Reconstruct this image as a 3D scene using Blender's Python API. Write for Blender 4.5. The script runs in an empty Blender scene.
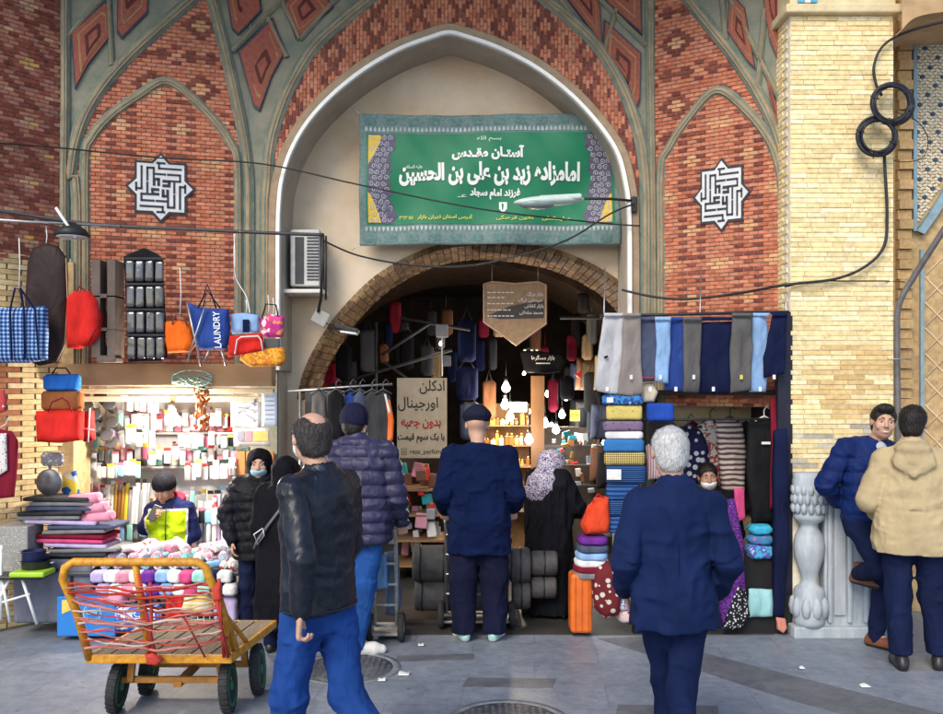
import bpy, bmesh, math, random
import numpy as np
from mathutils import Vector, Matrix, Euler, geometry
R = math.radians
PI = math.pi
rnd = random.Random(7)
scene = bpy.context.scene
COL = scene.collection
F, CX, HY, CAMZ = 900.0, 471.5, 390.0, 1.9

def P(px, py, Y):
    """a point of the place seen at photo pixel (px, py), Y metres from the camera"""
    return Vector(((px - CX) / F * Y, Y, CAMZ - (py - HY) / F * Y))
def X(px, Y): return (px - CX) / F * Y
def Z(py, Y): return CAMZ - (py - HY) / F * Y

# ------------------------------------------------------------------ materials
MATS = {}
def newmat(name):
    m = bpy.data.materials.new(name); m.use_nodes = True
    nt = m.node_tree; b = nt.nodes['Principled BSDF']
    return m, nt, b
def node(nt, typ, **kw):
    n = nt.nodes.new(typ)
    for k, v in kw.items():
        if k in n.inputs.keys() if isinstance(k, str) else False: n.inputs[k].default_value = v
        else: setattr(n, k, v)
    return n
def lk(nt, a, b): nt.links.new(a, b)
def c4(c): return (c[0], c[1], c[2], 1.0)

def mat(name, col, rough=.6, metal=0.0, var=.18, vs=9.0, bump=.15, bs=60.0, spec=.4, col2=None, emit=0, alpha=1, sheen=0, trans=0, coat=0, stretch=(1,1,1)):
    if name in MATS: return MATS[name]
    m, nt, b = newmat(name)
    b.inputs['Roughness'].default_value = rough
    b.inputs['Metallic'].default_value = metal
    b.inputs['Specular IOR Level'].default_value = spec
    b.inputs['Alpha'].default_value = alpha
    if sheen: b.inputs['Sheen Weight'].default_value = sheen; b.inputs['Sheen Roughness'].default_value = .6
    if trans: b.inputs['Transmission Weight'].default_value = trans
    if coat: b.inputs['Coat Weight'].default_value = coat
    tc = node(nt, 'ShaderNodeTexCoord')
    mp = node(nt, 'ShaderNodeMapping'); mp.inputs['Scale'].default_value = stretch
    lk(nt, tc.outputs['Object'], mp.inputs['Vector'])
    if var or col2:
        n = node(nt, 'ShaderNodeTexNoise'); n.inputs['Scale'].default_value = vs; n.inputs['Detail'].default_value = 6; n.inputs['Roughness'].default_value = .65
        lk(nt, mp.outputs[0], n.inputs['Vector'])
        r = node(nt, 'ShaderNodeValToRGB')
        c2 = col2 if col2 else tuple(min(1, x * (1 + var)) for x in col)
        c1 = col if col2 else tuple(x * (1 - var) for x in col)
        r.color_ramp.elements[0].position = .34; r.color_ramp.elements[1].position = .66
        r.color_ramp.elements[0].color = c4(c1); r.color_ramp.elements[1].color = c4(c2)
        lk(nt, n.outputs['Fac'], r.inputs[0]); lk(nt, r.outputs[0], b.inputs['Base Color'])
    else: b.inputs['Base Color'].default_value = c4(col)
    if bump:
        n2 = node(nt, 'ShaderNodeTexNoise'); n2.inputs['Scale'].default_value = bs; n2.inputs['Detail'].default_value = 4
        lk(nt, mp.outputs[0], n2.inputs['Vector'])
        bp = node(nt, 'ShaderNodeBump'); bp.inputs['Strength'].default_value = bump; bp.inputs['Distance'].default_value = .01
        lk(nt, n2.outputs['Fac'], bp.inputs['Height']); lk(nt, bp.outputs[0], b.inputs['Normal'])
    if emit:
        b.inputs['Emission Color'].default_value = c4(col); b.inputs['Emission Strength'].default_value = emit
    MATS[name] = m
    return m

def colmat(name, rough=.8, bump=.35, bs=90, var=.25, vs=25, spec=.25):
    """base colour from the mesh's own colour attribute (bricks, prints), with grain"""
    if name in MATS: return MATS[name]
    m, nt, b = newmat(name)
    b.inputs['Roughness'].default_value = rough; b.inputs['Specular IOR Level'].default_value = spec
    at = node(nt, 'ShaderNodeAttribute'); at.attribute_name = 'Col'
    tc = node(nt, 'ShaderNodeTexCoord')
    n = node(nt, 'ShaderNodeTexNoise'); n.inputs['Scale'].default_value = vs; n.inputs['Detail'].default_value = 6
    lk(nt, tc.outputs['Object'], n.inputs['Vector'])
    mr = node(nt, 'ShaderNodeMapRange'); mr.inputs[1].default_value = .3; mr.inputs[2].default_value = .7
    mr.inputs[3].default_value = 1 - var; mr.inputs[4].default_value = 1 + var
    lk(nt, n.outputs['Fac'], mr.inputs[0])
    mx = node(nt, 'ShaderNodeMix'); mx.data_type = 'RGBA'; mx.blend_type = 'MULTIPLY'; mx.inputs[0].default_value = 1
    lk(nt, at.outputs['Color'], mx.inputs[6]); lk(nt, mr.outputs[0], mx.inputs[7])
    lk(nt, mx.outputs[2], b.inputs['Base Color'])
    n2 = node(nt, 'ShaderNodeTexNoise'); n2.inputs['Scale'].default_value = bs; n2.inputs['Detail'].default_value = 5
    lk(nt, tc.outputs['Object'], n2.inputs['Vector'])
    bp = node(nt, 'ShaderNodeBump'); bp.inputs['Strength'].default_value = bump; bp.inputs['Distance'].default_value = .006
    lk(nt, n2.outputs['Fac'], bp.inputs['Height']); lk(nt, bp.outputs[0], b.inputs['Normal'])
    MATS[name] = m
    return m

def cloth(name, col, rough=.9, var=.2, weave=420, fold=.5, fs=14, sheen=.0, stretch=(1, 1, .45), spec=.12):
    """woven cloth: tone varies softly, broad creases and a fine weave in the bump"""
    if name in MATS: return MATS[name]
    m, nt, b = newmat(name)
    b.inputs['Roughness'].default_value = rough; b.inputs['Specular IOR Level'].default_value = spec
    if sheen: b.inputs['Sheen Weight'].default_value = sheen
    tc = node(nt, 'ShaderNodeTexCoord')
    mp = node(nt, 'ShaderNodeMapping'); mp.inputs['Scale'].default_value = stretch
    lk(nt, tc.outputs['Object'], mp.inputs[0])
    n = node(nt, 'ShaderNodeTexNoise'); n.inputs['Scale'].default_value = 7; n.inputs['Detail'].default_value = 5
    lk(nt, mp.outputs[0], n.inputs['Vector'])
    r = node(nt, 'ShaderNodeValToRGB')
    r.color_ramp.elements[0].position = .33; r.color_ramp.elements[1].position = .67
    r.color_ramp.elements[0].color = c4([x * (1 - var) for x in col]); r.color_ramp.elements[1].color = c4([min(1, x * (1 + var)) for x in col])
    lk(nt, n.outputs['Fac'], r.inputs[0]); lk(nt, r.outputs[0], b.inputs['Base Color'])
    f = node(nt, 'ShaderNodeTexNoise'); f.inputs['Scale'].default_value = fs; f.inputs['Detail'].default_value = 3; f.inputs['Distortion'].default_value = 1.2
    lk(nt, mp.outputs[0], f.inputs['Vector'])
    w = node(nt, 'ShaderNodeTexNoise'); w.inputs['Scale'].default_value = weave
    lk(nt, tc.outputs['Object'], w.inputs['Vector'])
    b1 = node(nt, 'ShaderNodeBump'); b1.inputs['Strength'].default_value = fold; b1.inputs['Distance'].default_value = .02
    lk(nt, f.outputs['Fac'], b1.inputs['Height'])
    b2 = node(nt, 'ShaderNodeBump'); b2.inputs['Strength'].default_value = .2; b2.inputs['Distance'].default_value = .002
    lk(nt, w.outputs['Fac'], b2.inputs['Height']); lk(nt, b1.outputs[0], b2.inputs['Normal'])
    lk(nt, b2.outputs[0], b.inputs['Normal'])
    MATS[name] = m
    return m

def pattern(name, kind, cols, scale=20, rough=.8, rot=(0, 0, 0), dist=0):
    """printed or woven pattern: 'stripe', 'plaid', 'dots', 'blotch', 'cells'"""
    if name in MATS: return MATS[name]
    m, nt, b = newmat(name); b.inputs['Roughness'].default_value = rough; b.inputs['Specular IOR Level'].default_value = .25
    tc = node(nt, 'ShaderNodeTexCoord'); mp = node(nt, 'ShaderNodeMapping'); mp.inputs['Rotation'].default_value = rot
    lk(nt, tc.outputs['Object'], mp.inputs[0])
    def ramp(src, pos, cs, interp='CONSTANT'):
        r = node(nt, 'ShaderNodeValToRGB'); r.color_ramp.interpolation = interp
        while len(r.color_ramp.elements) < len(cs): r.color_ramp.elements.new(.5)
        for e, p, c in zip(r.color_ramp.elements, pos, cs): e.position = p; e.color = c4(c)
        lk(nt, src, r.inputs[0]); return r.outputs[0]
    if kind == 'stripe':
        w = node(nt, 'ShaderNodeTexWave'); w.bands_direction = 'Z'; w.inputs['Scale'].default_value = scale; w.inputs['Distortion'].default_value = dist; w.inputs['Detail'].default_value = 1
        lk(nt, mp.outputs[0], w.inputs[0]); k = len(cols)
        out = ramp(w.outputs['Fac'], [i / k for i in range(k)], cols)
    elif kind == 'plaid':
        outs = []
        for d in 'XZ':
            w = node(nt, 'ShaderNodeTexWave'); w.bands_direction = d; w.inputs['Scale'].default_value = scale
            lk(nt, mp.outputs[0], w.inputs[0]); outs.append(w.outputs['Fac'])
        a = node(nt, 'ShaderNodeMath'); a.operation = 'ADD'; lk(nt, outs[0], a.inputs[0]); lk(nt, outs[1], a.inputs[1])
        h = node(nt, 'ShaderNodeMath'); h.operation = 'MULTIPLY'; h.inputs[1].default_value = .5; lk(nt, a.outputs[0], h.inputs[0])
        k = len(cols); out = ramp(h.outputs[0], [i / k for i in range(k)], cols)
    elif kind == 'dots':
        v = node(nt, 'ShaderNodeTexVoronoi'); v.inputs['Scale'].default_value = scale; v.inputs['Randomness'].default_value = dist
        lk(nt, mp.outputs[0], v.inputs['Vector']); out = ramp(v.outputs['Distance'], [0, .33], [cols[0], cols[1]])
    elif kind == 'cells':
        v = node(nt, 'ShaderNodeTexVoronoi'); v.inputs['Scale'].default_value = scale
        lk(nt, mp.outputs[0], v.inputs['Vector']); sp = node(nt, 'ShaderNodeSeparateColor'); lk(nt, v.outputs['Color'], sp.inputs[0])
        k = len(cols); out = ramp(sp.outputs[0], [i / k for i in range(k)], cols)
    else:
        v = node(nt, 'ShaderNodeTexNoise'); v.inputs['Scale'].default_value = scale; v.inputs['Detail'].default_value = 3; v.inputs['Distortion'].default_value = dist
        lk(nt, mp.outputs[0], v.inputs['Vector']); k = len(cols)
        out = ramp(v.outputs['Fac'], [0] + [.36 + .28 * i / max(1, k - 2) for i in range(k - 1)], cols)
    lk(nt, out, b.inputs['Base Color'])
    n2 = node(nt, 'ShaderNodeTexNoise'); n2.inputs['Scale'].default_value = 25; lk(nt, tc.outputs['Object'], n2.inputs['Vector'])
    bp = node(nt, 'ShaderNodeBump'); bp.inputs['Strength'].default_value = .4; bp.inputs['Distance'].default_value = .012
    lk(nt, n2.outputs['Fac'], bp.inputs['Height']); lk(nt, bp.outputs[0], b.inputs['Normal'])
    MATS[name] = m
    return m

# ------------------------------------------------------------------ objects
ROOT = {}
def tag(o, label=None, cat=None, group=None, kind=None):
    if label: o['label'] = label
    if cat: o['category'] = cat
    if group: o['group'] = group
    if kind: o['kind'] = kind
    return o
def thing(name, label, cat, loc=(0, 0, 0), group=None):
    o = bpy.data.objects.new(name, None); COL.objects.link(o); o.location = loc
    o.empty_display_size = .1
    ROOT[o.name] = Vector(loc)
    return tag(o, label, cat, group)

class MB:
    """collects shapes in world coordinates, then links them as one mesh object"""
    def __init__(s): s.v = []; s.f = []; s.mi = []; s.c = []; s.cur = 0; s.col = None; s.sm = []; s.smooth = False
    def m(s, i): s.cur = i; return s
    def add(s, vs, fs):
        n = len(s.v); s.v += [tuple(v) for v in vs]
        for f in fs:
            s.f.append(tuple(i + n for i in f)); s.mi.append(s.cur); s.c.append(s.col); s.sm.append(s.smooth)
        return s
    def box(s, c, d, rot=None):
        c = Vector(c); hx, hy, hz = d[0] / 2, d[1] / 2, d[2] / 2
        vs = [Vector((x, y, z)) for x in (-hx, hx) for y in (-hy, hy) for z in (-hz, hz)]
        if rot is not None:
            M = rot if isinstance(rot, Matrix) else Euler(rot).to_matrix()
            vs = [M @ v for v in vs]
        return s.add([c + v for v in vs], [(0, 1, 3, 2), (4, 6, 7, 5), (0, 4, 5, 1), (2, 3, 7, 6), (0, 2, 6, 4), (1, 5, 7, 3)])
    def bb(s, p, q): return s.box(((p[0] + q[0]) / 2, (p[1] + q[1]) / 2, (p[2] + q[2]) / 2), (abs(q[0] - p[0]), abs(q[1] - p[1]), abs(q[2] - p[2])))
    def rbox(s, c, d, r=.01, rot=None, seg=2):
        bm = bmesh.new(); bmesh.ops.create_cube(bm, size=1)
        bmesh.ops.scale(bm, vec=d, verts=bm.verts)
        bmesh.ops.bevel(bm, geom=list(bm.edges), offset=min(r, min(d) * .45), segments=seg, profile=.5, affect='EDGES')
        M = (rot if isinstance(rot, Matrix) else Euler(rot).to_matrix()) if rot is not None else None
        c = Vector(c); bm.verts.index_update()
        vs = [c + (M @ v.co if M else v.co) for v in bm.verts]; fs = [[v.index for v in f.verts] for f in bm.faces]
        bm.free(); return s.add(vs, fs)
    def tube(s, pts, r, n=8, closed=False, caps=True):
        pts = [Vector(p) for p in pts]; N = len(pts); rr = r if isinstance(r, (list, tuple)) else [r] * N
        vs = []; up = None
        for i, p in enumerate(pts):
            if closed: t = pts[(i + 1) % N] - pts[i - 1]
            else: t = pts[min(i + 1, N - 1)] - pts[max(i - 1, 0)]
            t = t.normalized() if t.length > 1e-9 else Vector((0, 0, 1))
            if up is None:
                up = Vector((0, 0, 1)) if abs(t.z) < .9 else Vector((0, 1, 0))
            a = t.cross(up)
            if a.length < 1e-4: a = t.cross(Vector((1, 0, 0)))
            a.normalize(); b = a.cross(t).normalized(); up = b
            for k in range(n):
                an = 2 * PI * k / n; vs.append(p + a * math.cos(an) * rr[i] + b * math.sin(an) * rr[i])
        fs = []
        for i in range(N if closed else N - 1):
            j = (i + 1) % N
            for k in range(n):
                l = (k + 1) % n; fs.append((i * n + k, i * n + l, j * n + l, j * n + k))
        if caps and not closed: fs += [tuple(range(n - 1, -1, -1)), tuple((N - 1) * n + k for k in range(n))]
        o = s.smooth; s.smooth = True; s.add(vs, fs); s.smooth = o; return s
    def cyl(s, a, b, r0, r1=None, n=16): return s.tube([a, b], [r0, r0 if r1 is None else r1], n)
    def lathe(s, prof, o=(0, 0, 0), n=20, M=None):
        o = Vector(o); vs = []
        for r, z in prof:
            for k in range(n):
                v = Vector((r * math.cos(2 * PI * k / n), r * math.sin(2 * PI * k / n), z)); vs.append(o + (M @ v if M else v))
        fs = []
        for i in range(len(prof) - 1):
            for k in range(n):
                l = (k + 1) % n; fs.append((i * n + k, i * n + l, (i + 1) * n + l, (i + 1) * n + k))
        fs += [tuple(range(n - 1, -1, -1)), tuple((len(prof) - 1) * n + k for k in range(n))]
        old = s.smooth; s.smooth = True; s.add(vs, fs); s.smooth = old; return s
    def ball(s, c, r, n=14, M=None):
        r = r if isinstance(r, (tuple, list)) else (r, r, r); vs = []; fs = []; c = Vector(c); h = n // 2
        for i in range(h + 1):
            th = PI * i / h
            for k in range(n):
                v = Vector((r[0] * math.sin(th) * math.cos(2 * PI * k / n), r[1] * math.sin(th) * math.sin(2 * PI * k / n), r[2] * math.cos(th)))
                vs.append(c + (M @ v if M else v))
        for i in range(h):
            for k in range(n):
                l = (k + 1) % n; fs.append((i * n + k, (i + 1) * n + k, (i + 1) * n + l, i * n + l))
        old = s.smooth; s.smooth = True; s.add(vs, fs); s.smooth = old; return s
    def prism(s, poly, fn0, fn1):
        """closed polygon given as 2D points; fn0/fn1 map a 2D point to its front/back 3D point"""
        n = len(poly); tri = geometry.tessellate_polygon([[Vector((p[0], p[1], 0)) for p in poly]])
        vs = [fn0(p) for p in poly] + [fn1(p) for p in poly]
        fs = [tuple(t) for t in tri] + [tuple(n + i for i in reversed(t)) for t in tri]
        fs += [(i, (i + 1) % n, n + (i + 1) % n, n + i) for i in range(n)]
        return s.add(vs, fs)
    def sheet(s, fn, nu, nv, th=0.0):
        """grid fn(u,v) -> point, u,v in 0..1; th gives it a thickness"""
        g = [[Vector(fn(i / nu, j / nv)) for i in range(nu + 1)] for j in range(nv + 1)]
        W = nu + 1; vs = [p for row in g for p in row]
        fs = [(j * W + i, j * W + i + 1, (j + 1) * W + i + 1, (j + 1) * W + i) for j in range(nv) for i in range(nu)]
        old = s.smooth; s.smooth = True
        if th:
            nn = []
            for j in range(nv + 1):
                for i in range(nu + 1):
                    a = g[j][min(i + 1, nu)] - g[j][max(i - 1, 0)]; b = g[min(j + 1, nv)][i] - g[max(j - 1, 0)][i]
                    c = a.cross(b); nn.append(c.normalized() if c.length > 1e-12 else Vector((0, 1, 0)))
            o = len(vs); vs = [v - q * th / 2 for v, q in zip(vs, nn)] + [v + q * th / 2 for v, q in zip(vs, nn)]
            back = [tuple(o + k for k in reversed(f)) for f in fs]
            rim = [j * W for j in range(nv + 1)]; e = [i for i in range(W)] + [j * W + nu for j in range(1, nv + 1)] + [nv * W + i for i in range(nu - 1, -1, -1)] + [j * W for j in range(nv - 1, 0, -1)]
            side = [(e[(k + 1) % len(e)], e[k], o + e[k], o + e[(k + 1) % len(e)]) for k in range(len(e))]
            fs = fs + back + side
        s.add(vs, fs); s.smooth = old; return s
    def build(s, name, mats, parent=None, smooth=None, origin=None):
        mats = mats if isinstance(mats, (list, tuple)) else [mats]
        vs = s.v
        me = bpy.data.meshes.new(name)
        if parent is not None:
            loc = ROOT[parent.name]
        else:
            if origin is None:
                a = np.array(vs); lo = a.min(0); hi = a.max(0); origin = ((lo[0] + hi[0]) / 2, (lo[1] + hi[1]) / 2, lo[2])
            loc = Vector(origin)
        vs = [(v[0] - loc[0], v[1] - loc[1], v[2] - loc[2]) for v in vs]
        me.from_pydata(vs, [], s.f)
        for m_ in mats: me.materials.append(m_)
        me.polygons.foreach_set('material_index', s.mi)
        me.polygons.foreach_set('use_smooth', [bool(x) if smooth is None else smooth for x in s.sm])
        if any(c is not None for c in s.c):
            at = me.color_attributes.new('Col', 'FLOAT_COLOR', 'CORNER')
            arr = []
            for f, c in zip(s.f, s.c):
                cc = c4(c) if c is not None else (1, 1, 1, 1)
                for _ in f: arr.extend(cc)
            at.data.foreach_set('color', arr)
        o = bpy.data.objects.new(name, me); COL.objects.link(o)
        if parent is not None:
            o.parent = parent; ROOT[o.name] = loc
        else:
            o.location = loc; ROOT[o.name] = loc
        return o

def copy_tree(o, loc=None, label=None, parent=None):
    c = o.copy(); COL.objects.link(c)
    if parent is not None: c.parent = parent
    if loc is not None: c.location = loc
    if label: c['label'] = label
    for ch in list(o.children): copy_tree(ch, parent=c)
    return c

def smooth(pts, n=8, closed=False):
    out = []; N = len(pts); pts = [tuple(p) for p in pts]; D = len(pts[0])
    for i in range(N if closed else N - 1):
        p0 = pts[i - 1] if (closed or i > 0) else pts[0]; p1 = pts[i]; p2 = pts[(i + 1) % N]; p3 = pts[(i + 2) % N] if (closed or i + 2 < N) else pts[-1]
        for k in range(n):
            t = k / n
            out.append(tuple(.5 * ((2 * p1[d]) + (-p0[d] + p2[d]) * t + (2 * p0[d] - 5 * p1[d] + 4 * p2[d] - p3[d]) * t * t + (-p0[d] + 3 * p1[d] - 3 * p2[d] + p3[d]) * t ** 3) for d in range(D)))
    if not closed: out.append(pts[-1])
    return out
def inpoly(x, y, poly):
    c = False; j = len(poly) - 1
    for i in range(len(poly)):
        xi, yi = poly[i]; xj, yj = poly[j]
        if (yi > y) != (yj > y) and x < (xj - xi) * (y - yi) / (yj - yi) + xi: c = not c
        j = i
    return c

# ------------------------------------------------------------------ lettering
_AR = {}
def _forms():
    for ch, s_, kind in [('ا', 0xFE8D, 2), ('ب', 0xFE8F, 4), ('ت', 0xFE95, 4), ('ث', 0xFE99, 4), ('ج', 0xFE9D, 4), ('ح', 0xFEA1, 4), ('خ', 0xFEA5, 4), ('د', 0xFEA9, 2), ('ذ', 0xFEAB, 2), ('ر', 0xFEAD, 2), ('ز', 0xFEAF, 2), ('س', 0xFEB1, 4), ('ش', 0xFEB5, 4), ('ص', 0xFEB9, 4), ('ض', 0xFEBD, 4), ('ط', 0xFEC1, 4), ('ظ', 0xFEC5, 4), ('ع', 0xFEC9, 4), ('غ', 0xFECD, 4), ('ف', 0xFED1, 4), ('ق', 0xFED5, 4), ('ل', 0xFEDD, 4), ('م', 0xFEE1, 4), ('ن', 0xFEE5, 4), ('ه', 0xFEE9, 4), ('و', 0xFEED, 2), ('ک', 0xFB8E, 4), ('گ', 0xFB92, 4), ('ی', 0xFBFC, 4), ('پ', 0xFB56, 4), ('چ', 0xFB7A, 4), ('ژ', 0xFB8A, 2), ('آ', 0xFE81, 2)]:
        f = [chr(s_), chr(s_ + 1)] + ([chr(s_ + 2), chr(s_ + 3)] if kind == 4 else [])
        _AR[ch] = f
    _AR['ـ'] = ['ـ'] * 4
_forms()
def persian(s):
    out = []
    for i, ch in enumerate(s):
        if ch not in _AR: out.append(ch); continue
        f = _AR[ch]
        prev = i > 0 and s[i - 1] in _AR and len(_AR[s[i - 1]]) == 4
        nxt = i + 1 < len(s) and s[i + 1] in _AR and len(f) == 4
        k = (3 if nxt else 1) if prev else (2 if nxt else 0)
        out.append(f[k])
    return ''.join(reversed(out))
def text_shape(mb, s, width, height, fn, bold=.0, depth=.003, fit=True, arabic=True):
    """adds lettering centred on 0,0 to mb; fn(x, y, d) maps a flat point (metres) and depth to the place"""
    cu = bpy.data.curves.new('lettering', 'FONT'); cu.body = persian(s) if arabic else s
    cu.size = 1; cu.offset = bold; cu.resolution_u = 3
    o = bpy.data.objects.new('lettering', cu); COL.objects.link(o)
    dg = bpy.context.evaluated_depsgraph_get(); dg.update()
    me = bpy.data.meshes.new_from_object(o.evaluated_get(dg))
    bpy.data.objects.remove(o); bpy.data.curves.remove(cu)
    if not len(me.vertices): bpy.data.meshes.remove(me); return
    a = np.empty(len(me.vertices) * 3); me.vertices.foreach_get('co', a); a = a.reshape(-1, 3)
    lo = a.min(0); hi = a.max(0); sx = width / max(1e-6, hi[0] - lo[0]); sy = height / max(1e-6, hi[1] - lo[1])
    if not fit: sx = sy = min(sx, sy)
    vs = [fn((v[0] - (lo[0] + hi[0]) / 2) * sx, (v[1] - (lo[1] + hi[1]) / 2) * sy, depth) for v in a]
    mb.add(vs, [tuple(p.vertices) for p in me.polygons])
    bpy.data.meshes.remove(me)
# ------------------------------------------------------------------ figures: distance fields meshed into one continuous surface
def _hash(ix, iy, iz, seed):
    h = (ix.astype(np.int64) * 374761393 + iy.astype(np.int64) * 668265263 + iz.astype(np.int64) * 2147483647 + seed * 1274126177) & 0xFFFFFFFF
    h = ((h ^ (h >> 13)) * 1274126177) & 0xFFFFFFFF
    return ((h ^ (h >> 16)) & 0xFFFF) / 32767.5 - 1
def vnoise(Pt, seed=0):
    i = np.floor(Pt); f = Pt - i; u = f * f * (3 - 2 * f); ix, iy, iz = i[:, 0], i[:, 1], i[:, 2]
    r = 0
    for a in (0, 1):
        for b in (0, 1):
            for c in (0, 1):
                w = (u[:, 0] if a else 1 - u[:, 0]) * (u[:, 1] if b else 1 - u[:, 1]) * (u[:, 2] if c else 1 - u[:, 2])
                r = r + w * _hash(ix + a, iy + b, iz + c, seed)
    return r
def V3(p): return np.array([p[0], p[1], p[2]], dtype=np.float32)

class SDF:
    def __init__(s, lo, hi, h):
        s.h = h; s.lo = V3(lo); s.n = [int(math.ceil((hi[i] - lo[i]) / h)) + 1 for i in range(3)]
        s.ax = [s.lo[i] + h * np.arange(s.n[i], dtype=np.float32) for i in range(3)]
        s.Fd = np.full(s.n, .5, dtype=np.float32); s.last = None
    def _sub(s, lo, hi, pad):
        sl = []
        for i in range(3):
            a = max(0, int((lo[i] - pad - s.lo[i]) / s.h)); b = min(s.n[i], int((hi[i] + pad - s.lo[i]) / s.h) + 2)
            if b <= a: return None, None
            sl.append(slice(a, b))
        g = np.meshgrid(*[s.ax[i][sl[i]] for i in range(3)], indexing='ij')
        return tuple(sl), np.stack(g, -1)
    def _op(s, sl, d, k, op):
        A = s.Fd[sl]
        if op == 'u':
            if k > 0:
                hh = np.clip(k - np.abs(A - d), 0, None) / k
                s.Fd[sl] = np.minimum(A, d) - hh * hh * k * .25
            else: s.Fd[sl] = np.minimum(A, d)
        elif op == 's':
            dd = -d
            if k > 0:
                hh = np.clip(k - np.abs(A - dd), 0, None) / k
                s.Fd[sl] = np.maximum(A, dd) + hh * hh * k * .25
            else: s.Fd[sl] = np.maximum(A, dd)
        return s
    def cone(s, a, b, ra, rb, k=.02, op='u', sq=None):
        a = V3(a); b = V3(b); m = max(ra, rb); f = 1.0
        if sq: f = max(1, sq[1])
        sl, G = s._sub(np.minimum(a, b) - m * f, np.maximum(a, b) + m * f, k + s.h * 2)
        if sl is None: return s
        ab = b - a; L = float(ab @ ab) + 1e-9
        t = np.clip(((G - a) @ ab) / L, 0, 1)[..., None]
        v = G - (a + t * ab)
        if sq:
            dr = V3(sq[0]); dr = dr / np.linalg.norm(dr); c = (v @ dr)[..., None]; v = v + dr * c * (1 / sq[1] - 1)
        d = np.sqrt((v * v).sum(-1)) - (ra + (rb - ra) * t[..., 0])
        if sq and sq[1] < 1: d = d * max(.5, sq[1])
        return s._op(sl, d, k, op)
    def chain(s, pts, rs, k=.02, sq=None):
        for i in range(len(pts) - 1): s.cone(pts[i], pts[i + 1], rs[i], rs[i + 1], k, sq=sq)
        return s
    def chain_cut(s, pts, r=.007, k=.016):
        for a, b in zip(pts, pts[1:]): s.cone(a, b, r, r, k, 's')
        return s
    def ell(s, c, r, k=.02, M=None, op='u'):
        c = V3(c); r = np.array(r, dtype=np.float32); m = float(r.max())
        sl, G = s._sub(c - m, c + m, k + s.h * 2)
        if sl is None: return s
        v = G - c
        if M is not None: v = v @ np.array(M, dtype=np.float32)      # local = M^T v
        q = v / r; l = np.sqrt((q * q).sum(-1)); g = np.sqrt(((q / r) ** 2).sum(-1)) + 1e-6
        return s._op(sl, l * (l - 1) / g, k, op)
    def stack(s, rows, k=.03, n=2.3, op='u'):
        """rows of (z, cx, cy, half width, half depth): a body of stacked superellipses"""
        rows = sorted(rows); rr = np.array(smooth(rows, 6), dtype=np.float32)
        zs = rr[:, 0]; m = rr[:, 3:5].max()
        lo = (rr[:, 1].min() - m, rr[:, 2].min() - m, zs[0]); hi = (rr[:, 1].max() + m, rr[:, 2].max() + m, zs[-1])
        sl, G = s._sub(lo, hi, k + s.h * 3)
        if sl is None: return s
        z = s.ax[2][sl[2]]; zc = np.clip(z, zs[0], zs[-1])
        cx, cy, a, b = [np.interp(zc, zs, rr[:, i]).astype(np.float32) for i in (1, 2, 3, 4)]
        x = np.abs((G[..., 0] - cx) / a); y = np.abs((G[..., 1] - cy) / b)
        l = (x ** n + y ** n) ** (1 / n)
        d = (l - 1) * np.minimum(a, b) 
        dz = np.maximum(zs[0] - z, z - zs[-1])
        return s._op(sl, np.maximum(d, dz), k, op)
    def cut(s, p, nrm):
        """remove everything on the side nrm points to"""
        nrm = V3(nrm); nrm = nrm / np.linalg.norm(nrm); p = V3(p)
        D = (s.ax[0][:, None, None] - p[0]) * nrm[0] + (s.ax[1][None, :, None] - p[1]) * nrm[1] + (s.ax[2][None, None, :] - p[2]) * nrm[2]
        s.Fd = np.maximum(s.Fd, D); return s
    def fields(s, fn):
        """displace the field with fn(points Nx3) near the surface"""
        idx = np.argwhere(np.abs(s.Fd) < .06)
        if len(idx):
            Pt = s.lo + idx.astype(np.float32) * s.h
            s.Fd[tuple(idx.T)] -= fn(Pt).astype(np.float32)
        return s
    def folds(s, amp=.006, sc=(9, 9, 16), seed=1, warp=.6):
        sc = np.array(sc)
        def fn(Pt):
            w = np.stack([vnoise(Pt * 6 + 11, seed + 5), vnoise(Pt * 6 + 31, seed + 6), vnoise(Pt * 6 + 57, seed + 7)], -1)
            q = (Pt + w * .06 * warp) * sc
            a = 1 - np.abs(vnoise(q, seed)) * 2; a = np.sign(a) * np.abs(a) ** 1.5; b = 1 - np.abs(vnoise(q * 2.3 + 7, seed + 1)) * 2
            return 1.75 * amp * (a * .8 + b * .3 - .12)
        return s.fields(fn)
    def mesh(s):
        Fd = s.Fd; 
        Fd = np.pad(Fd, 1, constant_values=.5); lo = s.lo - s.h
        ins = Fd < 0; nx, ny, nz = Fd.shape
        c = np.zeros((nx - 1, ny - 1, nz - 1), dtype=np.uint8)
        for a in (0, 1):
            for b in (0, 1):
                for d in (0, 1): c += ins[a:nx - 1 + a, b:ny - 1 + b, d:nz - 1 + d]
        act = (c > 0) & (c < 8); cells = np.argwhere(act)
        if not len(cells): return np.zeros((0, 3)), []
        idm = np.full(act.shape, -1, dtype=np.int64); idm[tuple(cells.T)] = np.arange(len(cells))
        acc = np.zeros((len(cells), 3)); cnt = np.zeros(len(cells))
        cor = [(a, b, d) for a in (0, 1) for b in (0, 1) for d in (0, 1)]
        val = {q: Fd[cells[:, 0] + q[0], cells[:, 1] + q[1], cells[:, 2] + q[2]] for q in cor}
        for q in cor:
            for ax in range(3):
                if q[ax] == 0:
                    w = list(q); w[ax] = 1; w = tuple(w); A, B = val[q], val[w]; x = (A < 0) != (B < 0)
                    t = np.where(x, A / np.where(x, A - B, 1), 0)
                    for i in range(3): acc[:, i] += np.where(x, q[i] + (t if i == ax else 0), 0)
                    cnt += x
        v = (cells + acc / cnt[:, None]) * s.h + lo
        quads = []
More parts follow.
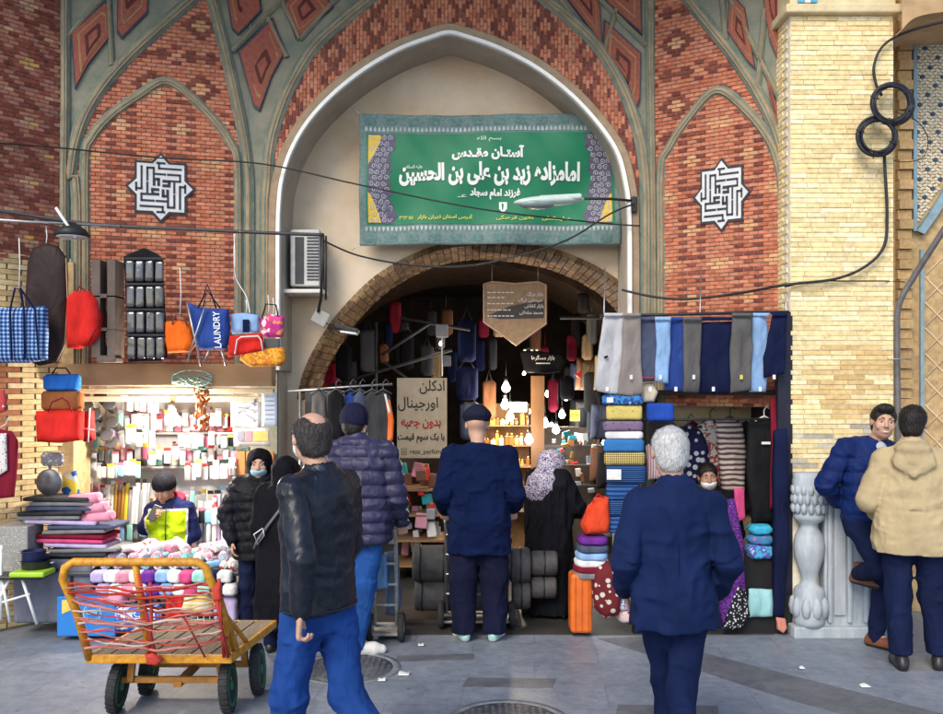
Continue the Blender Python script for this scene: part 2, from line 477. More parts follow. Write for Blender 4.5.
        for ax in range(3):
            b, d = [(1, 2), (2, 0), (0, 1)][ax]
            sl0 = [slice(None)] * 3; sl1 = [slice(None)] * 3; sl0[ax] = slice(0, -1); sl1[ax] = slice(1, None)
            A = ins[tuple(sl0)]; B = ins[tuple(sl1)]
            for flip, M in ((0, A & ~B), (1, ~A & B)):
                e = np.argwhere(M)
                e = e[(e[:, b] > 0) & (e[:, d] > 0) & (e[:, b] < Fd.shape[b] - 1) & (e[:, d] < Fd.shape[d] - 1)]
                if not len(e): continue
                def ci(ob, od):
                    k = e.copy(); k[:, b] += ob; k[:, d] += od; return idm[tuple(k.T)]
                q = np.stack([ci(-1, -1), ci(0, -1), ci(0, 0), ci(-1, 0)], -1)
                quads.append(q[:, ::-1] if flip else q)
        return v, np.concatenate(quads)
    def build(s, name, mats, parent, yaw=0.0, fm=None, relax=1):
        v, q = s.mesh()
        if not len(v): return None
        if relax:
            for _ in range(relax):
                acc = np.zeros_like(v); cnt = np.zeros(len(v))
                for a, b in ((0, 1), (1, 2), (2, 3), (3, 0)):
                    np.add.at(acc, q[:, a], v[q[:, b]]); np.add.at(cnt, q[:, a], 1)
                v = v * .5 + .5 * acc / np.maximum(cnt, 1)[:, None]
        me = bpy.data.meshes.new(name); nv, nf = len(v), len(q)
        mi = None
        if fm is not None:
            cen = v[q].mean(1); mi = np.asarray(fm(cen), dtype=np.int32)
        c, sn = math.cos(yaw), math.sin(yaw)
        w = np.stack([v[:, 0] * c - v[:, 1] * sn, v[:, 0] * sn + v[:, 1] * c, v[:, 2]], -1)
        me.vertices.add(nv); me.vertices.foreach_set('co', w.astype(np.float32).ravel())
        me.loops.add(nf * 4); me.loops.foreach_set('vertex_index', q.astype(np.int32).ravel())
        me.polygons.add(nf); me.polygons.foreach_set('loop_start', np.arange(0, nf * 4, 4, dtype=np.int32))
        me.update(calc_edges=True)
        mats = mats if isinstance(mats, (list, tuple)) else [mats]
        for m_ in mats: me.materials.append(m_)
        me.polygons.foreach_set('use_smooth', np.ones(nf, dtype=bool))
        if mi is not None: me.polygons.foreach_set('material_index', mi)
        o = bpy.data.objects.new(name, me); COL.objects.link(o); o.parent = parent
        ROOT[o.name] = ROOT[parent.name]
        return o
# ------------------------------------------------------------------ camera, sky, sun
cam = bpy.data.cameras.new('camera'); co = bpy.data.objects.new('camera', cam); COL.objects.link(co)
co.location = (0, 0, CAMZ); co.rotation_euler = (R(90), 0, 0)
cam.sensor_width = 36; cam.lens = F / 943 * 36; cam.shift_y = 33 / 943; cam.clip_end = 400; cam.clip_start = .05
scene.camera = co
w = bpy.data.worlds.new('World'); scene.world = w; w.use_nodes = True
wn = w.node_tree; bg = wn.nodes['Background']
sky = wn.nodes.new('ShaderNodeTexSky'); sky.sky_type = 'NISHITA'; sky.sun_disc = False
SUN_EL, SUN_AZ = R(40), R(205)          # sun behind the camera, a little to its left
sky.sun_elevation = SUN_EL; sky.sun_rotation = SUN_AZ
wn.links.new(sky.outputs[0], bg.inputs[0]); bg.inputs[1].default_value = .13
sl = bpy.data.lights.new('sun', 'SUN'); so = bpy.data.objects.new('sun', sl); COL.objects.link(so)
sl.energy = 1.5; sl.angle = R(30); sl.color = (1, .90, .74)
sd = Vector((math.sin(SUN_AZ) * math.cos(SUN_EL), math.cos(SUN_AZ) * math.cos(SUN_EL), math.sin(SUN_EL)))
so.rotation_euler = (-sd).to_track_quat('-Z', 'Y').to_euler(); so.location = sd * 30
scene.view_settings.view_transform = 'Standard'; scene.view_settings.look = 'None'
scene.view_settings.exposure = 0.8; scene.view_settings.gamma = 1
scene.render.engine = 'CYCLES'; scene.cycles.max_bounces = 6

# ------------------------------------------------------------------ ground
def slabmat(name, c1, c2, brick=True, rough=.5, scale=1.0):
    if name in MATS: return MATS[name]
    m, nt, b = newmat(name)
    tc = node(nt, 'ShaderNodeTexCoord'); n = node(nt, 'ShaderNodeTexNoise'); n.inputs['Scale'].default_value = 2.2; n.inputs['Detail'].default_value = 9; n.inputs['Roughness'].default_value = .7
    lk(nt, tc.outputs['Object'], n.inputs['Vector'])
    r = node(nt, 'ShaderNodeValToRGB'); r.color_ramp.elements[0].position = .35; r.color_ramp.elements[1].position = .68
    r.color_ramp.elements[0].color = c4(c1); r.color_ramp.elements[1].color = c4(c2); lk(nt, n.outputs['Fac'], r.inputs[0])
    out = r.outputs[0]
    # scattered dark stains and scuffs
    st = node(nt, 'ShaderNodeTexNoise'); st.inputs['Scale'].default_value = 11; st.inputs['Detail'].default_value = 8; st.inputs['Roughness'].default_value = .75
    lk(nt, tc.outputs['Object'], st.inputs['Vector'])
    sr = node(nt, 'ShaderNodeMapRange'); sr.inputs[1].default_value = .38; sr.inputs[2].default_value = .6; sr.inputs[3].default_value = .80; sr.inputs[4].default_value = 1.08
    lk(nt, st.outputs['Fac'], sr.inputs[0])
    mx = node(nt, 'ShaderNodeMix'); mx.data_type = 'RGBA'; mx.blend_type = 'MULTIPLY'; mx.inputs[0].default_value = 1
    lk(nt, out, mx.inputs[6]); lk(nt, sr.outputs[0], mx.inputs[7]); out = mx.outputs[2]
    bp = node(nt, 'ShaderNodeBump'); bp.inputs['Strength'].default_value = .35; bp.inputs['Distance'].default_value = .01
    h = node(nt, 'ShaderNodeTexNoise'); h.inputs['Scale'].default_value = 60; h.inputs['Detail'].default_value = 6; lk(nt, tc.outputs['Object'], h.inputs['Vector'])
    lk(nt, h.outputs['Fac'], bp.inputs['Height'])
    if brick:
        br = node(nt, 'ShaderNodeTexBrick'); br.inputs['Scale'].default_value = scale; br.inputs['Mortar Size'].default_value = .006; br.inputs['Brick Width'].default_value = .9; br.inputs['Row Height'].default_value = .45
        br.inputs['Color1'].default_value = (1, 1, 1, 1); br.inputs['Color2'].default_value = (.94, .94, .95, 1); br.inputs['Mortar'].default_value = (.80, .80, .81, 1)
        mp = node(nt, 'ShaderNodeMapping'); mp.inputs['Rotation'].default_value = (0, 0, R(4)); lk(nt, tc.outputs['Object'], mp.inputs[0]); lk(nt, mp.outputs[0], br.inputs['Vector'])
        m2 = node(nt, 'ShaderNodeMix'); m2.data_type = 'RGBA'; m2.blend_type = 'MULTIPLY'; m2.inputs[0].default_value = 1
        lk(nt, out, m2.inputs[6]); lk(nt, br.outputs['Color'], m2.inputs[7]); out = m2.outputs[2]
    vo = node(nt, 'ShaderNodeTexVoronoi'); vo.inputs['Scale'].default_value = 5.5; lk(nt, tc.outputs['Object'], vo.inputs['Vector'])
    vr = node(nt, 'ShaderNodeMapRange'); vr.inputs[1].default_value = .05; vr.inputs[2].default_value = .10; vr.inputs[3].default_value = .55; vr.inputs[4].default_value = 1; lk(nt, vo.outputs['Distance'], vr.inputs[0])
    cr = node(nt, 'ShaderNodeTexNoise'); cr.inputs['Scale'].default_value = 160; cr.inputs['Detail'].default_value = 3; lk(nt, tc.outputs['Object'], cr.inputs['Vector'])
    gr = node(nt, 'ShaderNodeMapRange'); gr.inputs[1].default_value = .3; gr.inputs[2].default_value = .7; gr.inputs[3].default_value = .82; gr.inputs[4].default_value = 1.15; lk(nt, cr.outputs['Fac'], gr.inputs[0])
    m3 = node(nt, 'ShaderNodeMix'); m3.data_type = 'RGBA'; m3.blend_type = 'MULTIPLY'; m3.inputs[0].default_value = 1; lk(nt, out, m3.inputs[6]); lk(nt, vr.outputs[0], m3.inputs[7])
    m4 = node(nt, 'ShaderNodeMix'); m4.data_type = 'RGBA'; m4.blend_type = 'MULTIPLY'; m4.inputs[0].default_value = 1; lk(nt, m3.outputs[2], m4.inputs[6]); lk(nt, gr.outputs[0], m4.inputs[7]); out = m4.outputs[2]
    lk(nt, out, b.inputs['Base Color']); lk(nt, bp.outputs[0], b.inputs['Normal'])
    rr = node(nt, 'ShaderNodeMapRange'); rr.inputs[3].default_value = rough - .14; rr.inputs[4].default_value = rough + .2; lk(nt, n.outputs['Fac'], rr.inputs[0]); lk(nt, rr.outputs[0], b.inputs['Roughness'])
    MATS[name] = m; return m
M_ground = slabmat('street_stone', (.20, .23, .28), (.275, .30, .345), True, .42)
M_band = slabmat('dark_stone', (.12, .125, .14), (.175, .18, .195), True, .45, 3)
g = MB(); g.bb((-150, -150, -.3), (150, 150, 0)); tag(g.build('ground', M_ground, origin=(0, 0, 0)), kind='structure')
def gpx(px, py, z=.0):
    Y = F * (CAMZ - z) / (py - HY); return Vector((X(px, Y), Y, z))
def band(pts, z=.004):
    m = MB(); m.prism([(gpx(*p).x, gpx(*p).y) for p in pts], lambda p: Vector((p[0], p[1], z)), lambda p: Vector((p[0], p[1], -.02)))
    tag(m.build('paving_strip', M_band), kind='structure')
band([(598, 639), (640, 637), (950, 716), (950, 745), (790, 700), (655, 657)])
band([(398, 656), (474, 654), (474, 660), (394, 662)])
band([(468, 678), (556, 679), (552, 688), (462, 687)])
band([(618, 705), (718, 706), (720, 745), (610, 745)])
# passage floor, behind the threshold
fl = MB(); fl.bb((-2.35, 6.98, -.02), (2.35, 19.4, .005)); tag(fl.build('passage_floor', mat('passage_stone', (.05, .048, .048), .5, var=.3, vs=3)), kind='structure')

def manhole(px, py, r, label):
    c = gpx(px, py); t = thing('manhole_cover', label, 'manhole cover', (c.x, c.y, 0))
    m = MB(); m.lathe([(r, .0), (r, .006), (r * .86, .006), (r * .86, .004)], c, 40); m.build('rim', mat('iron_ring', (.22, .23, .25), .55, .2, var=.3), t)
    m = MB(); m.lathe([(r * .85, 0), (r * .85, .005)], c, 40)
    for k in range(-7, 8):
        for j in range(-7, 8):
            x, y = k * r * .11, j * r * .11
            if math.hypot(x, y) < r * .78: m.box((c.x + x, c.y + y, .0065), (r * .06, r * .06, .004), (0, 0, PI / 4))
    m.build('lid', mat('iron_lid', (.15, .155, .17), .5, .3, var=.35), t)
manhole(348, 668, .36, 'worn manhole cover beside the white trainers of the puffer jacket man')
manhole(508, 722, .36, 'round studded manhole cover at the bottom edge in the middle of the street')
# ------------------------------------------------------------------ the iwan: wall of three faces
WPX = [(-90, 6.6), (60, 7.45), (250, 7.9), (655, 7.9), (790, 7.3)]
WP = [Vector((X(a, b), b, 0)) for a, b in WPX]
WS = [0.0]
for a, b in zip(WP, WP[1:]): WS.append(WS[-1] + (b - a).length)
def W(s, z, off=0.0):
    i = 0
    while i < len(WS) - 2 and s > WS[i + 1]: i += 1
    a, b = WP[i], WP[i + 1]; t = (s - WS[i]) / (WS[i + 1] - WS[i]); d = (b - a).normalized(); n = Vector((d.y, -d.x, 0))
    p = a + (b - a) * t + n * off; return Vector((p.x, p.y, z))
def wpx(px, py):
    tx = (px - CX) / F; i = 0
    while i < len(WPX) - 2 and px > WPX[i + 1][0]: i += 1
    a, b = WP[i], WP[i + 1]; d = b - a; k = (tx * a.y - a.x) / (d.x - tx * d.y)
    p = a + d * k; return (WS[i] + k * d.length, Z(py, p.y))
def wpix(s, z):
    p = W(s, z); return (CX + p.x / p.y * F, HY - (z - CAMZ) / p.y * F)
ZTOP = 5.75
iwan = thing('brick_iwan', 'tall recessed brick gateway with painted ribs and a pointed arch over the bazaar entrance', 'gateway', (0, 7.9, 0))
M_brick = colmat('glazed_brick', .75)
M_plaster = mat('weathered_plaster', (.30, .27, .20), .85, var=.35, vs=5, bump=.4, bs=30, col2=(.17, .19, .15))
M_rib_t = mat('rib_tan', (.40, .31, .19), .8, vs=7, bump=.35, bs=45, col2=(.25, .19, .12))
M_rib_g = mat('rib_green', (.10, .165, .15), .8, vs=8, bump=.35, bs=45, col2=(.24, .25, .19))
M_white = mat('white_plaster', (.72, .70, .66), .75, var=.12, vs=4, bump=.2)
M_trim = mat('white_trim', (.88, .87, .84), .6, var=.06, vs=6, bump=.1)
M_navy = mat('navy_glaze', (.035, .035, .06), .5, var=.4, vs=20)
M_beige = mat('beige_plaster', (.72, .60, .45), .85, vs=1.6, bump=.3, bs=16, col2=(.60, .44, .29))
ARCH = smooth([(277, 420), (277, 330), (277, 240), (278, 205), (281, 180), (290, 152), (306, 124), (330, 97), (362, 71), (398, 50), (430, 38), (449, 33), (470, 38), (503, 50), (540, 70), (574, 97), (602, 128), (619, 155), (627, 185), (630, 210), (631, 260), (631, 420)], 5)
# the backing wall, with the arch left open
def wallsheet(mb, pts_px, z_top, off=0, th=.3):
    """strip of wall above a line of pixels"""
    q = [wpx(*p) for p in pts_px]
    for (s0, z0), (s1, z1) in zip(q, q[1:]):
        if s1 - s0 < .0005: continue
        v = [W(s0, z0, off), W(s1, z1, off), W(s1, z_top, off), W(s0, z_top, off), W(s0, z0, off - th), W(s1, z1, off - th), W(s1, z_top, off - th), W(s0, z_top, off - th)]
        mb.add(v, [(0, 1, 2, 3), (7, 6, 5, 4), (0, 4, 5, 1), (3, 2, 6, 7)])
mb = MB()
wallsheet(mb, [(-88, 640), (30, 640), (59.9, 640)], ZTOP)
wallsheet(mb, [(60.1, 372), (150, 372), (249.9, 372)], ZTOP)
mono = []
for p in ARCH:
    if not mono or p[0] > mono[-1][0] + .01: mono.append(p)
wallsheet(mb, mono, ZTOP)
def wrect(mb, px0, px1, z0, z1, off0, off1, yref=200):
    s0, _ = wpx(px0, yref); s1, _ = wpx(px1, yref)
    v = [W(s, z, o) for o in (off0, off1) for s in (s0, s1) for z in (z0, z1)]
    mb.add(v, [(0, 1, 3, 2), (4, 6, 7, 5), (0, 4, 5, 1), (2, 3, 7, 6), (0, 2, 6, 4), (1, 5, 7, 3)])
wrect(mb, 250.2, 277, 0, ZTOP, 0, -.3); wrect(mb, 631, 654.9, 0, ZTOP, 0, -.3)
wallsheet(mb, [(655.1, 405), (720, 405), (789.5, 405)], ZTOP)
mb.build('wall', M_plaster, iwan)
# flat unseen slab in place of the half vault, added to shade the recess
mb = MB(); mb.prism([(p.x, p.y) for p in WP] + [(WP[-1].x, 7.0), (WP[-1].x + .3, 6.6), (WP[0].x, 6.2)], lambda p: Vector((p[0], p[1], ZTOP)), lambda p: Vector((p[0], p[1], ZTOP + .3))); mb.build('vault', M_plaster, iwan)

RED = [(.50, .17, .095), (.54, .20, .115), (.44, .135, .075), (.52, .21, .13)]
DARK = [(.19, .052, .038), (.23, .065, .045), (.165, .044, .035)]
YEL = [(.58, .29, .15), (.60, .33, .18)]
MORT = (.42, .24, .17)
def jit(c, a=.12):
    k = 1 + rnd.uniform(-a, a); return tuple(min(1, x * k) for x in c)
def brick(mb, s0, s1, z0, z1, o0, o1, col):
    v = [W(s0, z0, o0), W(s1, z0, o0), W(s1, z1, o0), W(s0, z1, o0), W(s0 + .001, z0 + .001, o1), W(s1 - .001, z0 + .001, o1), W(s1 - .001, z1 - .001, o1), W(s0 + .001, z1 - .001, o1)]
    mb.col = col; mb.add(v, [(4, 5, 6, 7), (0, 1, 5, 4), (1, 2, 6, 5), (2, 3, 7, 6), (3, 0, 4, 7)]); mb.col = None
def tone(pat, u, j):
    if pat == 'A':
        b = round(j / 8); best = 9
        for bb in (b - 1, b, b + 1):
            a = round((u - 5 * (bb % 2)) / 10); du = u - 10 * a - 5 * (bb % 2); dj = j - 8 * bb
            best = min(best, abs(du) / 2.4 + abs(dj) / 1.7)
        if best < .62: return jit(rnd.choice(YEL), .08)
        if best < 1.9 and (j % 2 == 0 or best > 1.4): return jit(rnd.choice(DARK), .1)
        return jit(rnd.choice(RED), .07)
    if pat == 'N':
        b = round(j / 9); best = 9
        for bb in (b - 1, b, b + 1):
            a = round((u - 6 * (bb % 2)) / 12); du = u - 12 * a - 6 * (bb % 2); dj = j - 9 * bb
            best = min(best, abs(du) / 2.2 + abs(dj) / 1.6)
        if best < 1.25: return jit(rnd.choice(YEL), .1)
        return jit(rnd.choice(DARK if (best * 1.7) % 2.2 < .85 and j % 2 == 0 else RED), .08)
    if pat == 'B':
        b = round(j / 6); best = 9
        for bb in (b - 1, b, b + 1):
            a = round((u - 3 * (bb % 2)) / 6); du = u - 6 * a - 3 * (bb % 2); dj = j - 6 * bb
            best = min(best, abs(du) / 1.6 + abs(dj) / 1.9)
        if best < .3: return jit(rnd.choice(DARK))
        if 1.3 < best < 1.9: return jit(rnd.choice(DARK))
        return jit(rnd.choice(RED), .08)
    if pat == 'C':
        b = round(j / 7); best = 9
        for bb in (b - 1, b, b + 1):
            a = round((u - 4 * (bb % 2)) / 8); du = u - 8 * a - 4 * (bb % 2); dj = j - 7 * bb
            best = min(best, abs(du) / 1.8 + abs(dj) / 1.7)
        if best < .9: return jit((.42, .25, .16)) if rnd.random() < .8 else jit((.5, .3, .1))
        return jit(rnd.choice(DARK)) if (u + j) % 3 == 0 or best > 2.6 else jit(rnd.choice([(.33, .13, .09), (.30, .14, .11), (.36, .15, .10)]))
def field(name, poly, pat, L=.125, h=.045, gap=.008, vertical=False, off=.004, keep=None):
    mb = MB(); q = [wpx(*p) for p in poly]
    # mortar bed
    xs = [a for a, _ in q]; zs = [b for _, b in q]
    mb.col = MORT
    ss = sorted(set(xs)); 
    mb.col = None
    s_lo, s_hi, z_lo, z_hi = min(xs), max(xs), min(zs), min(max(zs), ZTOP)
    du, dv = (h, L) if vertical else (L, h)
    nj = int((s_hi - s_lo) / h) + 2 if vertical else int((z_hi - z_lo) / h) + 2
    nk = int((z_hi - z_lo) / L) + 2 if vertical else int((s_hi - s_lo) / L) + 2
    for j in range(nj):
        for k in range(-1, nk):
            if vertical: s = s_lo + j * h; z = z_lo + (k + .5 * (j % 2)) * L
            else: s = s_lo + (k + .5 * (j % 2)) * L; z = z_lo + j * h
            if not inpoly(*wpix(s + du / 2, z + dv / 2), poly): continue
            c = tone(pat, 2 * k + j % 2, j); o = off + rnd.uniform(.005, .010)
            brick(mb, s, s + du, z, z + dv, off, off + .003, jit(MORT, .2))
            brick(mb, s + gap / 2, s + du - gap / 2, z + gap / 2, z + dv - gap / 2, off + .003, o + .003, c)
    return mb.build(name, M_brick, iwan)
NL = smooth([(86, 374), (86, 250), (86, 160), (92, 140), (110, 118), (138, 98), (165, 83), (190, 98), (214, 122), (231, 146), (237, 168), (238, 250), (238, 374)], 5)
NR = smooth([(662, 406), (662, 260), (662, 172), (670, 150), (688, 122), (717, 92), (745, 110), (768, 138), (779, 165), (783, 200), (785, 300), (785, 406)], 5)
RIBL = smooth([(70, 178), (74, 150), (84, 118), (102, 88), (128, 58), (158, 30), (190, 2), (222, -26), (250, -50)], 5)     # left rib of the left face
RIBM = smooth([(248, 170), (244, 140), (236, 100), (226, 55), (216, 15), (206, -22), (198, -55)], 5)                 # right rib of the left face
TL_ = smooth([(268, 178), (270, 150), (278, 118), (292, 84), (314, 48), (342, 22), (372, -2), (400, -22), (430, -50)], 5)
TR_ = smooth([(645, 178), (642, 150), (634, 118), (620, 84), (598, 48), (572, 22), (542, -2), (515, -22), (480, -50)], 5)
RV = [(652, 180), (651, 120), (650, 60), (650, 0), (650, -55)]
RIBR = smooth([(788, 190), (784, 160), (775, 128), (757, 92), (733, 56), (706, 22), (684, -6), (655, -45)], 5)
field('brickwork', [(-88, 262), (-88, -60), (60, -60), (60, 262)], 'C', .080, .034, .006)
field('brickwork', RIBL + RIBM[::-1], 'A', .080, .034, .006)
field('brickwork', NL, 'N', .080, .033, .006, off=.022)
tym = TL_ + TR_[::-1]
field('brickwork', TL_ + [(449, -60)] + TR_[::-1] + [(631, 205)] + [p for p in mono[::-1] if p[1] < 205] + [(277, 205)], 'B', .078, .031, .006, vertical=True)
field('brickwork', RV + RIBR[::-1], 'A', .080, .034, .006)
field('brickwork', NR, 'N', .080, .033, .006, off=.022)

def strip(mb, pts_px, hw, o0, o1, shift=0.0):
    """moulding of half-width hw along a pixel line on the wall"""
    q = [wpx(*p) for p in pts_px]; vs = []; n = len(q)
    for i, (s, z) in enumerate(q):
        a = q[max(i - 1, 0)]; b = q[min(i + 1, n - 1)]; d = Vector((b[0] - a[0], b[1] - a[1])); d.normalize(); nx, nz = -d.y, d.x
        for side, o in ((-1, o0), (-1, o1 - .012), (-.72, o1), (.72, o1), (1, o1 - .012), (1, o0)):
            vs.append(W(s + nx * (hw * side + shift), z + nz * (hw * side + shift), o))
    fs = []
    for i in range(n - 1):
        for k in range(5): fs.append((i * 6 + k, (i + 1) * 6 + k, (i + 1) * 6 + k + 1, i * 6 + k + 1))
    fs += [tuple(range(6)), tuple((n - 1) * 6 + k for k in range(5, -1, -1))]
    mb.add(vs, fs)
def rib(pts, hw=.075, o=.075, name='rib'):
    hw *= .84; o *= .62
    mb = MB(); mb.m(1); strip(mb, pts, hw, 0, o * .62); mb.m(0); strip(mb, pts, hw * .56, 0, o); mb.m(1); strip(mb, pts, hw * .12, o * .8, o + .006); 
    return mb.build(name, [M_rib_t, M_rib_g], iwan)
rib([(64, 300), (64, 180), (65, 100), (65, -55)], .05); rib([(78, 372)] + [(78, 200), (76, 178)] + RIBL, .062)
rib(RIBM[::-1] + [(249, 190), (249, 372)], .062); rib([(266, 374), (266, 200)] + TL_, .066); rib([(646, 374), (646, 200)] + TR_, .066)
rib([(656, 400)] + RV[::1], .05); rib(RIBR, .06)
rib(NL, .058, .085, 'niche_arch'); rib(NR, .058, .085, 'niche_arch')
# bars between the ribs, framing the diamonds
for a, b in [((232, 52), (300, -18)), ((268, 18), (287, 58)), ((300, 40), (268, -30)), ((300, 40), (372, -40)), ((66, 40), (128, -30)), ((112, 66), (108, -20)), ((646, 46), (590, -10)), ((602, 58), (616, 10)), ((602, 58), (560, 0)), ((726, 40), (720, -30)), ((758, 88), (765, 10)), ((726, -10), (785, 110))]:
    rib([a, ((a[0] + b[0]) / 2, (a[1] + b[1]) / 2), b], .032, .05, 'rib')
# arch mouldings and the white trim
A1 = [p for p in ARCH if p[1] < 375]
mb = MB(); strip(mb, A1, .036, 0, .045, .036); mb.build('arch_moulding', mat('rib_brown', (.30, .20, .13), .85, vs=9, bump=.4, bs=50, col2=(.38, .29, .19)), iwan)
mb = MB(); strip(mb, A1, .020, -.06, .075, -.020); mb.build('white_trim', M_trim, iwan)
mb = MB(); strip(mb, A1, .022, -.42, .05, -.026); mb.build('arch_reveal', mat('shaded_reveal', (.46, .41, .34), .85, vs=3, bump=.25, bs=20, col2=(.36, .31, .25)), iwan)  # reveal's shade is put into this greyer, darker plaster colour
def kite(pts, label=None):
    c = Vector((sum(p[0] for p in pts) / len(pts), sum(p[1] for p in pts) / len(pts))); mb = MB(); 
    for i, (k, mi, o) in enumerate([(1.0, 0, .022), (.93, 1, .027), (.70, 2, .031), (.62, 1, .035), (.38, 3, .039), (.22, 1, .043)]):
        q = [wpx(c.x + (p[0] - c.x) * k, c.y + (p[1] - c.y) * k) for p in pts]
        mb.m(mi); mb.prism(q, lambda p: W(p[0], p[1], o), lambda p: W(p[0], p[1], 0.0))
    mb.build('diamond_panel', [M_navy, mat('kite_red', (.36, .11, .07), .8, vs=30, bump=.5, bs=70, col2=(.26, .07, .05)), mat('kite_ochre', (.36, .20, .09), .8, var=.2), mat('kite_dark', (.10, .025, .02), .8, var=.2)], iwan)
kite([(71, 34), (106, 2), (112, 6), (112, 36), (88, 66), (75, 90)]); kite([(118, -60), (150, -60), (148, 14), (122, 40), (117, 34)])
kite([(238, 52), (273, 18), (286, 52), (272, 78), (260, 112), (254, 108)]); kite([(284, 6), (310, -26), (334, 8), (306, 34), (296, 40)]); kite([(222, -30), (256, -40), (262, 12), (238, 36), (232, 30)])
kite([(604, 20), (641, 54), (640, 100), (636, 112), (628, 84), (610, 58), (602, 50)]); kite([(588, -50), (640, -50), (642, 36), (606, 4)]); kite([(562, -6), (580, -40), (600, 8), (602, 46)])
kite([(730, -8), (745, 8), (756, 70), (748, 62), (728, 32)]); kite([(764, 60), (778, 110), (782, 140), (772, 108)]); kite([(756, -50), (784, -50), (785, 80), (770, 40)])

# eight pointed star medallions of square lettering
def medallion(px, py, w_px, h_px):
    mb = MB(); s0, z0 = wpx(px, py); a = wpx(px + 10, py)[0] - s0
    U = a / 10 * w_px / 2; V = (wpx(px, py - 10)[1] - z0) / 10 * h_px / 2
    def fn(o): return lambda p: W(s0 + p[0] * U, z0 - p[1] * V, o)
    q = [(-1, -1), (-.34, -1), (0, -1.36), (.34, -1), (1, -1), (1, -.34), (1.36, 0), (1, .34), (1, 1), (.34, 1), (0, 1.36), (-.34, 1), (-1, 1), (-1, .34), (-1.36, 0), (-1, -.34)]
    mb.m(1).prism([(x * 1.1, y * 1.1) for x, y in q], fn(.044), fn(.0))
    mb.m(0).prism(q, fn(.05), fn(.0)); mb.m(1)
    B = [(-22, -162, 23, -162), (-12, -162, -12, -127), (-12, -127, 133, -127), (-42, -89, 28, -89), (48, -89, 128, -89), (128, -89, 128, -47), (18, -47, 128, -47), (-42, -57, -42, -17), (-12, -47, -12, -17), (18, -17, 58, -17), (53, -37, 53, -17), (-42, -57, -12, -57)]
    t = .042
    for (x0, y0, x1, y1) in B:
        for k in range(4):
            p0, p1 = (x0 / 157, y0 / 157), (x1 / 157, y1 / 157)
            for _ in range(k): p0 = (p0[1], -p0[0]); p1 = (p1[1], -p1[0])
            xa, xb = sorted((p0[0], p1[0])); ya, yb = sorted((p0[1], p1[1]))
            o = .053 + .0007 * k
            mb.prism([(xa - t, ya - t), (xb + t, ya - t), (xb + t, yb + t), (xa - t, yb + t)], fn(o), fn(.045))
    ob = mb.build('calligraphy_medallion', [mat('white_glaze', (.62, .63, .64), .45, var=.12), mat('black_glaze', (.02, .02, .03), .4, var=.2)], iwan)
medallion(161, 189, 47, 47); medallion(723, 196, 39, 50)
# the plaster wall inside the pointed arch, with the low brick arch of the passage
IW = 8.32
IARC = smooth([(300, 400), (307, 372), (322, 342), (345, 310), (382, 275), (430, 251), (475, 243), (520, 246), (565, 256), (605, 275), (632, 298), (650, 330), (656, 400)], 6)
mb = MB(); q = [P(a, b, IW) for a, b in IARC]; zt = 5.3
for a, b in zip(q, q[1:]):
    if b.x > a.x: mb.add([a, b, Vector((b.x, IW, zt)), Vector((a.x, IW, zt)), a + Vector((0, .3, 0)), b + Vector((0, .3, 0)), Vector((b.x, IW + .3, zt)), Vector((a.x, IW + .3, zt))], [(0, 1, 2, 3), (7, 6, 5, 4), (4, 5, 1, 0)])
mb.bb((X(250, IW), IW, 0), (q[0].x, IW + .3, zt)); mb.bb((q[-1].x, IW, 0), (X(680, IW), IW + .3, zt))
mb.bb((X(250, IW), 7.95, zt), (X(680, IW), 8.6, zt + .2))
mb.build('tympanum_plaster', M_beige, iwan)
mb = MB(); cum = [0]
for a, b in zip(q, q[1:]): cum.append(cum[-1] + (b - a).length)
def on_arc(t):
    i = 0
    while i < len(cum) - 2 and t > cum[i + 1]: i += 1
    k = (t - cum[i]) / (cum[i + 1] - cum[i]); p = q[i].lerp(q[i + 1], k); d = (q[i + 1] - q[i]).normalized(); return p, Vector((d.z, 0, -d.x))
t = 0; r_ = 0
while t < cum[-1] - .07:
    y = IW - .02 - (.1 if r_ % 2 else 0)
    while y < 9.25:
        y0, y1 = max(y, IW - .02), min(y + .2, 9.25)
        if y1 - y0 > .03:
            c = jit(rnd.choice([(.17, .095, .045), (.21, .125, .06), (.14, .075, .035), (.25, .155, .075)]), .2); vs = []
            for tt, oo in ((t + .004, 0), (t + .066, 0)):
                p, nn = on_arc(tt)
                for yy in (y0 + .004, y1 - .004):
                    for dd in (-.03, .02 + rnd.random() * .008): vs.append(p + nn * dd + Vector((0, yy - IW, 0)))
            mb.col = c; mb.add(vs, [(1, 3, 7, 5), (0, 1, 5, 4), (2, 6, 7, 3), (0, 2, 3, 1), (4, 5, 7, 6)]); mb.col = None
        y += .2
    t += .07; r_ += 1
mb.build('arch_brickwork', M_brick, iwan)
mb = MB()
for i, (a, b) in enumerate(zip(q, q[1:])):
    mb.add([a, b, b + Vector((0, .95, 0)), a + Vector((0, .95, 0))], [(0, 1, 2, 3)])
mb.build('soffit', mat('soffit_mortar', (.20, .15, .10), .9), iwan)

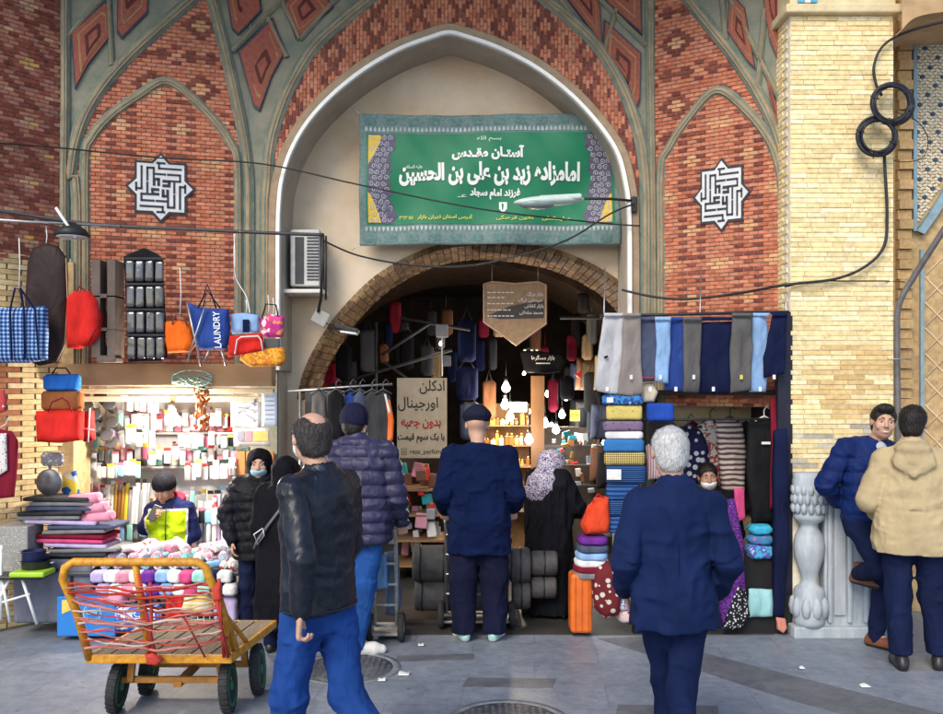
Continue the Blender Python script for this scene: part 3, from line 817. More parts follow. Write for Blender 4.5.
# ------------------------------------------------------------------ bazaar passage beyond the arch
pas = thing('bazaar_passage', 'dark vaulted bazaar passage running back behind the entrance arch', 'passage', (0, 13, 0))
M_dark = mat('dark_plaster', (.055, .04, .03), .9, var=.4, vs=3, bump=.4, bs=20)  # very dark brown, mottled at random
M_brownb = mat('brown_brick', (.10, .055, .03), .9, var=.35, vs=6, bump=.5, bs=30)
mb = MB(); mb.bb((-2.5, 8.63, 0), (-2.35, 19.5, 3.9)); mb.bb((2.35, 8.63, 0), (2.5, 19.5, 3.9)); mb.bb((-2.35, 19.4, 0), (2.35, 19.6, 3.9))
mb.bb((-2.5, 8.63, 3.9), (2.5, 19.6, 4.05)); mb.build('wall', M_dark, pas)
mb = MB()                                           # second brick vault further in
for Y0 in (9.8, 13.2):
    pr = [(2.3 * math.cos(PI - PI * i / 24), 2.35 + 1.4 * math.sin(PI * i / 24)) for i in range(25)]
    for a, b in zip(pr, pr[1:]):
        mb.add([Vector((a[0], Y0, a[1])), Vector((b[0], Y0, b[1])), Vector((b[0], Y0, 3.9)), Vector((a[0], Y0, 3.9)), Vector((a[0], Y0 + 2.6, a[1])), Vector((b[0], Y0 + 2.6, b[1]))], [(0, 1, 2, 3), (0, 4, 5, 1)])
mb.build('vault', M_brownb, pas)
M_beam = mat('grey_timber', (.055, .05, .05), .8, var=.3, stretch=(1, 1, 4))
for p0, p1 in [((382, 355), (432, 322)), ((384, 362), (436, 400)), ((376, 322), (376, 440)), ((330, 386), (452, 350)), ((560, 318), (640, 318)), ((400, 318), (470, 330))]:
    a, b = P(*p0, 9.45), P(*p1, 9.45); mb = MB(); mb.tube([a, b], .016, 4); mb.build('timber_brace', M_beam, pas)
# ------------------------------------------------------------------ cream brick pillar on its carved stone base
pil = thing('brick_pillar', 'cream brick pillar with a carved grey stone base at the right of the gateway', 'pillar', (2.9, 7.4, 0))
PY0 = 7.06; px0, px1 = X(790, PY0), X(893, PY0); zb, zt = Z(478, PY0), Z(14, PY0)
mb = MB(); mb.bb((px0, PY0, 0), (px1, 7.9, zt + .6)); mb.build('core', mat('lime_mortar', (.82, .76, .62), .9, var=.15, vs=12), pil)
mb = MB(); CR = [(.84, .67, .36), (.87, .72, .42), (.80, .62, .32), (.88, .76, .49), (.85, .69, .37)]
h = .0385; j = 0; z = zb
while z < zt - .01:
    x = px0 - (.11 if j % 2 else 0); k = 0
    while x < px1:
        L = rnd.choice((.22, .20, .24, .17)) if (k + j) % 4 else .10
        a, b = max(x, px0) + .003, min(x + L, px1) - .003
        if b - a > .02:
            c = jit(rnd.choice(CR), .1); pxc = CX + (a + b) / 2 / PY0 * F; pyc = HY - (z - CAMZ) / PY0 * F
            st = math.exp(-((pxc - 835) / 45) ** 2 - ((pyc - 395) / 42) ** 2) + .6 * math.exp(-((pxc - 868) / 30) ** 2 - ((pyc - 370) / 22) ** 2)
            if st > rnd.uniform(.25, 1.1): c = jit((.70, .49, .22), .15)
            if pyc > 425 and rnd.random() < .3: c = jit((.55, .49, .40), .2)
            d = rnd.uniform(.006, .013)
            mb.col = c; mb.bb((a, PY0 - d, z + .003), (b, PY0 + .01, z + h - .003))
        x += L; k += 1
    y = PY0 + .05 + (.1 if j % 2 else 0)                # side face toward the recess
    while y < 7.7:
        mb.col = jit(rnd.choice(CR), .12); mb.bb((px0 - .008, y + .004, z + .004), (px0 + .01, y + .2, z + h - .003)); y += .21
    y = PY0 + .02
    z += h; j += 1
mb.col = None; mb.build('brickwork', colmat('cream_brick', .85, .4, 70, .18, 30), pil)
mb = MB(); mb.rbox(((px0 + px1) / 2, 7.42, zt + .02), (px1 - px0 + .10, .86, .07), .012); mb.rbox(((px0 + px1) / 2, 7.45, zt + .5), (px1 - px0 + .02, .84, .9), .01)
mb.build('cornice', mat('cream_stone', (.68, .56, .34), .85, var=.15), pil)
mb = MB()
for i in range(5):
    for k in range(3):
        mb.m((i + k) % 2); mb.box((px0 + .07 + k * .05, 7.02, zt + .09 + i * .05), (.046, .03, .046))
mb.build('tile_inlay', [mat('turquoise_glaze', (.10, .38, .55), .3), mat('white_glaze2', (.7, .72, .72), .3)], pil)
M_stone = mat('grey_marble', (.50, .54, .58), .55, vs=4, bump=.3, bs=25, col2=(.33, .38, .43), stretch=(3, 3, .8))
xb0, xb1 = X(793, 6.95), X(903, 6.95)
mb = MB(); mb.rbox(((xb0 + xb1) / 2 + .12, 7.3, .62), (xb1 - xb0 - .24, .72, 1.24), .012); mb.rbox(((xb0 + xb1) / 2, 7.25, .04), (xb1 - xb0 + .03, .74, .09), .012)
mb.rbox(((xb0 + xb1) / 2 + .12, 7.27, 1.22), (xb1 - xb0 - .2, .74, .08), .015)
for xx in (830, 850, 866, 888): mb.rbox((X(xx, 6.92), 6.93, .64), (.035, .05, 1.06), .012)
for xx in (840, 877): mb.rbox((X(xx, 6.93), 6.935, .64), (.09, .03, .95), .008)
mb.build('stone_base', M_stone, pil)
cx = X(811, 6.93); r = .118
mb = MB(); mb.lathe([(r * .9, .08), (r * .98, .12), (r * .98, .34), (r * .9, .37), (r * .55, .40), (r * .5, .44), (r * .62, .5), (r * .95, .62), (r, .70), (r * .86, .78), (r * .56, .84), (r * .6, .87), (r * .95, .90), (r * 1.0, .93), (r * .86, .95), (r * .92, 1.0), (r * 1.04, 1.10), (r * 1.08, 1.2), (r * 1.02, 1.22), (r * 1.02, 1.26)], (cx, 6.97, 0), 28)
for row, zz in ((0, .99), (1, 1.06), (2, 1.13)):
    for k in range(14):
        an = 2 * PI * (k + .5 * row) / 14; mb.ball((cx + r * 1.0 * math.cos(an), 6.97 + r * 1.0 * math.sin(an), zz), (.024, .024, .042), 8)
for k in range(9): an = 2 * PI * k / 9; mb.ball((cx + r * .96 * math.cos(an), 6.97 + r * .96 * math.sin(an), .23), (.04, .04, .085), 8)
mb.build('carved_column', M_stone, pil)
# ------------------------------------------------------------------ tiled wall at the far right
tw = thing('tiled_wall', 'tan brick wall with blue tile edging at the far right of the photo', 'wall', (3.9, 7.8, 0))
TY = 7.75; xl = X(893, TY); xr = xl + 2.2
mb = MB(); mb.bb((xl - .2, TY, 0), (xr, TY + .3, 5.7)); mb.build('wall', mat('ochre_brick', (.50, .34, .17), .9, var=.25, vs=14, bump=.4, bs=40), tw)
mb = MB()
z = .3
while z < 5.4:                                          # toothed brick edge
    a = .0 if int(z / .085) % 2 else .03
    mb.col = jit((.55, .36, .17), .15); mb.bb((xl + .02, TY - .05 - a, z), (X(909, TY), TY + .02, z + .078)); z += .085
mb.col = None; mb.build('edge_brickwork', colmat('cream_brick'), tw)
mb = MB(); mb.bb((X(911, TY), TY - .05, Z(232, TY)), (X(914.5, TY), TY + .02, 5.4)); mb.bb((X(919, TY), TY - .03, .3), (X(922.5, TY), TY + .02, Z(250, TY)))
ca = smooth([(914, 232), (928, 212), (940, 192), (952, 165), (962, 130)], 6)
for (a, b) in zip(ca, ca[1:]):
    p, r2 = P(*a, TY), P(*b, TY); mb.add([p + Vector((0, -.06, 0)), r2 + Vector((0, -.06, 0)), r2 + Vector((.06, -.06, -.03)), p + Vector((.06, -.06, -.03)), p + Vector((0, .02, 0)), r2 + Vector((0, .02, 0)), r2 + Vector((.06, .25, -.03)), p + Vector((.06, .25, -.03))], [(0, 1, 2, 3), (4, 5, 1, 0), (3, 2, 6, 7)])
mb.build('blue_tile_edging', mat('dusty_blue_tile', (.25, .36, .42), .5, var=.2), tw)
mb = MB()                                               # white herringbone field with blue dots
poly = [(915, 26), (1010, 10), (1010, 90), (962, 120), (950, 160), (938, 190), (926, 210), (915, 228)]
n = 0
for i in range(60):
    for jj in range(90):
        pxx, pyy = 914 + i * 5.2 + (2.6 if jj % 2 else 0), 12 + jj * 3.1
        if not inpoly(pxx, pyy, poly): continue
        p = P(pxx, pyy, TY)
        if (i * 2 + jj % 2 + jj) % 8 == 0 and jj % 3 == 0: mb.col = (.05, .09, .16); d = (.03, .02, .03)
        else: mb.col = jit((.70, .62, .47), .12); d = (.04, .014, .02)
        mb.box((p.x, TY - .004, p.z), d, (0, R(25 if (i + jj) % 2 else -25), 0))
mb.col = None; mb.build('herringbone_tiles', colmat('cream_brick'), tw)
mb = MB()                                               # diagonal lattice below
for i in range(-8, 10):
    for sgn in (-1, 1):
        a0 = Vector((X(924, TY), TY - .004, 2.0 + i * .22)); L = 1.2; b0 = a0 + Vector((L, 0, sgn * L))
        if a0.z < 1.0 or a0.z > 3.0: continue
        if b0.z > 3.1: b0 = a0 + (b0 - a0) * ((3.1 - a0.z) / (b0.z - a0.z))
        if b0.z < .9: b0 = a0 + (b0 - a0) * ((.9 - a0.z) / (b0.z - a0.z))
        mb.tube([a0, b0], .008, 4)
mb.build('lattice_joints', mat('pale_mortar', (.66, .52, .34), .9), tw)
mb = MB(); q = smooth([(902, 30), (915, 18), (943, 12), (1000, 8)], 6)
for a, b in zip(q, q[1:]):
    p, r2 = P(*a, 6.9), P(*b, 6.9); mb.add([p, r2, r2 + Vector((0, 0, 1)), p + Vector((0, 0, 1)), p + Vector((.1, .9, .05)), r2 + Vector((.1, .9, .05))], [(0, 1, 2, 3), (0, 4, 5, 1)])
mb.build('overhang', mat('tan_plaster', (.50, .33, .17), .9, var=.2, vs=5), tw)
# ------------------------------------------------------------------ helpers for goods
def one(name, label, cat, mb, mats, group=None, kind=None, smooth=None):
    return tag(mb.build(name, mats, smooth=smooth), label, cat, group, kind)
def puff(mb, poly, Y, th=.05, wr=.006, seed=0, sag=None, sub=2, sc=9, world=False, mats=None, tilt=0.0):
    """soft padded shape with the given outline: bags, hanging clothes, folded stacks"""
    q = [(p[0], p[1]) for p in poly] if world else [(X(a, Y), Z(b, Y)) for a, b in poly]
    n0 = []
    for i in range(len(q)):
        a, b = q[i], q[(i + 1) % len(q)]
        L = math.hypot(b[0] - a[0], b[1] - a[1]); k = max(1, int(L / .03))
        n0 += [(a[0] + (b[0] - a[0]) * t / k, a[1] + (b[1] - a[1]) * t / k) for t in range(k)]
    q = n0; n = len(q); cx = sum(p[0] for p in q) / n; cz = sum(p[1] for p in q) / n
    ks = [1, .985, .93, .82, .66, .48, .28, .1]; vs = []
    zt = max(p[1] for p in q)
    for side in (-1, 1):
        for k in ks:
            d = th / 2 * (1 - k ** 6) ** .5 if k < 1 else 0
            for (x, z) in q:
                xx, zz = cx + (x - cx) * k, cz + (z - cz) * k
                vs.append([xx, Y + side * d - tilt * (zt - zz), zz])
    a = np.array(vs); nz = vnoise(np.stack([a[:, 0] * sc, a[:, 1] * 3 + seed * 3.7, a[:, 2] * sc * .45], -1), seed) * wr + vnoise(np.stack([a[:, 0] * sc * 3, a[:, 1] * 5 + seed, a[:, 2] * sc], -1), seed + 3) * wr * .4
    a[:, 1] += nz * 1.6; a[:, 0] += np.roll(nz, 7) * .12
    K = len(ks); fs = []
    for sidx in (0, 1):
        o = sidx * K * n
        for r in range(K - 1):
            for i in range(n):
                j = (i + 1) % n; f = (o + r * n + i, o + r * n + j, o + (r + 1) * n + j, o + (r + 1) * n + i)
                fs.append(f if sidx == 0 else f[::-1])
        c = tuple(o + (K - 1) * n + i for i in range(n)); fs.append(c if sidx == 0 else c[::-1])
    for i in range(n):
        j = (i + 1) % n; fs.append((i, K * n + i, K * n + j, j))
    old = mb.smooth; mb.smooth = True; mb.add([tuple(v) for v in a], fs); mb.smooth = old
    return mb
def rect(x0, y0, x1, y1, r=2):
    return [(x0 + r, y0), (x1 - r, y0), (x1, y0 + r), (x1, y1 - r), (x1 - r, y1), (x0 + r, y1), (x0, y1 - r), (x0, y0 + r)]
ORD = ['first', 'second', 'third', 'fourth', 'fifth', 'sixth', 'seventh', 'eighth', 'ninth', 'tenth', 'eleventh', 'twelfth', 'thirteenth', 'fourteenth', 'fifteenth', 'sixteenth', 'seventeenth', 'eighteenth', 'nineteenth', 'twentieth', 'twenty-first', 'twenty-second', 'twenty-third', 'twenty-fourth', 'twenty-fifth', 'twenty-sixth', 'twenty-seventh', 'twenty-eighth', 'twenty-ninth', 'thirtieth']
PL = {}
def plast(cn, rough=.35):
    C = {'white': (.80, .80, .80), 'cream': (.74, .68, .56), 'black': (.022, .02, .022), 'charcoal': (.06, .06, .065), 'mint': (.30, .68, .62), 'pink': (.75, .33, .42), 'rose': (.70, .20, .30), 'red': (.62, .03, .025), 'orange': (.80, .20, .02), 'brown': (.16, .07, .04), 'silver': (.55, .56, .58), 'blue': (.03, .13, .52), 'navy': (.012, .018, .07), 'green': (.05, .30, .14), 'lime': (.36, .62, .03), 'yellow': (.80, .58, .05), 'gold': (.62, .38, .08), 'purple': (.20, .06, .32), 'lilac': (.52, .42, .66), 'grey': (.32, .33, .36), 'sky': (.25, .52, .80), 'teal': (.03, .30, .33), 'copper': (.45, .18, .07), 'tan': (.45, .30, .16), 'maroon': (.20, .015, .03)}
    if cn not in PL: PL[cn] = mat('plastic_' + cn, C[cn], rough, var=.1, vs=6, bump=.05, metal=.7 if cn in ('silver', 'gold', 'copper') else 0)
    return PL[cn]
def fab(cn, **k):
    C = {'white': (.74, .73, .72), 'cream': (.70, .62, .48), 'black': (.012, .012, .014), 'charcoal': (.045, .045, .05), 'slate': (.075, .09, .15), 'pink': (.72, .28, .38), 'rose': (.6, .08, .22), 'red': (.62, .025, .02), 'orange': (.78, .14, .015), 'brown': (.17, .075, .04), 'blue': (.02, .065, .30), 'royal': (.028, .065, .27), 'navy': (.008, .012, .045), 'green': (.05, .25, .12), 'lime': (.45, .68, .03), 'yellow': (.75, .52, .05), 'purple': (.15, .03, .26), 'lilac': (.48, .40, .62), 'grey': (.20, .20, .21), 'light grey': (.46, .46, .49), 'taupe': (.25, .215, .20), 'sky': (.26, .42, .68), 'teal': (.02, .22, .26), 'turquoise': (.10, .50, .58), 'mint': (.35, .68, .60), 'maroon': (.20, .012, .03), 'tan': (.5, .34, .18), 'dark grey': (.11, .105, .105)}
    return cloth('cloth_' + cn.replace(' ', '_'), C[cn], **k)
M_steel = mat('steel_tube', (.42, .43, .45), .35, .8, var=.2)
M_black = mat('black_iron', (.02, .02, .022), .5, var=.3)
M_wtube = mat('white_enamel', (.75, .75, .74), .4, var=.12)
M_wood = mat('shop_wood', (.36, .22, .11), .6, vs=4, bump=.3, stretch=(1, 1, .15), col2=(.24, .13, .06))
M_bulb = mat('bulb_glow', (1.0, .90, .72), emit=22, var=0, bump=0)
M_bulbc = mat('bulb_glow_white', (.95, .97, 1.0), emit=18, var=0, bump=0)
def bulb(px, py, Y, label, r=.035, warm=True, watt=6, light=True, stem=.25):
    p = P(px, py, Y); t = thing('light_bulb', label, 'light bulb', p, 'lit light bulbs of the bazaar')
    m = MB(); m.lathe([(r * .45, r * 1.5), (r * .5, r * 1.0), (r * .85, r * .5), (r, 0), (r * .8, -r * .6), (r * .35, -r * .95), (.002, -r)], p, 16); m.build('glass', M_bulb if warm else M_bulbc, t)
    m = MB(); m.cyl(p + Vector((0, 0, r * 1.4)), p + Vector((0, 0, r * 2.4)), r * .5); m.tube([p + Vector((0, 0, r * 2.3)), p + Vector((0, 0, stem))], .004, 6); m.build('socket', M_black, t)
    if light:
        l = bpy.data.lights.new('bulb_light', 'POINT'); l.energy = watt; l.color = ((1, .90, .76) if watt > 40 else (1, .80, .55)) if warm else (.93, .96, 1); l.shadow_soft_size = .06
        o = bpy.data.objects.new('bulb_light', l); COL.objects.link(o); o.location = p + Vector((0, -.09, -.02))
# ---- the goods a household stall sells: each maker returns a thing standing with its base at b
def g_jar(b, h, r, c1, c2, label, group):
    t = thing('storage_jar', label, 'jar', b, group); m = MB(); m.lathe([(r * .9, 0), (r, h * .06), (r, h * .72), (r * .82, h * .8)], b, 14); m.build('body', plast(c1), t)
    m = MB(); m.lathe([(r * .9, h * .8), (r * .92, h * .97), (r * .8, h), (.004, h)], b, 14); m.build('lid', plast(c2), t)
def g_pump(b, h, r, c1, c2, label, group):
    t = thing('soap_dispenser', label, 'soap dispenser', b, group); m = MB(); m.lathe([(r * .9, 0), (r, h * .05), (r, h * .55), (r * .5, h * .7), (r * .35, h * .74)], b, 14); m.build('body', plast(c1), t)
    m = MB(); b = Vector(b); m.cyl(b + Vector((0, 0, h * .72)), b + Vector((0, 0, h * .93)), r * .2); m.rbox(b + Vector((0, -r * .5, h * .95)), (r * .45, r * 1.5, h * .07), .004); m.build('pump', plast(c2), t)
def g_box(b, h, r, c1, c2, label, group):
    t = thing('goods_box', label, 'box', b, group); b = Vector(b); m = MB(); m.rbox(b + Vector((0, 0, h / 2)), (r * 2, r * 1.6, h), .004); m.build('carton', plast(c1), t)
    m = MB(); m.box(b + Vector((0, -r * .8 - .001, h * .55)), (r * 1.4, .003, h * .5)); m.build('printed_panel', plast(c2), t)
def g_can(b, h, r, c1, c2, label, group):
    t = thing('canister', label, 'canister', b, group); m = MB(); m.lathe([(r, 0), (r, h * .9), (r * .96, h)], b, 16); m.build('body', plast(c1), t)
    m = MB(); m.lathe([(r * 1.03, h * .86), (r * 1.03, h * .99), (r * .5, h * 1.02), (r * .2, h * 1.1), (.003, h * 1.1)], b, 16); m.build('lid', plast(c2), t)
def g_cup(b, h, r, c1, c2, label, group):
    t = thing('plastic_tumbler', label, 'tumbler', b, group); M = Euler((R(62), R(rnd.uniform(-14, 14)), 0)).to_matrix()
    m = MB(); m.lathe([(r * .68, 0), (r * .74, h * .5), (r, h), (r * .9, h), (r * .64, h * .3), (.003, h * .05)], b, 16, M); m.build('body', plast(c1), t)
    m = MB(); m.lathe([(r * 1.0, h * .93), (r * 1.07, h * .95), (r * 1.07, h), (r * .95, h * 1.005)], b, 16, M); m.build('rim', plast(c2), t)
def g_roll(b, L, r, c1, c2, label, group, d=(0, 0, 1), mm=None):
    t = thing('wrapped_roll', label, 'roll', b, group); b = Vector(b); d = Vector(d).normalized(); Mx = d.to_track_quat('Z', 'Y').to_matrix()
    m = MB(); m.lathe([(r * .4, .004), (r * .95, 0), (r, .004), (r * 1.0, L * .5), (r, L - .004), (r * .95, L), (r * .4, L - .004)], b, 14, Mx); m.build('sheet', mm or plast(c1), t)
    m = MB(); m.lathe([(r * .2, -.002), (r * .38, -.002), (r * .38, .006), (r * .2, .006)], b, 12, Mx); m.build('core', plast(c2), t)
def g_pack(b, h, r, c1, c2, label, group):
    t = thing('hanging_pack', label, 'packet', b, group); b = Vector(b); m = MB(); puff(m, [(b.x - r, b.z), (b.x + r, b.z), (b.x + r, b.z + h * .8), (b.x - r, b.z + h * .8)], b.y, .02, .003, rnd.randint(0, 99), world=True); m.build('packet', plast(c1), t)
    m = MB(); m.box(b + Vector((0, 0, h * .9)), (r * 2.05, .006, h * .2)); m.build('header_card', plast(c2), t)

# ------------------------------------------------------------------ left household shop
shop = thing('household_shop', 'open household goods stall in the left niche with a tan lintel and white shelves', 'shop', (X(170, 7.6), 7.6, 0))
SBY = 8.45
field('ochre_brickwork', [(-88, 638), (-88, 262), (61, 262), (61, 638)], 'O' if False else 'A', .2, .065, .01) if False else None
mb = MB(); zt = Z(374, 7.5)
mb.bb((X(66, 7.6), SBY, 0), (X(285, SBY), SBY + .08, 2.2)); mb.build('back_wall', mat('shop_white', (.76, .76, .77), .7, var=.12, vs=5, bump=.1), shop)
mb = MB(); mb.bb((X(66, 7.6) - .12, 7.52, 0), (X(66, 7.6), SBY, 2.2)); mb.build('side_wall', mat('shop_cream', (.55, .47, .36), .8, var=.15), shop); mb = MB(); mb.bb((X(285, SBY), 7.95, 0), (X(285, SBY) + .05, SBY, 2.2)); mb.build('side_wall', mat('shop_cream', (.55, .47, .36), .8, var=.15), shop)
mb = MB(); mb.bb((X(66, 7.6) - .1, 7.42, 2.03), (X(285, SBY), SBY, 2.1)); mb.build('ceiling', mat('shop_cream', (.5, .4, .3)), shop)
mb = MB(); mb.rbox(((X(62, 7.4) + X(274, 7.4)) / 2, 7.4, (Z(364, 7.4) + Z(386, 7.4)) / 2), (X(274, 7.4) - X(62, 7.4), .16, Z(364, 7.4) - Z(386, 7.4)), .008); mb.build('lintel', mat('lintel_tan', (.46, .31, .16), .75, vs=3, bump=.25, stretch=(.3, 1, 1), col2=(.35, .22, .11)), shop)
for yy, dd in ((391, 0), (399, .03)):
    mb = MB(); mb.rbox(((X(75, 7.5) + X(275, 7.5)) / 2, 7.52 + dd, Z(yy, 7.5)), (X(272, 7.5) - X(75, 7.5), .05, .045), .006); mb.build('lintel_batten', mat('batten_pale', (.60, .50, .36), .7, stretch=(.3, 1, 1), vs=5), shop)
# ochre brick pier on the flank, down to the ground
mb = MB(); z = .02; j = 0
pier_t = thing('ochre_brick_pier', 'ochre brick pier at the left edge behind the hanging bags and pan', 'pier', (X(20, 7.2), 7.3, 0))
q0, q1 = wpx(-86, 300)[0], WS[1] + .12
while z < Z(258, 7.3):
    s = q0 - (.11 if j % 2 else 0)
    while s < q1:
        a, b = max(s, q0), min(s + .21, q1 - .002)
        if b - a > .03:
            p = W((a + b) / 2, z); pp = CX + p.x / p.y * F
            c = jit(rnd.choice([(.56, .42, .22), (.60, .46, .26), (.52, .38, .19), (.64, .51, .31)]), .14)
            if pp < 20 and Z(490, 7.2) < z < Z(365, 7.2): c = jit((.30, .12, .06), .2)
            brick(mb, a + .003, b - .003, z + .002, z + .042, .003, .010 + rnd.random() * .008, c)
        s += .22
    z += .043; j += 1
mb.build('brickwork', colmat('cream_brick'), pier_t)
mb = MB(); mb.bb((W(q1, 0).x - .16, 7.42, 0), (W(q1, 0).x + .01, 7.75, Z(262, 7.4))); mb.build('pier_core', mat('ochre_pier', (.46, .33, .17), .9, var=.25, vs=12, bump=.5, bs=30), pier_t)
# shelves with goods
def shelf(y, Yd, depth=.22, x0=78, x1=262):
    m = MB(); m.rbox(((X(x0, Yd) + X(x1, Yd)) / 2, Yd + depth / 2, Z(y, Yd) - .012), (X(x1, Yd) - X(x0, Yd), depth, .02), .004); m.build('shelf', mat('shelf_metal', (.55, .55, .56), .5, .3), shop)
shelf(432, 8.18); shelf(466, 8.12); shelf(512, 8.16, .2); shelf(556, 8.1)
def row(y, Yd, x0, x1, step, makers, cols, caps, h, r, place, group, yj=.03):
    x = x0; i = 0
    while x < x1:
        mk = rnd.choice(makers); c1, c2 = rnd.choice(cols), rnd.choice(caps); s = rnd.uniform(.8, 1.15)
        nm = {g_jar: 'jar', g_pump: 'pump bottle', g_box: 'carton', g_can: 'canister', g_pack: 'packet'}[mk]
        cap = {g_jar: 'lid', g_pump: 'pump', g_box: 'panel', g_can: 'lid', g_pack: 'card'}[mk]
        b = Vector((X(x, Yd), Yd + .09 + rnd.uniform(-yj, yj), Z(y, Yd)))
        mk(b, h * s, r * rnd.uniform(.85, 1.1), c1, c2, f'{c1} {nm} with {c2} {cap}, {ORD[i]} from left {place}', group)
        x += step * rnd.uniform(.85, 1.15); i += 1
row(432, 8.18, 124, 240, 8.5, [g_box, g_pack, g_jar], ['white', 'white', 'pink', 'rose', 'silver', 'cream', 'red'], ['white', 'rose', 'pink', 'sky', 'yellow'], .19, .034, 'on the shelf behind the bulb', 'goods on the top shelf of the left stall')
row(466, 8.12, 82, 258, 8.2, [g_jar, g_pump, g_can, g_box, g_pump], ['white', 'white', 'white', 'silver', 'grey', 'mint', 'pink', 'brown', 'charcoal', 'cream'], ['black', 'white', 'silver', 'white', 'mint', 'pink'], .2, .036, 'on the shelf above the seller', 'goods on the middle shelf of the left stall')
row(512, 8.16, 84, 255, 9.0, [g_jar, g_can, g_box], ['white', 'white', 'cream', 'silver', 'lilac'], ['white', 'silver', 'grey', 'gold'], .17, .036, 'on the shelf at seller height', 'goods on the lower shelf of the left stall')
row(556, 8.1, 84, 258, 9.4, [g_jar, g_can, g_box], ['white', 'pink', 'silver', 'mint', 'lilac'], ['white', 'silver', 'pink', 'blue'], .17, .038, 'on the lowest stall shelf', 'goods on the lowest shelf of the left stall')
i = 0
for (px, py) in ((99, 420), (113, 410), (118, 428), (99, 433), (112, 441), (118, 448), (92, 412), (104, 402)):
    g_cup(P(px, py, 7.72), .12, .052, 'black' if i not in (4, 5) else 'brown', 'charcoal', f"{'black' if i not in (4, 5) else 'brown'} plastic tumbler, {['lower left one below the red bag side', 'largest in the middle of the cluster', 'below the largest one at the right', 'lowest at the left of the cluster', 'brown one of the two at left', 'brown one hanging lowest at right', 'nearest to the red bag', 'topmost under the lintel'][i]}", 'tumblers hanging by the red bag'); i += 1
# rolls of wrapping standing behind the seller
for i in range(12):
    c = ['white', 'cream', 'gold', 'copper', 'gold', 'yellow', 'silver', 'white', 'white', 'grey', 'white', 'silver'][i]
    g_roll(P(107 + i * 3.6, 524, 7.95), .30 + .03 * (i % 3), .017, c, 'grey', f'{c} roll of wrapping foil, {ORD[i]} from the left beside the seller', 'upright rolls left of the seller', (.02, .12, 1))
M_flor = pattern('star_print', 'dots', [(.62, .08, .10), (.80, .78, .77)], 14, .6, dist=1)
for i in range(16):
    c = ['white', 'silver', 'white', 'cream', 'white', 'lilac', 'white', 'silver'][i % 8]
    g_roll(P(198 + i * 4.1, 588 - (i % 3) * 6, 7.72 + .03 * (i % 2)), .74 - .05 * (i % 4), .021, c, 'grey', f'tall {c} roll of table covering, {ORD[i]} from the seller\'s elbow', 'tall rolls between the seller and the masked youth', (.03 * math.sin(i), .1, 1), M_flor if i in (4, 6, 9) else None)
# packets hung edge to edge on hooks between the shelves
for r_, (yy, Yd, x0, x1, stp, hh, ww) in enumerate(((428, 7.98, 120, 236, 6.6, .15, .026), (462, 7.96, 86, 256, 7.4, .13, .028), (500, 8.0, 84, 150, 6.0, .16, .024), (506, 7.98, 186, 256, 6.2, .17, .025), (540, 7.94, 84, 150, 6.4, .17, .027), (445, 7.78, 84, 160, 6.2, .16, .027), (478, 7.80, 82, 146, 5.6, .15, .027), (446, 7.82, 182, 236, 6.0, .12, .026), (478, 7.8, 188, 240, 5.6, .16, .027), (412, 7.7, 124, 164, 6.4, .12, .026), (522, 7.72, 188, 240, 6.5, .16, .03))):
    n_ = int((x1 - x0) / stp)
    for i in range(n_):
        c1 = rnd.choice(['white'] * 8 + ['silver', 'silver', 'cream', 'lilac', 'grey', 'rose', 'pink', 'sky', 'mint', 'black', 'charcoal']); c2 = rnd.choice(['white', 'silver', 'sky', 'rose', 'yellow', 'grey', 'red', 'black'])
        rw = ['hanging under the lintel', 'hanging above the seller', 'hanging left of the seller', 'hanging right of the seller', 'hanging low at left of the seller', 'hanging below the tumblers', 'hanging in front at left of the seller', 'hanging under the bulb', 'hanging right of the beanie', 'hanging topmost beside the tumblers', 'hanging low before the rolls'][r_]
        g_pack(P(x0 + i * stp + rnd.uniform(-1, 1), yy + rnd.uniform(-3, 3), Yd + rnd.uniform(-.05, .05)), hh * rnd.uniform(.8, 1.1), ww * rnd.uniform(.8, 1.1), c1, c2, f'{c1} packet with {c2} card, {ORD[i]} of those {rw}', 'packets on hooks in the left stall')
# printed posters, calendar and red baskets
mb = MB(); mb.sheet(lambda u, v: P(231 + 30 * u, 391 + 36 * v, 7.55) + Vector((0, .015 * math.sin(5 * u), 0)), 8, 4, .003); mb.m(1)
for k in range(5): mb.sheet(lambda u, v, k=k: P(236 + 20 * u, 398 + 5 * k + 2 * v + 4 * math.sin(3 * u + k), 7.535) + Vector((0, .015 * math.sin(5 * (.15 + u * .67)), 0)), 8, 1, .002)
one('poster', 'white poster with grey sketch hanging under the lintel at right', 'poster', mb, [mat('paper_white', (.75, .77, .80), .7, var=.04), mat('ink_grey', (.35, .36, .42), .8)])
mb = MB(); mb.sheet(lambda u, v: P(262 + 15 * u, 392 + 34 * v, 7.5), 6, 4, .003); mb.m(1)
for k in range(6): mb.bb(P(265, 396 + k * 4.5, 7.496), P(274, 397.3 + k * 4.5, 7.494))
one('poster', 'pale blue price list sheet beside the sketch poster', 'poster', mb, [mat('paper_blue', (.60, .70, .82), .7, var=.04), mat('ink_grey', (.35, .36, .42), .8)])
mb = MB(); mb.sheet(lambda u, v: P(234 + 36 * u, 428 + 18 * v, 7.5), 6, 4, .003)
for k, (x0, x1, mi) in enumerate(((237, 244, 1), (246, 252, 2), (254, 268, 3))): mb.m(mi); mb.bb(P(x0, 431, 7.496), P(x1, 441, 7.492))
one('poster', 'cream leaflet with pink and yellow panels below the sketch poster', 'poster', mb, [mat('paper_cream', (.75, .68, .6), .7), mat('ink_grey', (.35, .36, .42)), mat('ink_pink', (.7, .3, .35)), mat('ink_yellow', (.75, .55, .15))])
mb = MB()
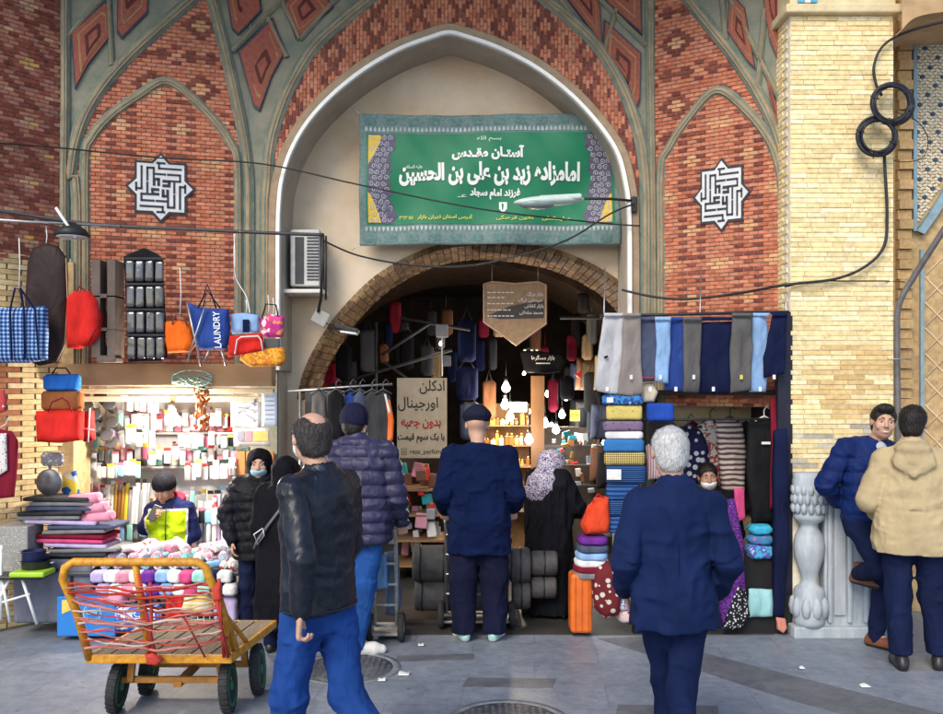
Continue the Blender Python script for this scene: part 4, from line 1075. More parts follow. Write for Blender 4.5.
for k in range(4): mb.rbox(P(241 + k * 9.5, 466, 7.85), (.075, .02, .26), .004)
one('wooden_board', 'orange brown wooden boards behind the masked youth', 'board', mb, mat('orange_wood', (.50, .20, .06), .5, vs=4, stretch=(4, 1, .4), col2=(.34, .12, .035)))
mb = MB()
for k in range(26):
    z = k / 25; c = P(202 + 2 * math.sin(k), 382 + 46 * z, 7.35)
    for j in range(5): mb.ball(c + Vector((rnd.uniform(-.05, .05), rnd.uniform(-.04, .04), rnd.uniform(-.01, .01))), .016, 6)
one('onion_net', 'long orange net of shells hanging beside the lit bulb', 'net', mb, mat('amber_shell', (.48, .17, .05), .5, var=.4, vs=40))
mb = MB()
for k in range(9):
    mb.tube([P(172 + 40 * t + 0, 378 + 10 * abs(math.sin(2.2 * t + k * .35)) * (1 + .3 * math.sin(k)) - 6 + k * .5, 7.3 + .02 * math.sin(k + 5 * t)) for t in [i / 14 for i in range(15)]], .004, 5)
mb.tube([P(192 + 20 * math.cos(a), 378 + 8 * math.sin(a), 7.29) for a in [i * PI / 12 for i in range(24)]], .006, 6, closed=True)
one('wire_tray', 'pale green wire tray hanging under the lintel above the bulb', 'tray', mb, mat('green_wire', (.30, .48, .44), .5))
bulb(172, 419, 7.5, 'bright bulb hanging in the left household stall', .06, True, 60, stem=.16)
# folded mats and other goods at the left of the stall
for i in range(13):
    z0 = .62 + i * .036; c = ['charcoal', 'grey', 'lilac', 'rose', 'maroon', 'grey', 'slate', 'lilac', 'grey', 'charcoal', 'slate', 'grey', 'charcoal'][i]; x0 = X(24 + 7 * math.sin(i * 1.3) + (i < 7) * 18, 7.0); wd = .52 + .04 * math.sin(i * 2.1)
    mb = MB(); mb.rbox((x0 + wd / 2, 7.12, z0), (wd, .32, .031), .015, (0, R(rnd.uniform(-2, 2)), R(rnd.uniform(-4, 4))), 3)
    one('folded_mat', f'{c} folded mat, {ORD[i]} from the bottom of the stack by the ochre pier', 'mat', mb, fab(c), 'folded mats stacked by the ochre pier')
mb = MB(); mb.rbox((X(60, 7.1), 7.15, .34), (.62, .36, .5), .03, None, 3); one('storage_bag', 'grey quilted storage bag under the stack of folded mats', 'bag', mb, cloth('quilt_grey', (.16, .17, .22), fold=.8, fs=9))
for i, (px, py) in enumerate(((85, 500), (92, 509), (98, 518))):
    g_roll(P(px - 14, py, 7.05), .26, .042, 'pink', 'rose', f"pink rolled mat, {['topmost', 'middle one', 'lowest'][i]} of the three beside the grey stack", 'pink rolled mats', (1, -.25, .12), fab('pink'))
mb = MB(); mb.lathe([(.10, 0), (.105, .012), (.10, .024), (.004, .02)], P(50, 482, 7.1), 28, Euler((R(90), 0, 0)).to_matrix()); mb.rbox(P(50, 470, 7.09) + Vector((0, 0, .06)), (.022, .015, .16), .005)
one('frying_pan', 'round grey frying pan hanging on the ochre pier', 'pan', mb, mat('pan_grey', (.17, .17, .18), .35, .5))
mb = MB(); puff(mb, rect(41, 452, 64, 466, 3), 7.1, .04, .004, 3); one('oven_mitt', 'grey and white printed cloth above the frying pan', 'cloth', mb, pattern('grey_blotch', 'blotch', [(.6, .6, .6), (.2, .2, .22), (.5, .5, .5)], 30))
mb = MB(); puff(mb, [(64, 475), (76, 470), (80, 498), (68, 503), (62, 490)], 7.2, .05, .01, 9); one('toy_bag', 'yellow and blue patterned bag beside the frying pan', 'bag', mb, pattern('blue_yellow_cells', 'cells', [(.02, .04, .12), (.7, .5, .06), (.03, .1, .3), (.6, .6, .55)], 16))
mb = MB(); mb.rbox((X(14, 6.9), 6.98, Z(549, 6.9)), (.26, .26, .36), .01); one('patterned_box', 'tall grey and cream speckled box on the trestle table', 'box', mb, pattern('speckle_cells', 'blotch', [(.55, .52, .46), (.30, .29, .28), (.6, .57, .5)], 45, dist=1.5))
for i, (px, py, r, c) in enumerate(((36, 568, .10, 'black'), (34, 558, .085, 'navy'))):
    b = P(px, py + 4, 6.8); t = thing('cooking_pot', ['wide black cooking pot on the green tray', 'smaller dark pot resting in the wide black one'][i], 'pot', b); m = MB(); m.lathe([(r * .85, 0), (r, .02), (r, .085), (r * 1.05, .09), (r * .95, .088), (r * .9, .03), (.004, .02)], b, 24); m.build('body', plast(c), t)
    m = MB(); [m.tube([b + Vector((s * r, 0, .07)), b + Vector((s * (r + .035), -.02, .075)), b + Vector((s * (r + .035), .02, .075)), b + Vector((s * r, .01, .07))], .006, 6) for s in (-1, 1)]; m.build('handle', plast('silver'), t)
t = thing('trestle_table', 'white legged folding trestle with a lime green tray at the left edge', 'trestle', (X(18, 6.75), 6.75, 0)); zt = Z(576, 6.75)
m = MB(); m.rbox((X(12, 6.75), 6.85, zt), (.5, .36, .03), .01); m.build('tabletop', plast('black'), t)
m = MB(); m.rbox((X(30, 6.7), 6.74, zt + .03), (.26, .2, .04), .012); m.build('tray', plast('lime'), t)
for a, b in (((2, 578), (10, 622)), ((22, 578), (37, 624)), ((10, 578), (-12, 620)), ((1, 545), (1, 620))):
    m = MB(); m.tube([P(*a, 6.72), P(b[0], b[1], 6.72)], .012, 8); m.build('leg', M_wtube, t)
m = MB(); m.tube([P(-4, 604, 6.72), P(30, 594, 6.72)], .009, 8); m.build('stretcher', M_wtube, t)
# front table with its heap of rolls and packets
t = thing('stall_table', 'low black stall table under the heap of rolls and packets', 'table', (X(160, 7.1), 7.2, 0)); m = MB(); m.rbox((X(160, 7.15), 7.25, .48), (1.36, .62, .03), .008); m.build('tabletop', plast('charcoal'), t)
for sx in (-.62, .62):
    for sy in (-.26, .26): m = MB(); m.rbox((X(160, 7.15) + sx, 7.25 + sy, .235), (.04, .04, .46), .006); m.build('leg', M_black, t)
gi = 0
M_pinkf = pattern('pink_flower', 'blotch', [(.75, .7, .72), (.7, .35, .45), (.78, .72, .74), (.45, .2, .35)], 22, dist=1)
M_lilf = pattern('lilac_check', 'plaid', [(.5, .4, .6), (.72, .66, .76), (.35, .25, .5)], 18)
for lay in range(3):
    for k in range(13 - lay * 2):
        c = rnd.choice(['white', 'pink', 'lilac', 'mint', 'rose', 'silver', 'cream', 'sky', 'white']); r = rnd.uniform(.026, .042)
        b = Vector((X(94, 7.0) + .10 * k + lay * .1 + rnd.uniform(-.02, .02), 6.98 + rnd.uniform(-.03, .03) + lay * .04, .66 + lay * .055))
        an = rnd.uniform(-.9, .9); mm = rnd.choice([None, None, M_pinkf, M_lilf, M_flor])
        nm = {None: c, M_pinkf: 'pink flowered', M_lilf: 'lilac checked', M_flor: 'red dotted'}[mm]
        g_roll(b - Vector((0, 0, .12)), rnd.uniform(.24, .36), r, c, rnd.choice(['mint', 'white', 'rose', 'grey']), f'{nm} roll, {ORD[k]} from left in the {["bottom", "second", "third", "top"][lay]} layer of the table heap', 'rolls heaped on the stall table', (math.sin(an), math.cos(an), .05), mm)
for i in range(22):
    c = ['lilac', 'white', 'pink', 'white', 'purple', 'sky', 'white', 'rose', 'mint', 'navy', 'white'][i % 11]; x0 = 92 + (i % 11) * 12.6 + (i // 11) * 5; y0 = 570 + (i // 11) * 13
    mb = MB(); puff(mb, rect(x0, y0, x0 + 15, y0 + 12, 2.5), 6.84 - .02 * (i // 11), .12, .015, i + 50); one('cloth_packet', f'{c} folded packet, {ORD[i % 11]} from left in the {["upper", "lower"][i // 11]} row under the table heap', 'packet', mb, fab(c), 'folded packets at the front of the stall table')
for i, (x0, y0, x1, y1, c, lb) in enumerate(((116, 604, 164, 630, 'blue', 'blue and white detergent bags under the stall table'), (168, 590, 188, 628, 'red', 'red packet standing beside the blue detergent bags'), (180, 588, 214, 612, 'yellow', 'yellow striped packet lying over the wire basket'), (100, 586, 128, 604, 'pink', 'pink folded cloth lying on the blue carton'), (214, 596, 238, 628, 'lilac', 'lilac packet at the right end under the table'))):
    mb = MB(); puff(mb, rect(x0, y0, x1, y1, 3), 6.86, .16, .02, i); one('goods_packet', lb, 'packet', mb, {0: pattern('detergent', 'blotch', [(.03, .10, .5), (.03, .14, .6), (.7, .72, .8), (.04, .1, .5)], 14, .4, dist=1.5), 2: pattern('yellow_stripe', 'stripe', [(.75, .55, .1), (.75, .7, .6)], 9)}.get(i, fab(c)))
t = thing('appliance_carton', 'blue carton with a yellow flash and a round pale blue emblem', 'carton', (X(86, 6.8), 6.85, 0)); c = P(86, 614, 6.8)
m = MB(); m.rbox((c.x, 6.92, .19), (.44, .24, .3), .006); m.build('carton', mat('carton_blue', (.02, .20, .60), .5, var=.08), t)
m = MB(); q = [(62, 600), (76, 599), (80, 606), (62, 614)]; m.prism([(X(a, 6.798), Z(b, 6.798)) for a, b in q], lambda p: Vector((p[0], 6.796, p[1])), lambda p: Vector((p[0], 6.81, p[1]))); m.build('yellow_flash', mat('carton_yellow', (.75, .55, .12), .5), t)
m = MB(); cc = P(92, 613, 6.79)
for r0, r1 in ((.062, .07), (.050, .053)): m.add([cc + Vector((rr * math.cos(a * PI / 16), .004 if rr else 0, rr * math.sin(a * PI / 16))) for a in range(32) for rr in (r0, r1)], [(2 * i, 2 * i + 1, (2 * i + 3) % 64, (2 * i + 2) % 64) for i in range(32)])
for k in range(5): m.box(cc + Vector((-.032 + .016 * k, .0, .0)), (.011, .004, .022), (0, R(12), 0))
m.build('emblem', mat('carton_pale', (.25, .62, .80), .5), t)
t = thing('wire_basket', 'grey wire basket under the stall table right of the cart handle', 'basket', (X(196, 6.85), 6.85, .05)); m = MB(); b0 = P(182, 628, 6.8)
for k in range(4): z = .08 + k * .05; m.tube([(b0.x, 6.75, z), (b0.x + .27, 6.75, z), (b0.x + .27, 6.95, z), (b0.x, 6.95, z)], .005, 6, closed=True)
for k in range(7): m.tube([(b0.x + k * .045, 6.75, .08), (b0.x + k * .045, 6.75, .23)], .004, 5)
m.build('wire', M_steel, t)
# ---- things hanging in front of the left stall
RY = 6.95
def cord(px, y0, y1, Y, m=None):
    (m or mb).tube([P(px, y0, Y), P(px + 1, (y0 + y1) / 2, Y), P(px, y1, Y)], .004, 5)
t = thing('garment_bag', 'tall dark brown garment bag hanging from the rail at left', 'garment bag', P(48, 362, RY)); m = MB(); puff(m, [(33, 248), (46, 243), (58, 246), (67, 258), (68, 300), (66, 345), (58, 362), (40, 366), (27, 360), (26, 300), (28, 262)], RY, .09, .012, 4); m.build('bag', cloth('bag_brown', (.035, .022, .022), .5, fold=.9, fs=8), t)
m = MB(); m.tube([P(66, 258, RY - .045), P(67.5, 300, RY - .045), P(65, 345, RY - .05), P(57, 361, RY - .04)], .004, 5); m.build('piping', plast('tan'), t); m = MB(); cord(46, 226, 246, RY, m); m.build('hook', M_wtube, t)
M_plaid = pattern('blue_plaid', 'plaid', [(.012, .03, .13), (.05, .14, .38), (.35, .48, .68)], 10.5)
t = thing('plaid_bag', 'blue and white plaid zip bag hanging at the left edge', 'bag', P(22, 363, RY - .2)); m = MB(); puff(m, [(-12, 309), (20, 307), (47, 306), (48, 335), (47, 360), (28, 363), (-12, 363)], RY - .2, .14, .012, 6); m.build('bag', M_plaid, t)
m = MB()
for dx in (0, 14): m.tube([P(12 + dx * .9, 360, RY - .28), P(10 + dx, 310, RY - .285), P(15 + dx * .4, 288, RY - .22), P(20 + dx * .1, 290, RY - .22), P(24 + dx * .8, 310, RY - .285), P(25 + dx, 360, RY - .28)], .008, 6)
m.build('handle', fab('navy'), t); m = MB(); cord(19, 238, 290, RY - .2, m); m.build('cord', M_wtube, t)
t = thing('red_backpack', 'bright red rounded bag hanging beside the dark garment bag', 'bag', P(84, 349, RY - .05)); m = MB(); puff(m, [(69, 296), (76, 291), (90, 291), (98, 300), (102, 316), (101, 336), (94, 344), (78, 349), (68, 348)], RY - .05, .16, .014, 8); m.build('bag', fab('red'), t)
m = MB(); m.tube([P(76, 292, RY - .05), P(80, 286, RY - .05), P(86, 292, RY - .05)], .006, 6); m.tube([P(98, 304, RY - .13), P(98, 325, RY - .14), P(88, 344, RY - .12)], .005, 6); m.build('strap', fab('maroon'), t)
t = thing('hanging_organiser', 'grey brown hanging organiser with shelves between the red bag and black pocket holder', 'organiser', P(108, 364, RY)); m = MB()
for z0, z1 in ((263, 297), (298, 330), (331, 357)):
    m.bb(P(100, z1, RY + .12), P(116, z0, RY + .14)); m.bb(P(100, z1, RY - .06), P(101.5, z0, RY + .12)); m.bb(P(115, z1, RY - .06), P(116.5, z0, RY + .12)); m.bb(P(100, z1 + .8, RY - .06), P(116.5, z1 - .6, RY + .13))
m.rbox(P(110, 360, RY), (.15, .16, .04), .01); m.build('compartment', cloth('organiser_grey', (.13, .10, .085), .8), t)
t = thing('pocket_organiser', 'black hanging shoe organiser with rows of clear pockets', 'organiser', P(144, 361, RY)); m = MB(); puff(m, [(124, 257), (132, 253), (144, 248), (156, 253), (163, 258), (165, 300), (167, 358), (160, 361), (128, 362), (126, 300)], RY, .035, .008, 12); m.build('backing', fab('black'), t)
M_clear = mat('clear_vinyl', (.05, .045, .05), .12, var=.4, vs=14, bump=.8, bs=14, spec=.8, coat=.6)
for rr in range(4):
    for cc in range(4):
        x0 = 126 + cc * 9.6 + rr * .4; y0 = 260 + rr * 25.5; m = MB(); puff(m, rect(x0, y0, x0 + 8.6, y0 + 22, 1.2), RY - .035, .035, .008, rr * 4 + cc); m.build('pocket', M_clear, t)
for rr in range(4): m = MB(); puff(m, rect(125, 257.5 + rr * 25.5, 165, 260 + rr * 25.5, .8), RY - .05, .02, .002, rr); m.build('binding', fab('charcoal'), t)
def handbag(name, label, poly, Y, th, mm, hpts, hm, seed=1, extra=None, cords=None):
    t = thing(name, label, 'bag', P(sum(p[0] for p in poly) / len(poly), max(p[1] for p in poly), Y)); m = MB(); puff(m, poly, Y, th, .01, seed); m.build('bag', mm, t)
    for h_ in hpts: m = MB(); m.tube([P(a, b, Y + d) for a, b, d in h_], .006, 6); m.build('handle', hm, t)
    if cords: m = MB(); [cord(a, b, c, Y, m) for a, b, c in cords]; m.build('cord', M_wtube, t)
    return t
handbag('orange_bag', 'small orange bag hanging left of the blue laundry hamper', [(166, 322), (180, 320), (192, 326), (195, 345), (190, 352), (168, 353), (165, 340)], RY, .12, fab('orange'), [[(172, 324, -.06), (176, 314, -.05), (184, 316, -.05), (187, 326, -.06)]], fab('brown'), 3, cords=[(180, 268, 318)])
t = handbag('laundry_hamper', 'blue folding laundry hamper with white lettering and metal legs', [(188, 302), (196, 306), (206, 308), (228, 309), (230, 330), (227, 349), (200, 350), (194, 330)], RY - .05, .14, fab('royal'), [[(198, 308, -.07), (204, 296, -.04), (207, 284, 0), (212, 296, -.04), (216, 308, -.07)], [(203, 308, .05), (207, 290, 0), (220, 308, .05)]], fab('navy'), 5)
m = MB(); cpt = P(217, 329.5, RY - .135)
text_shape(m, 'LAUNDRY', .275, .052, lambda x, y, d: cpt + Vector((-y - x * .06, -.006 + abs(x) * .06, x)), .012, arabic=False); m.build('lettering', mat('print_white', (.78, .78, .78), .7, var=.05), t)
for a, b in (((187, 303), (201, 366)), ((205, 306), (187, 362)), ((209, 350), (204, 362)), ((221, 350), (226, 366))):
    m = MB(); m.tube([P(*a, RY - .14), P(*b, RY - .14)], .007, 8); m.build('leg', M_steel, t)
handbag('sky_bag', 'pale blue folded bag hanging right of the laundry hamper', [(231, 314), (245, 313), (259, 315), (259, 333), (232, 334)], RY + .02, .08, fab('sky'), [], fab('navy'), 6, cords=[(234, 234, 280), (246, 300, 314)])
t = handbag('red_white_handle_bag', 'red bag with a white tube handle under the pale blue bag', [(230, 336), (262, 333), (265, 350), (250, 354), (228, 357)], RY - .05, .09, fab('red'), [[(235, 354, -.06), (237, 340, -.07), (241, 337, -.07), (258, 336, -.07), (261, 340, -.07), (263, 352, -.06)]], M_wtube, 7)
m = MB(); m.rbox(P(246, 326, RY - .05), (.05, .02, .10), .006); m.build('dark_tab', fab('navy'), t)
handbag('flower_bag', 'magenta floral bag hanging at the right end of the rail', [(259, 318), (270, 314), (284, 316), (284, 337), (270, 338), (262, 336)], RY + .05, .10, pattern('magenta_flower', 'cells', [(.45, .03, .22), (.6, .06, .25), (.35, .02, .25), (.75, .6, .65), (.5, .05, .15), (.7, .3, .1)], 26), [[(262, 318, -.05), (266, 304, 0), (276, 305, 0), (278, 316, -.05)]], fab('black'), 8, cords=[(268, 295, 316), (273, 298, 316), (278, 300, 316)])
t = handbag('amber_basket', 'amber orange pouch hanging lowest under the floral bag', [(242, 350), (284, 347), (286, 360), (282, 366), (250, 367), (240, 360)], RY - .02, .12, pattern('amber_print', 'blotch', [(.7, .25, .02), (.75, .38, .04), (.6, .18, .02), (.8, .45, .08)], 24, dist=1), [], fab('orange'), 9)
m = MB(); m.bb(P(264, 348, RY - .03), P(280, 339, RY + .03)); m.build('clasp', plast('charcoal'), t)
handbag('blue_case', 'blue zip case, topmost of the three hanging under the garment bag', rect(44, 374, 80, 391, 3), 7.05, .12, fab('sky') if False else cloth('case_blue', (.03, .16, .55)), [[(52, 374, 0), (56, 368, 0), (66, 368, 0), (70, 374, 0)]], fab('navy'), 2)
handbag('brown_case', 'brown cloth case between the blue case and the red tote', rect(41, 391, 83, 411, 3), 7.03, .12, fab('brown') if False else cloth('case_brown', (.28, .10, .035)), [], fab('brown'), 3)
handbag('red_tote', 'big red tote hanging below the brown case on the ochre pier', [(37, 411), (60, 410), (83, 411), (83, 440), (60, 443), (38, 442)], 6.98, .16, fab('red'), [[(48, 412, -.08), (52, 402, -.07), (62, 398, -.06), (68, 402, -.07), (72, 412, -.08)]], fab('maroon'), 4)
t = handbag('red_side_tote', 'dark red bag edge with white straps right of the red tote', [(83, 412), (92, 410), (94, 440), (84, 442)], 7.1, .1, cloth('deep_red', (.35, .02, .02)), [[(90, 408, -.05), (89, 425, -.07), (88, 442, -.05)], [(82, 428, -.05), (94, 430, -.07)]], M_wtube, 5)
t = thing('maroon_garment', 'maroon knitted garment with a white front hanging at the left edge', 'garment', P(6, 498, 6.75)); m = MB(); puff(m, [(-14, 432), (0, 429), (12, 431), (18, 440), (17, 470), (14, 497), (-14, 500)], 6.75, .06, .01, 2); m.build('cloth', fab('maroon'), t)
m = MB(); puff(m, [(-12, 434), (7, 433), (8, 470), (-12, 483)], 6.715, .03, .005, 3); m.build('front_panel', pattern('lace_white', 'dots', [(.3, .05, .06), (.68, .66, .64)], 60, dist=.6), t); m = MB(); m.tube([P(-8, 432, 6.75), P(6, 424, 6.75), P(8, 418, 6.75), P(11, 420, 6.75)], .004, 6); m.build('hanger', M_wtube, t)
mb = MB(); puff(mb, [(-12, 392), (4, 390), (7, 400), (6, 412), (-12, 414)], 6.8, .05, .01, 2); one('hanging_cloth', 'white and red cloth hanging above the maroon garment', 'cloth', mb, pattern('red_white', 'blotch', [(.7, .68, .66), (.45, .05, .05), (.7, .66, .62)], 22))

# ------------------------------------------------------------------ right clothes shop
cs = thing('clothes_shop', 'clothes stall between the arch and the cream pillar with a dark frame', 'shop', (X(715, 7.5), 7.5, 0))
mb = MB(); mb.bb((X(646, 8.0), 8.0, 0), (2.6, 8.06, 2.3)); mb.build('back_wall', mat('stall_cream', (.62, .50, .32), .85, var=.15), cs)
mb = MB(); mb.bb((X(778, 7.05), 7.05, 0), (X(790, 7.05) + .02, 7.12, Z(312, 7.05))); mb.bb((X(790, 7.05) - .01, 7.12, 0), (2.6, 8.0, 1.9)); mb.build('frame', mat('frame_navy', (.012, .013, .03), .55, var=.3), cs)
mb = MB(); mb.bb((X(640, 7.3), 7.3, 1.86), (2.5, 8.0, 1.9)); mb.build('ceiling', M_dark, cs)
mb = MB(); mb.bb((X(640, 8.0) - .04, 7.7, 0), (X(640, 8.0), 8.0, 1.9)); mb.build('side_panel', M_dark, cs)
mb = MB(); mb.rbox((X(704, 7.2), 7.2, .32), (1.05, .24, .62), .02); mb.bb((X(632, 7.05), 7.02, 0), (X(790, 7.05), 7.06, .30)); mb.build('counter', mat('counter_black', (.012, .011, .013), .8), cs)
t = thing('clothes_rail', 'dark rail carrying the row of hanging trousers', 'rail', (X(690, 7.0), 7.0, Z(313, 7))); m = MB(); m.tube([P(600, 316, 7.0), P(789, 312, 7.0)], .012, 8); m.build('rod', M_black, t); m = MB(); m.tube([P(598, 420, 7.1), P(788, 419, 7.1)], .010, 8); m.build('lower_rod', M_black, t)

for px in (604, 700, 786): m = MB(); m.tube([P(px, 313, 7.0), P(px + 1, 268, 7.45)], .005, 6); m.build('stay', M_steel, t)
PANTS = [('light grey', [(604, 313), (625, 313), (624, 350), (621, 394), (609, 394), (597, 391), (594, 386), (599, 345)], 'light grey trousers with a small dark logo at the left end of the rail'),
 ('taupe', [(623, 313), (641, 314), (641, 350), (643, 394), (630, 396), (618, 394), (622, 350)], 'taupe trousers next to the light grey pair'),
 ('slate', [(637, 316), (659, 317), (660, 345), (658, 381), (639, 382), (636, 350)], 'slate blue trousers with a red hem line'),
 ('sky', [(655, 317), (671, 317), (670, 350), (668, 384), (655, 381), (656, 345)], 'narrow pale blue trousers behind the royal blue pair'),
 ('royal', [(667, 318), (686, 319), (688, 350), (686, 392), (664, 390), (664, 350)], 'royal blue trousers in the middle of the rail'),
 ('dark grey', [(683, 319), (702, 319), (701, 350), (699, 393), (683, 392), (683, 350)], 'dark grey trousers between royal blue and navy pairs'),
 ('navy', [(699, 322), (715, 322), (734, 321), (735, 350), (734, 393), (714, 394), (696, 393), (696, 350)], 'wide navy trousers in the right half of the rail'),
 ('dark grey', [(732, 314), (753, 315), (752, 350), (751, 390), (730, 393), (730, 350)], 'charcoal grey trousers with a yellow tag right of the wide navy pair'),
 ('sky', [(750, 315), (766, 314), (770, 340), (766, 392), (749, 392), (748, 360)], 'pale blue trousers with pocket stitching near the right end'),
 ('navy', [(773, 312), (787, 312), (786, 345), (784, 374), (764, 378), (763, 358)], 'navy trousers at the right end by the pillar')]
M_tag = mat('paper_tag', (.78, .78, .76), .7); M_ytag = mat('yellow_tag', (.75, .62, .08), .7)
for i, (c, poly, lb) in enumerate(PANTS):
    Yp = 7.0 - .05 * (i % 2); t = thing('hanging_trousers', lb, 'trousers', P(sum(p[0] for p in poly) / len(poly), 394, Yp), 'trousers hanging on the clothes rail'); m = MB(); puff(m, poly, Yp, .045, .011, i + 20, sc=18); m.build('cloth', fab(c), t)
    x0 = min(p[0] for p in poly[:2]); x1 = max(p[0] for p in poly[:3]); m = MB(); m.sheet(lambda u, v: P(x0 + (x1 - x0) * u, 313 + (i > 1 and i < 7) * 4 + 3.5 * v, Yp - .034), 6, 1, .006); m.build('waistband', fab(c), t)
    xm = sum(p[0] for p in poly) / len(poly); m = MB(); m.box(P(xm - 2 + i % 3 * 2, 389 - (i % 2) * 12, Yp - .046), (.022, .003, .034)); m.build('price_tag', M_ytag if i == 7 else M_tag, t)
    if i == 0: m = MB(); m.box(P(606, 357, Yp - .045), (.03, .006, .018), (0, R(-25), 0)); m.build('logo', fab('black'), t)
    if i == 2: m = MB(); m.sheet(lambda u, v: P(641 + 15 * u, 377 + 1.2 * v, Yp - .04), 4, 1, .01); m.build('hem_line', fab('red'), t)
M_pk = [pattern('pack_blue', 'blotch', [(.02, .08, .3), (.05, .22, .5), (.02, .06, .25), (.3, .5, .65)], 26), pattern('pack_yellow', 'blotch', [(.55, .42, .08), (.62, .5, .15), (.35, .25, .06)], 50), pattern('pack_purple', 'blotch', [(.09, .06, .14), (.2, .14, .22), (.06, .04, .1)], 30), fab('white'), pattern('pack_blue2', 'plaid', [(.015, .06, .25), (.05, .25, .55), (.02, .1, .35)], 22), pattern('pack_check', 'plaid', [(.02, .02, .03), (.5, .35, .08), (.6, .5, .25)], 19), pattern('pack_navy', 'stripe', [(.012, .03, .12), (.03, .12, .35)], 9), pattern('pack_navy2', 'stripe', [(.012, .03, .12), (.02, .2, .45), (.01, .02, .09)], 10)]
for i, (x0, y0, x1, y1, k, lb) in enumerate([(602, 395, 643, 405, 0, 'blue printed shirt pack at the top of the hanging column'), (606, 405, 642, 420, 1, 'yellow printed shirt pack under the topmost blue one'), (603, 421, 643, 431, 2, 'dull purple shirt pack under the yellow one'), (605, 431, 643, 439, 3, 'white shirt pack in the hanging column'), (603, 439, 644, 452, 4, 'bright blue checked shirt pack below the white one'), (604, 452, 645, 465, 5, 'black and yellow checked shirt pack'), (606, 465, 646, 484, 7, 'blue striped shirt pack with a white price card'), (606, 484, 640, 500, 6, 'navy striped shirt pack below the price card'), (607, 500, 634, 516, 7, 'bright banded navy pack second from the bottom of the column'), (608, 516, 634, 533, 6, 'navy pack at the bottom of the hanging column')]):
    t = thing('shirt_pack', lb, 'shirt pack', P((x0 + x1) / 2, y1, 6.98), 'shirt packs hanging in a column'); m = MB(); puff(m, rect(x0, y0, x1, y1, 2), 6.98 + .01 * (i % 2), .07, .006, i); m.build('shirt', M_pk[k], t)
    if i in (0, 6): m = MB(); m.box(P(x0 + 8, (y0 + y1) / 2, 6.925), ((.05, .003, .04) if i == 0 else (.11, .003, .08))); m.build('price_card', M_tag, t)
mb = MB(); puff(mb, rect(646, 403, 674, 421, 2), 7.05, .06, .006, 5); one('shirt_pack', 'plain royal blue shirt pack hanging right of the column', 'shirt pack', mb, cloth('pack_royal', (.02, .07, .38)), 'shirt packs hanging in a column')
mb = MB(); puff(mb, [(640, 384), (652, 382), (658, 392), (654, 402), (642, 402)], 7.08, .08, .01, 6); one('cream_cap', 'cream knitted cap hanging under the slate blue trousers', 'cap', mb, fab('cream'))
mb = MB(); puff(mb, rect(648, 421, 676, 470, 3), 7.3, .08, .02, 7); one('dark_jacket', 'dark folded jacket hanging behind the grey haired man', 'jacket', mb, fab('charcoal'))
def garment(label, cat, poly, Y, th, mm, seed, hanger=True, hx=None, name='hanging_garment', group=None):
    t = thing(name, label, cat, P(sum(p[0] for p in poly) / len(poly), max(p[1] for p in poly), Y), group); m = MB(); puff(m, poly, Y, th, .016, seed); m.build('cloth', mm, t)
    if hanger:
        x = hx or poly[1][0]; yt = min(p[1] for p in poly); m = MB(); m.tube([P(x, yt + 2, Y - .02), P(x, yt - 6, Y), P(x + 3, yt - 10, Y), P(x + 5, yt - 7, Y)], .005, 6); m.tube([P(x - 9, yt + 5, Y - .03), P(x, yt, Y - .03), P(x + 9, yt + 5, Y - .03)], .008, 6); m.build('hanger', plast('cream' if name == 'hanging_garment' and Y < 7.6 else 'charcoal'), t)
    return t
M_polka = pattern('polka_navy', 'dots', [(.62, .62, .66), (.012, .014, .06)], 15, dist=.75)
M_sweat = pattern('sweater_red', 'blotch', [(.72, .68, .64), (.70, .64, .58), (.42, .08, .07), (.7, .66, .6), (.06, .05, .08)], 12, dist=.6, rot=(0, 0, 0))
M_sweat2 = pattern('sweater_stripe', 'stripe', [(.70, .66, .60), (.68, .64, .58), (.45, .14, .10), (.10, .08, .10)], 7, dist=2.5)
garment('navy blouse with white dots behind the grey haired man', 'blouse', [(676, 428), (688, 424), (700, 430), (708, 446), (711, 470), (700, 484), (682, 482), (672, 456)], 7.74, .10, M_polka, 3)
garment('cream knit with red and black flecks in the middle of the clothes stall', 'sweater', [(697, 425), (710, 418), (722, 424), (733, 450), (730, 486), (704, 486), (698, 455)], 7.80, .10, M_sweat, 4)
garment('cream and red banded sweater left of the black dress', 'sweater', [(716, 420), (730, 416), (742, 424), (746, 455), (744, 492), (722, 498), (718, 455)], 7.70, .12, M_sweat2, 5)
garment('pale striped shirt right of the shirt pack column', 'shirt', [(646, 446), (653, 440), (660, 446), (660, 478), (648, 480)], 7.3, .06, pattern('pinstripe', 'stripe', [(.66, .6, .58), (.5, .2, .22)], 16, rot=(0, R(90), 0)), 6, False)
t = garment('long black dress on a cream hanger at the right of the clothes stall', 'dress', [(747, 423), (757, 416), (770, 416), (775, 425), (774, 460), (776, 522), (752, 524), (746, 470)], 7.2, .10, fab('black'), 7, hx=764)
m = MB(); m.box(P(766, 443, 7.14), (.07, .004, .02)); m.build('brooch', M_tag, t)
garment('navy striped coat hanging from the shop frame by the pillar', 'coat', [(774, 430), (786, 428), (788, 470), (788, 560), (783, 618), (772, 616), (774, 540), (772, 470)], 6.98, .10, fab('navy'), 8, False)
garment('dark red scarf hanging between the black dress and navy coat', 'scarf', [(770, 398), (778, 398), (779, 430), (778, 500), (770, 510), (771, 440)], 7.1, .04, fab('maroon'), 9, False)
